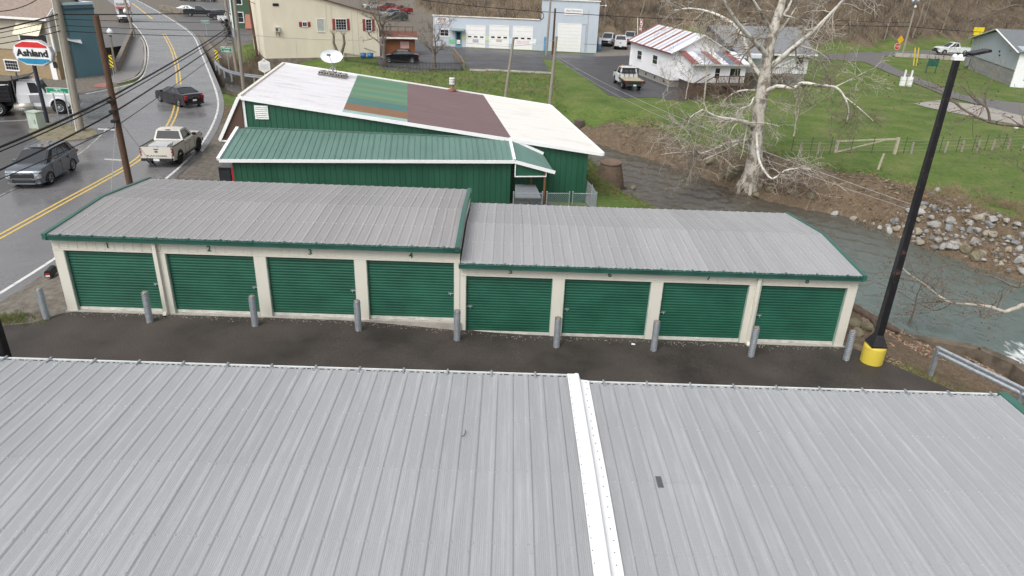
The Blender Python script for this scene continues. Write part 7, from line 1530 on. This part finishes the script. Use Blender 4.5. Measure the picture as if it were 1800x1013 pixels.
# ---- brush thickets (nobody could count the stems)
def brush(name, label, spots, mat, seed, n=26, hh=(.6,1.6), spread=.8, r=.012, cat='brush'):
    R = random.Random(seed); a = MB()
    for (x, y, s) in spots:
        z = ground_z(x, y)
        for k in range(n):
            d = Vector((R.gauss(0,spread), R.gauss(0,spread), 1.0)); p = Vector((x+R.gauss(0,.35*s), y+R.gauss(0,.35*s), z-.05)); grow(a, p, d, R.uniform(*hh)*s, r*s, 1, R, .25, .7, 4, (2,4), 0, .35, 0, .006)
    o = a.build(name, mat, label=label, cat=cat, kind='stuff'); return o
sp = lambda pts, z=0: [(G(u,v,z).x, G(u,v,z).y, s) for u, v, s in pts]
brush('brush', 'tangled grey brush around the sycamore roots', [(30.2+random.uniform(-1.6,4.2), 25.0+random.uniform(-1.5,2.8), .9) for _ in range(26)], m_twig, 51, 16)
brush('brush', 'brown tangled vines and brush below the white house deck', sp([(1200,172,1.3),(1222,176,1.4),(1245,178,1.5),(1265,176,1.4),(1285,170,1.3),(1215,166,1.2),(1250,168,1.3),(1300,165,1.0),(1320,160,1.0)]), M('red_brown_twig', (.15,.10,.07), .9), 52, 34, (.8,2.0), .9)
brush('brush', 'dense brown thicket at the left end of the cream building', sp([(u+random.uniform(-6,6), v+random.uniform(-4,4), random.uniform(1.1,1.7)) for u in (400,415,432,448,462,470) for v in (98,108,116)]), M('dark_twig', (.10,.075,.05), .9), 53, 34, (1.0,2.2), .55)
brush('brush', 'sparse scrub on the grassy slope behind the green building', sp([(random.uniform(690,1000), random.uniform(126,175), random.uniform(.5,.9)) for _ in range(34)]), m_twig, 54, 12, (.4,1.1))
brush('brush', 'dry weeds along the far bank and rock pile', [(x, y, random.uniform(.6,1.0)) for x, y in [(random.uniform(24,46), 0) for _ in range(0)]]+[(39+random.uniform(-2.5,5.5), 15+random.uniform(-3.5,6), random.uniform(.5,.9)) for _ in range(95)], M('straw_twig', (.28,.21,.13), .9), 55, 22, (.4,1.0), .7, .016)
brush('brush', 'grey twigs hanging along the far bank left of the sycamore', [(24.5+k*.32+random.uniform(-.5,.5), 37.5-k*.5+random.uniform(-1.2,1.5), .8) for k in range(22)], m_twig, 56, 10, (.4,1.2))
# hillside scrub and trees
def hillside():
    R = random.Random(77); a = MB(); cnt = 0
    mats = [M('hill_twig_grey', (.15,.125,.10), .9, 0, .3, .4), M('hill_twig_tan', (.23,.18,.125), .9, 0, .3, .4), M('hill_twig_dark', (.085,.06,.042), .9, 0, .3, .4)]
    xs = []; ys = []
    while len(xs) < 9000:
        u, v = R.uniform(-60,1860), 0; x = R.uniform(-60,190); y = 100+85*R.random()**1.5
        xs.append(x); ys.append(y)
    z, dc, dh = height(xs, ys)
    for x, y, zz_, d in zip(xs, ys, z, dh):
        if d < 1.2 or d > 55: continue
        mi = R.choice((0,0,1,1,2)); h = R.uniform(.7,2.3)*(1+.6*(R.random() < .1)); n = R.randint(6,10); rr_ = .042
        for k in range(n):
            dx, dy = R.gauss(0,.5), R.gauss(0,.4); p = Vector((x+R.gauss(0,.35), y+R.gauss(0,.35), zz_-.1)); q = p+Vector((dx*h,dy*h,h*R.uniform(.6,1.1))); m = p.lerp(q, .55)+Vector((R.gauss(0,.15),0,.1))
            s = Vector((rr_,0,0)); a.add([p-s, p+s, m+s*.7, m-s*.7, q], [(0,1,2,3),(3,2,4)], mi)
            for j in range(3):
                b0 = m.lerp(q, R.uniform(0,.8)); e = b0+Vector((R.gauss(0,.4)*h*.6, R.gauss(0,.3)*h*.5, R.uniform(-.1,.5)*h*.6)); a.add([b0-s*.6, b0+s*.6, e], [(0,1,2)], mi)
    a.build('hillside_scrub', mats, label='leafless brown scrub covering the hillside', cat='scrub', kind='stuff')
hillside()
m_ht = M('hill_trunk', (.23,.20,.165), .9, 0, .3, 2); hm = [(m_ht, m_twig), (m_bark, m_twig)]
proto = []
def hill_trees():
    R = random.Random(31); spots = []
    for k in range(84):
        u = R.uniform(1060,1800) if k < 64 else R.uniform(690,1000); spots.append((u, k))
    for i, (u, k) in enumerate(spots):
        x = G(u, 95).x; x = R.uniform(36,165) if k < 64 else R.uniform(-8,32); y0 = 100
        for y in np.arange(100, 190, 1.0):
            dh = hill_d(x, float(y))
            if dh > R.uniform(1.5,2.2)+(k % 5)*3.0: break
        z = ground_z(x, y); side = ['on the wooded slope right of the garage', 'on the slope above the far street', 'among the scrub behind the grey roofed house'][0]
        h = R.uniform(7,12); lean = (R.uniform(.0,2.2), R.uniform(-.5,.5))
        lab = 'slender bare tree number %d from the left' % 0
        kind = i % 2
        t = bare_tree('bare_tree', ('slender pale leafless tree on the scrub slope ' if kind == 0 else 'slender dark leafless tree on the scrub slope ')+('above the garage' if k >= 64 else 'behind the white and grey roofed houses' if x < 66 else 'above the far street' if x < 105 else 'behind the blue grey house'), (x, float(y), z), h, R.uniform(.09,.15), 900+i, depth=3, group='leafless trees on the hillside', lean=lean, mats=hm[kind], spread=.55, trunk=.4, kids=(3,4), crownL=.36, minr=.03, limbs=7)
hill_trees()
# ---- rocks
m_rock = [M('pale_grey_rock', (.31,.305,.29), .9, 0, .32, 1.6, bump=.5, bs=6), M('blue_grey_rock', (.20,.205,.21), .9, 0, .32, 1.6, bump=.5, bs=6), M('tan_rock', (.27,.24,.19), .9, 0, .32, 1.6, bump=.5, bs=6), M('mossy_rock', (.17,.15,.10), .95, 0, .35, 1.6, bump=.5, bs=6)]
def rock_mesh(seed, mat):
    R = random.Random(seed); bm = bmesh.new(); bmesh.ops.create_icosphere(bm, subdivisions=2, radius=1)
    pl = [(Vector((R.gauss(0,1),R.gauss(0,1),R.gauss(0,1))).normalized(), R.uniform(.55,.85)) for _ in range(9)]
    for v in bm.verts:
        for n, d in pl:
            k = v.co.dot(n)
            if k > d: v.co -= n*(k-d)
        v.co *= 1+R.uniform(-.04,.04)
    me = bpy.data.meshes.new('rock'); bm.to_mesh(me); bm.free(); me.materials.append(mat); return me
RM = [[rock_mesh(i*7+k, m) for i in range(5)] for k, m in enumerate(m_rock)]
RR = random.Random(9)
def rock(x, y, s, k, label, group, sink=.25, z=None, cat='rock'):
    o = obj('rock', RR.choice(RM[k]), label=label, cat=cat, group=group, loc=(x, y, (ground_z(x,y) if z is None else z)+s*(.5-sink))); o.scale = (s*RR.uniform(.8,1.25), s*RR.uniform(.7,1.0), s*RR.uniform(.55,.85)); o.rotation_euler = (RR.uniform(-.4,.4), RR.uniform(-.4,.4), RR.uniform(0,6.3)); return o
#  riprap pile traced in the picture: (u, v) on the far bank
def bank_pt(u, v):
    d = ray(u, v); t = 25.0
    while t < 90:
        p = CAM+d*t
        if p.z < ground_z(p.x, p.y): break
        t += .25
    return CAM+d*t
pile = np.array([(1545,408),(1590,362),(1640,342),(1700,352),(1760,378),(1800,398),(1830,430),(1830,500),(1790,488),(1700,452),(1640,438),(1570,428)], float)
cand = []
while len(cand) < 285:
    u, v = RR.uniform(1545,1830), RR.uniform(342,500)
    if sdist(np.array([[u, v]]), pile)[0] > 0: continue
    s = RR.choice((.12,.15,.18,.22,.27,.34,.42)); pu = 1250*s/45
    if any((u-a_)**2+((v-b_)*1.6)**2 < ((pu+c_)*.62)**2 for a_, b_, c_ in cand): s = .13; pu = 4
    cand.append((u, v, pu)); p = bank_pt(u, v); k = 0 if RR.random() < .5 else (1 if RR.random() < .6 else 2)
    lab = ['pale grey riprap stone in the rock pile on the far bank', 'darker blue grey riprap stone in the rock pile on the far bank', 'tan riprap stone in the rock pile on the far bank'][k]
    rock(p.x, p.y, s*.72, k, lab, 'riprap stones on the far creek bank', .12)
for i, (u, v, s, k, lab) in enumerate(((1467,378,.42,0,'pale block of stone alone at the far waterline'),(1500,390,.5,2,'flat tan stone at the far waterline'),(1519,396,.22,0,'small white stone at the far waterline right of the flat tan one'),(1534,400,.26,0,'rounded white stone beside the small one at the waterline'),(1545,404,.34,0,'low white stone left of the rock pile at the water'),(1559,401,.36,0,'white stone touching the left end of the rock pile'),(1670,441,.75,0,'largest white boulder at the water edge of the rock pile'),(1694,446,.6,3,'mossy brown boulder right of the largest white one'),(1716,455,.65,3,'dark mossy boulder half in the water under the rock pile'),(1613,412,.6,2,'large tan boulder low in the rock pile'),(1640,405,.55,0,'large pale slab in the middle of the rock pile'),(1612,385,.6,0,'big upright pale boulder near the black pole'),(1710,434,.55,0,'long pale slab on the right of the rock pile'),(1647,337,.38,0,'pale pointed stone at the top of the bank by the pole'),(1636,345,.42,1,'grey stone left of the pointed one at the bank top'))):
    p = bank_pt(u, v); rock(p.x, p.y, s*.66, k, lab, None, .2)
for i, (u, v, s, lab) in enumerate(((1250,290,1.0,'large dark mossy boulder left of the sycamore roots'),(1288,308,1.25,'huge leaning mossy slab beside the sycamore roots'),(1268,315,.6,'flat dark stone at the water under the sycamore'),(1330,330,.5,'brown stone at the water right of the sycamore trunk'),(1352,338,.45,'small brown stone at the water edge below the fallen limb'),(1390,345,.5,'muddy stone on the bank right of the sycamore'),(1330,348,.4,'low dark stone in the shallows under the sycamore'),(1425,352,.45,'dark stone half buried in the grassy bank'))):
    p = bank_pt(u, v); rock(p.x, p.y, s*.8, 3, lab, None, .3)
for i, (u, v, s, lab) in enumerate(((1500,572,.55,'dark stone behind the right corner of unit 8'),(1518,578,.5,'dark broken stone between the corner bollard and the black pole'),(1505,590,.45,'low dark stone at the foot of the right storage corner'),(1525,560,.5,'dark stone at the water behind the driftwood'))):
    p = bank_pt(u, v); rock(p.x, p.y, s*.6, 3, lab, None, .3)
for (u, v, lab) in ((1098,330,'small stone in the creek shallows by the grassy bank'),(1113,332,'second small stone in the creek shallows by the grassy bank')): p = G(u, v, WATER_Z); rock(p.x, p.y, .22, 3, lab, None, .2, WATER_Z)
# ---- fallen leaves and grass tufts (stuff)
def leaves(name, label, pts, size, mats, seed):
    R = random.Random(seed); a = MB()
    for x, y, z in pts:
        s = size*R.uniform(.6,1.3); an = R.uniform(0,6.3); u = Vector((math.cos(an),math.sin(an),R.uniform(-.4,.4)))*s; v = Vector((-math.sin(an),math.cos(an),R.uniform(-.4,.4)))*s*.8; p = Vector((x,y,z+.02)); a.add([p-u, p-v, p+u, p+v], [(0,1,2,3)], R.randrange(len(mats)))
    a.build(name, mats, label=label, cat='leaves', kind='stuff')
m_lf = [M('leaf_rust', (.23,.13,.08), .8), M('leaf_tan', (.31,.235,.165), .8), M('leaf_brown', (.12,.08,.055), .8)]
N_ = 16000; lx = rng.uniform(22,48,N_); ly = rng.uniform(8,42,N_); lz, ld, _ = height(lx, ly); dens = fnoise(lx, ly, .5, 5, 11); k = (ld > .4) & (ld < 4.4+.6*dens) & (lx > 24) & (dens > -.25)
leaves('fallen_leaves', 'rust brown fallen leaves covering the far creek bank', list(zip(lx[k], ly[k], lz[k])), .085, m_lf, 61)
N_ = 15000; lx = rng.uniform(28,36,N_); ly = rng.uniform(-7,4,N_); lz, ld, _ = height(lx, ly); dens = fnoise(lx, ly, .9, 5, 4); k = (ld > .3) & (dens > -.02) & (lx > 28.2+.2*ly)
leaves('fallen_leaves', 'rust brown fallen leaves strewn between the guardrail and the creek wall', list(zip(lx[k], ly[k], lz[k])), .055, m_lf, 62)
def tufts(name, label, pts, h, mats, seed, n=9):
    R = random.Random(seed); a = MB()
    for x, y, z in pts:
        mi = R.randrange(len(mats))
        for k in range(n):
            an = R.uniform(0,6.3); b = Vector((x+R.gauss(0,.07), y+R.gauss(0,.07), z-.01)); s = Vector((math.cos(an),math.sin(an),0))*.008*(h/.12); tp = b+Vector((R.gauss(0,.35)*h, R.gauss(0,.35)*h, h*R.uniform(.6,1.2))); a.add([b-s, b+s, tp], [(0,1,2)], mi)
    a.build(name, mats, label=label, cat='grass', kind='stuff')
m_gr = [M('grass_green', (.075,.125,.025), .8), M('grass_light', (.12,.155,.04), .8), M('grass_straw', (.25,.20,.10), .85)]
pt = [(-2.4+rng.normal(0,.7), -.75+rng.normal(0,.22), 0) for _ in range(420)]; pt = [(x, y, pave_z(x)+.0 if x > -2.5 else ground_z(x,y)) for x, y, _ in pt if y > -1.4 and x < -.5]
tufts('grass', 'green weedy grass at the foot of the leftmost bollard', [(x, y, ground_z(x,y)+.03) for x, y, _ in pt], .12, m_gr, 71)
pt = [(28.4+rng.normal(0,.75), -1.75+rng.normal(0,.45)) for _ in range(900)]; pt += [(29.2+rng.normal(0,.9), -2.9+rng.normal(0,.5)) for _ in range(500)]
tufts('grass', 'green grass strip beside the yellow base and guardrail post', [(x, y, ground_z(x,y)+.0) for x, y in pt if x > 27.8-.15*(y+1)], .12, m_gr, 72)
N_ = 5200; lx = rng.uniform(19.3,26,N_); ly = rng.uniform(11,30,N_); lz, ld, _ = height(lx, ly); k = (ld > .2) & (ld < 4.5); tufts('grass', 'green and straw grass on the near bank beside the green building', list(zip(lx[k], ly[k], lz[k])), .14, m_gr, 73, 7)
N_ = 9000; lx = rng.uniform(24,52,N_); ly = rng.uniform(10,44,N_); lz, ld, _ = height(lx, ly); k = (ld > 3.2) & (ld < 5.6) & (lx > 24); tufts('grass', 'ragged grass edge along the top of the far bank', list(zip(lx[k], ly[k], lz[k])), .16, m_gr, 74, 6)
N_ = 3000; lx = rng.uniform(-13,20,N_); ly = rng.uniform(45,66,N_); lz, ld, _ = height(lx, ly); k = (ld > .5); tufts('grass', 'rough winter grass on the slope behind the green building', list(zip(lx[k], ly[k], lz[k])), .25, m_gr, 75, 7)
# pebbles and litter at the storage thresholds
pb = MB(); R = random.Random(4)
for k in range(700):
    x = R.uniform(-.3,26.6); y = -.10-abs(R.gauss(0,.14)); pb.ico((x, y, pave_z(x)+.03), R.uniform(.006,.02), 1, .2, 0, k)
pb.build('gravel', m_conc, label='small gravel gathered along the storage thresholds', cat='gravel', kind='stuff')

# ---- drift log behind the light pole
up_ = Vector((0,0,.16)); lg = [bank_pt(1496,546)+up_, bank_pt(1530,566)+up_, bank_pt(1558,580)+up_, bank_pt(1580,590)+up_]
o = lg[0]; t = thing('driftwood_log', 'dark fallen driftwood trunk lying along the bank behind the light pole', 'log', o); a = MB(); a.tube([p-o for p in spline(lg, 3)], [.14,.16,.17,.17,.16,.16,.15,.13,.11,.07], 9); a.build('trunk', M('wet_bark', (.085,.06,.045), .85, 0, .35, 5, bump=.4, bs=15), t); a = MB(); a.tube([lg[1]-o, bank_pt(1546,592)+up_*.6-o, bank_pt(1556,602)+up_*.3-o], [.08,.06,.03], 6); a.build('limb', M('wet_bark', (.08,.06,.04)), t)

p = G(1113,607,.0); MB().slab([(-.07,-.04,0),(.06,-.05,.01),(.07,.04,0),(-.05,.05,.02)], (0,0,1), .006).build('paper_scrap', m_trimw, loc=(p.x, p.y, pave_z(p.x)+.035), label='small white paper scrap on the paving before the seventh door', cat='litter')
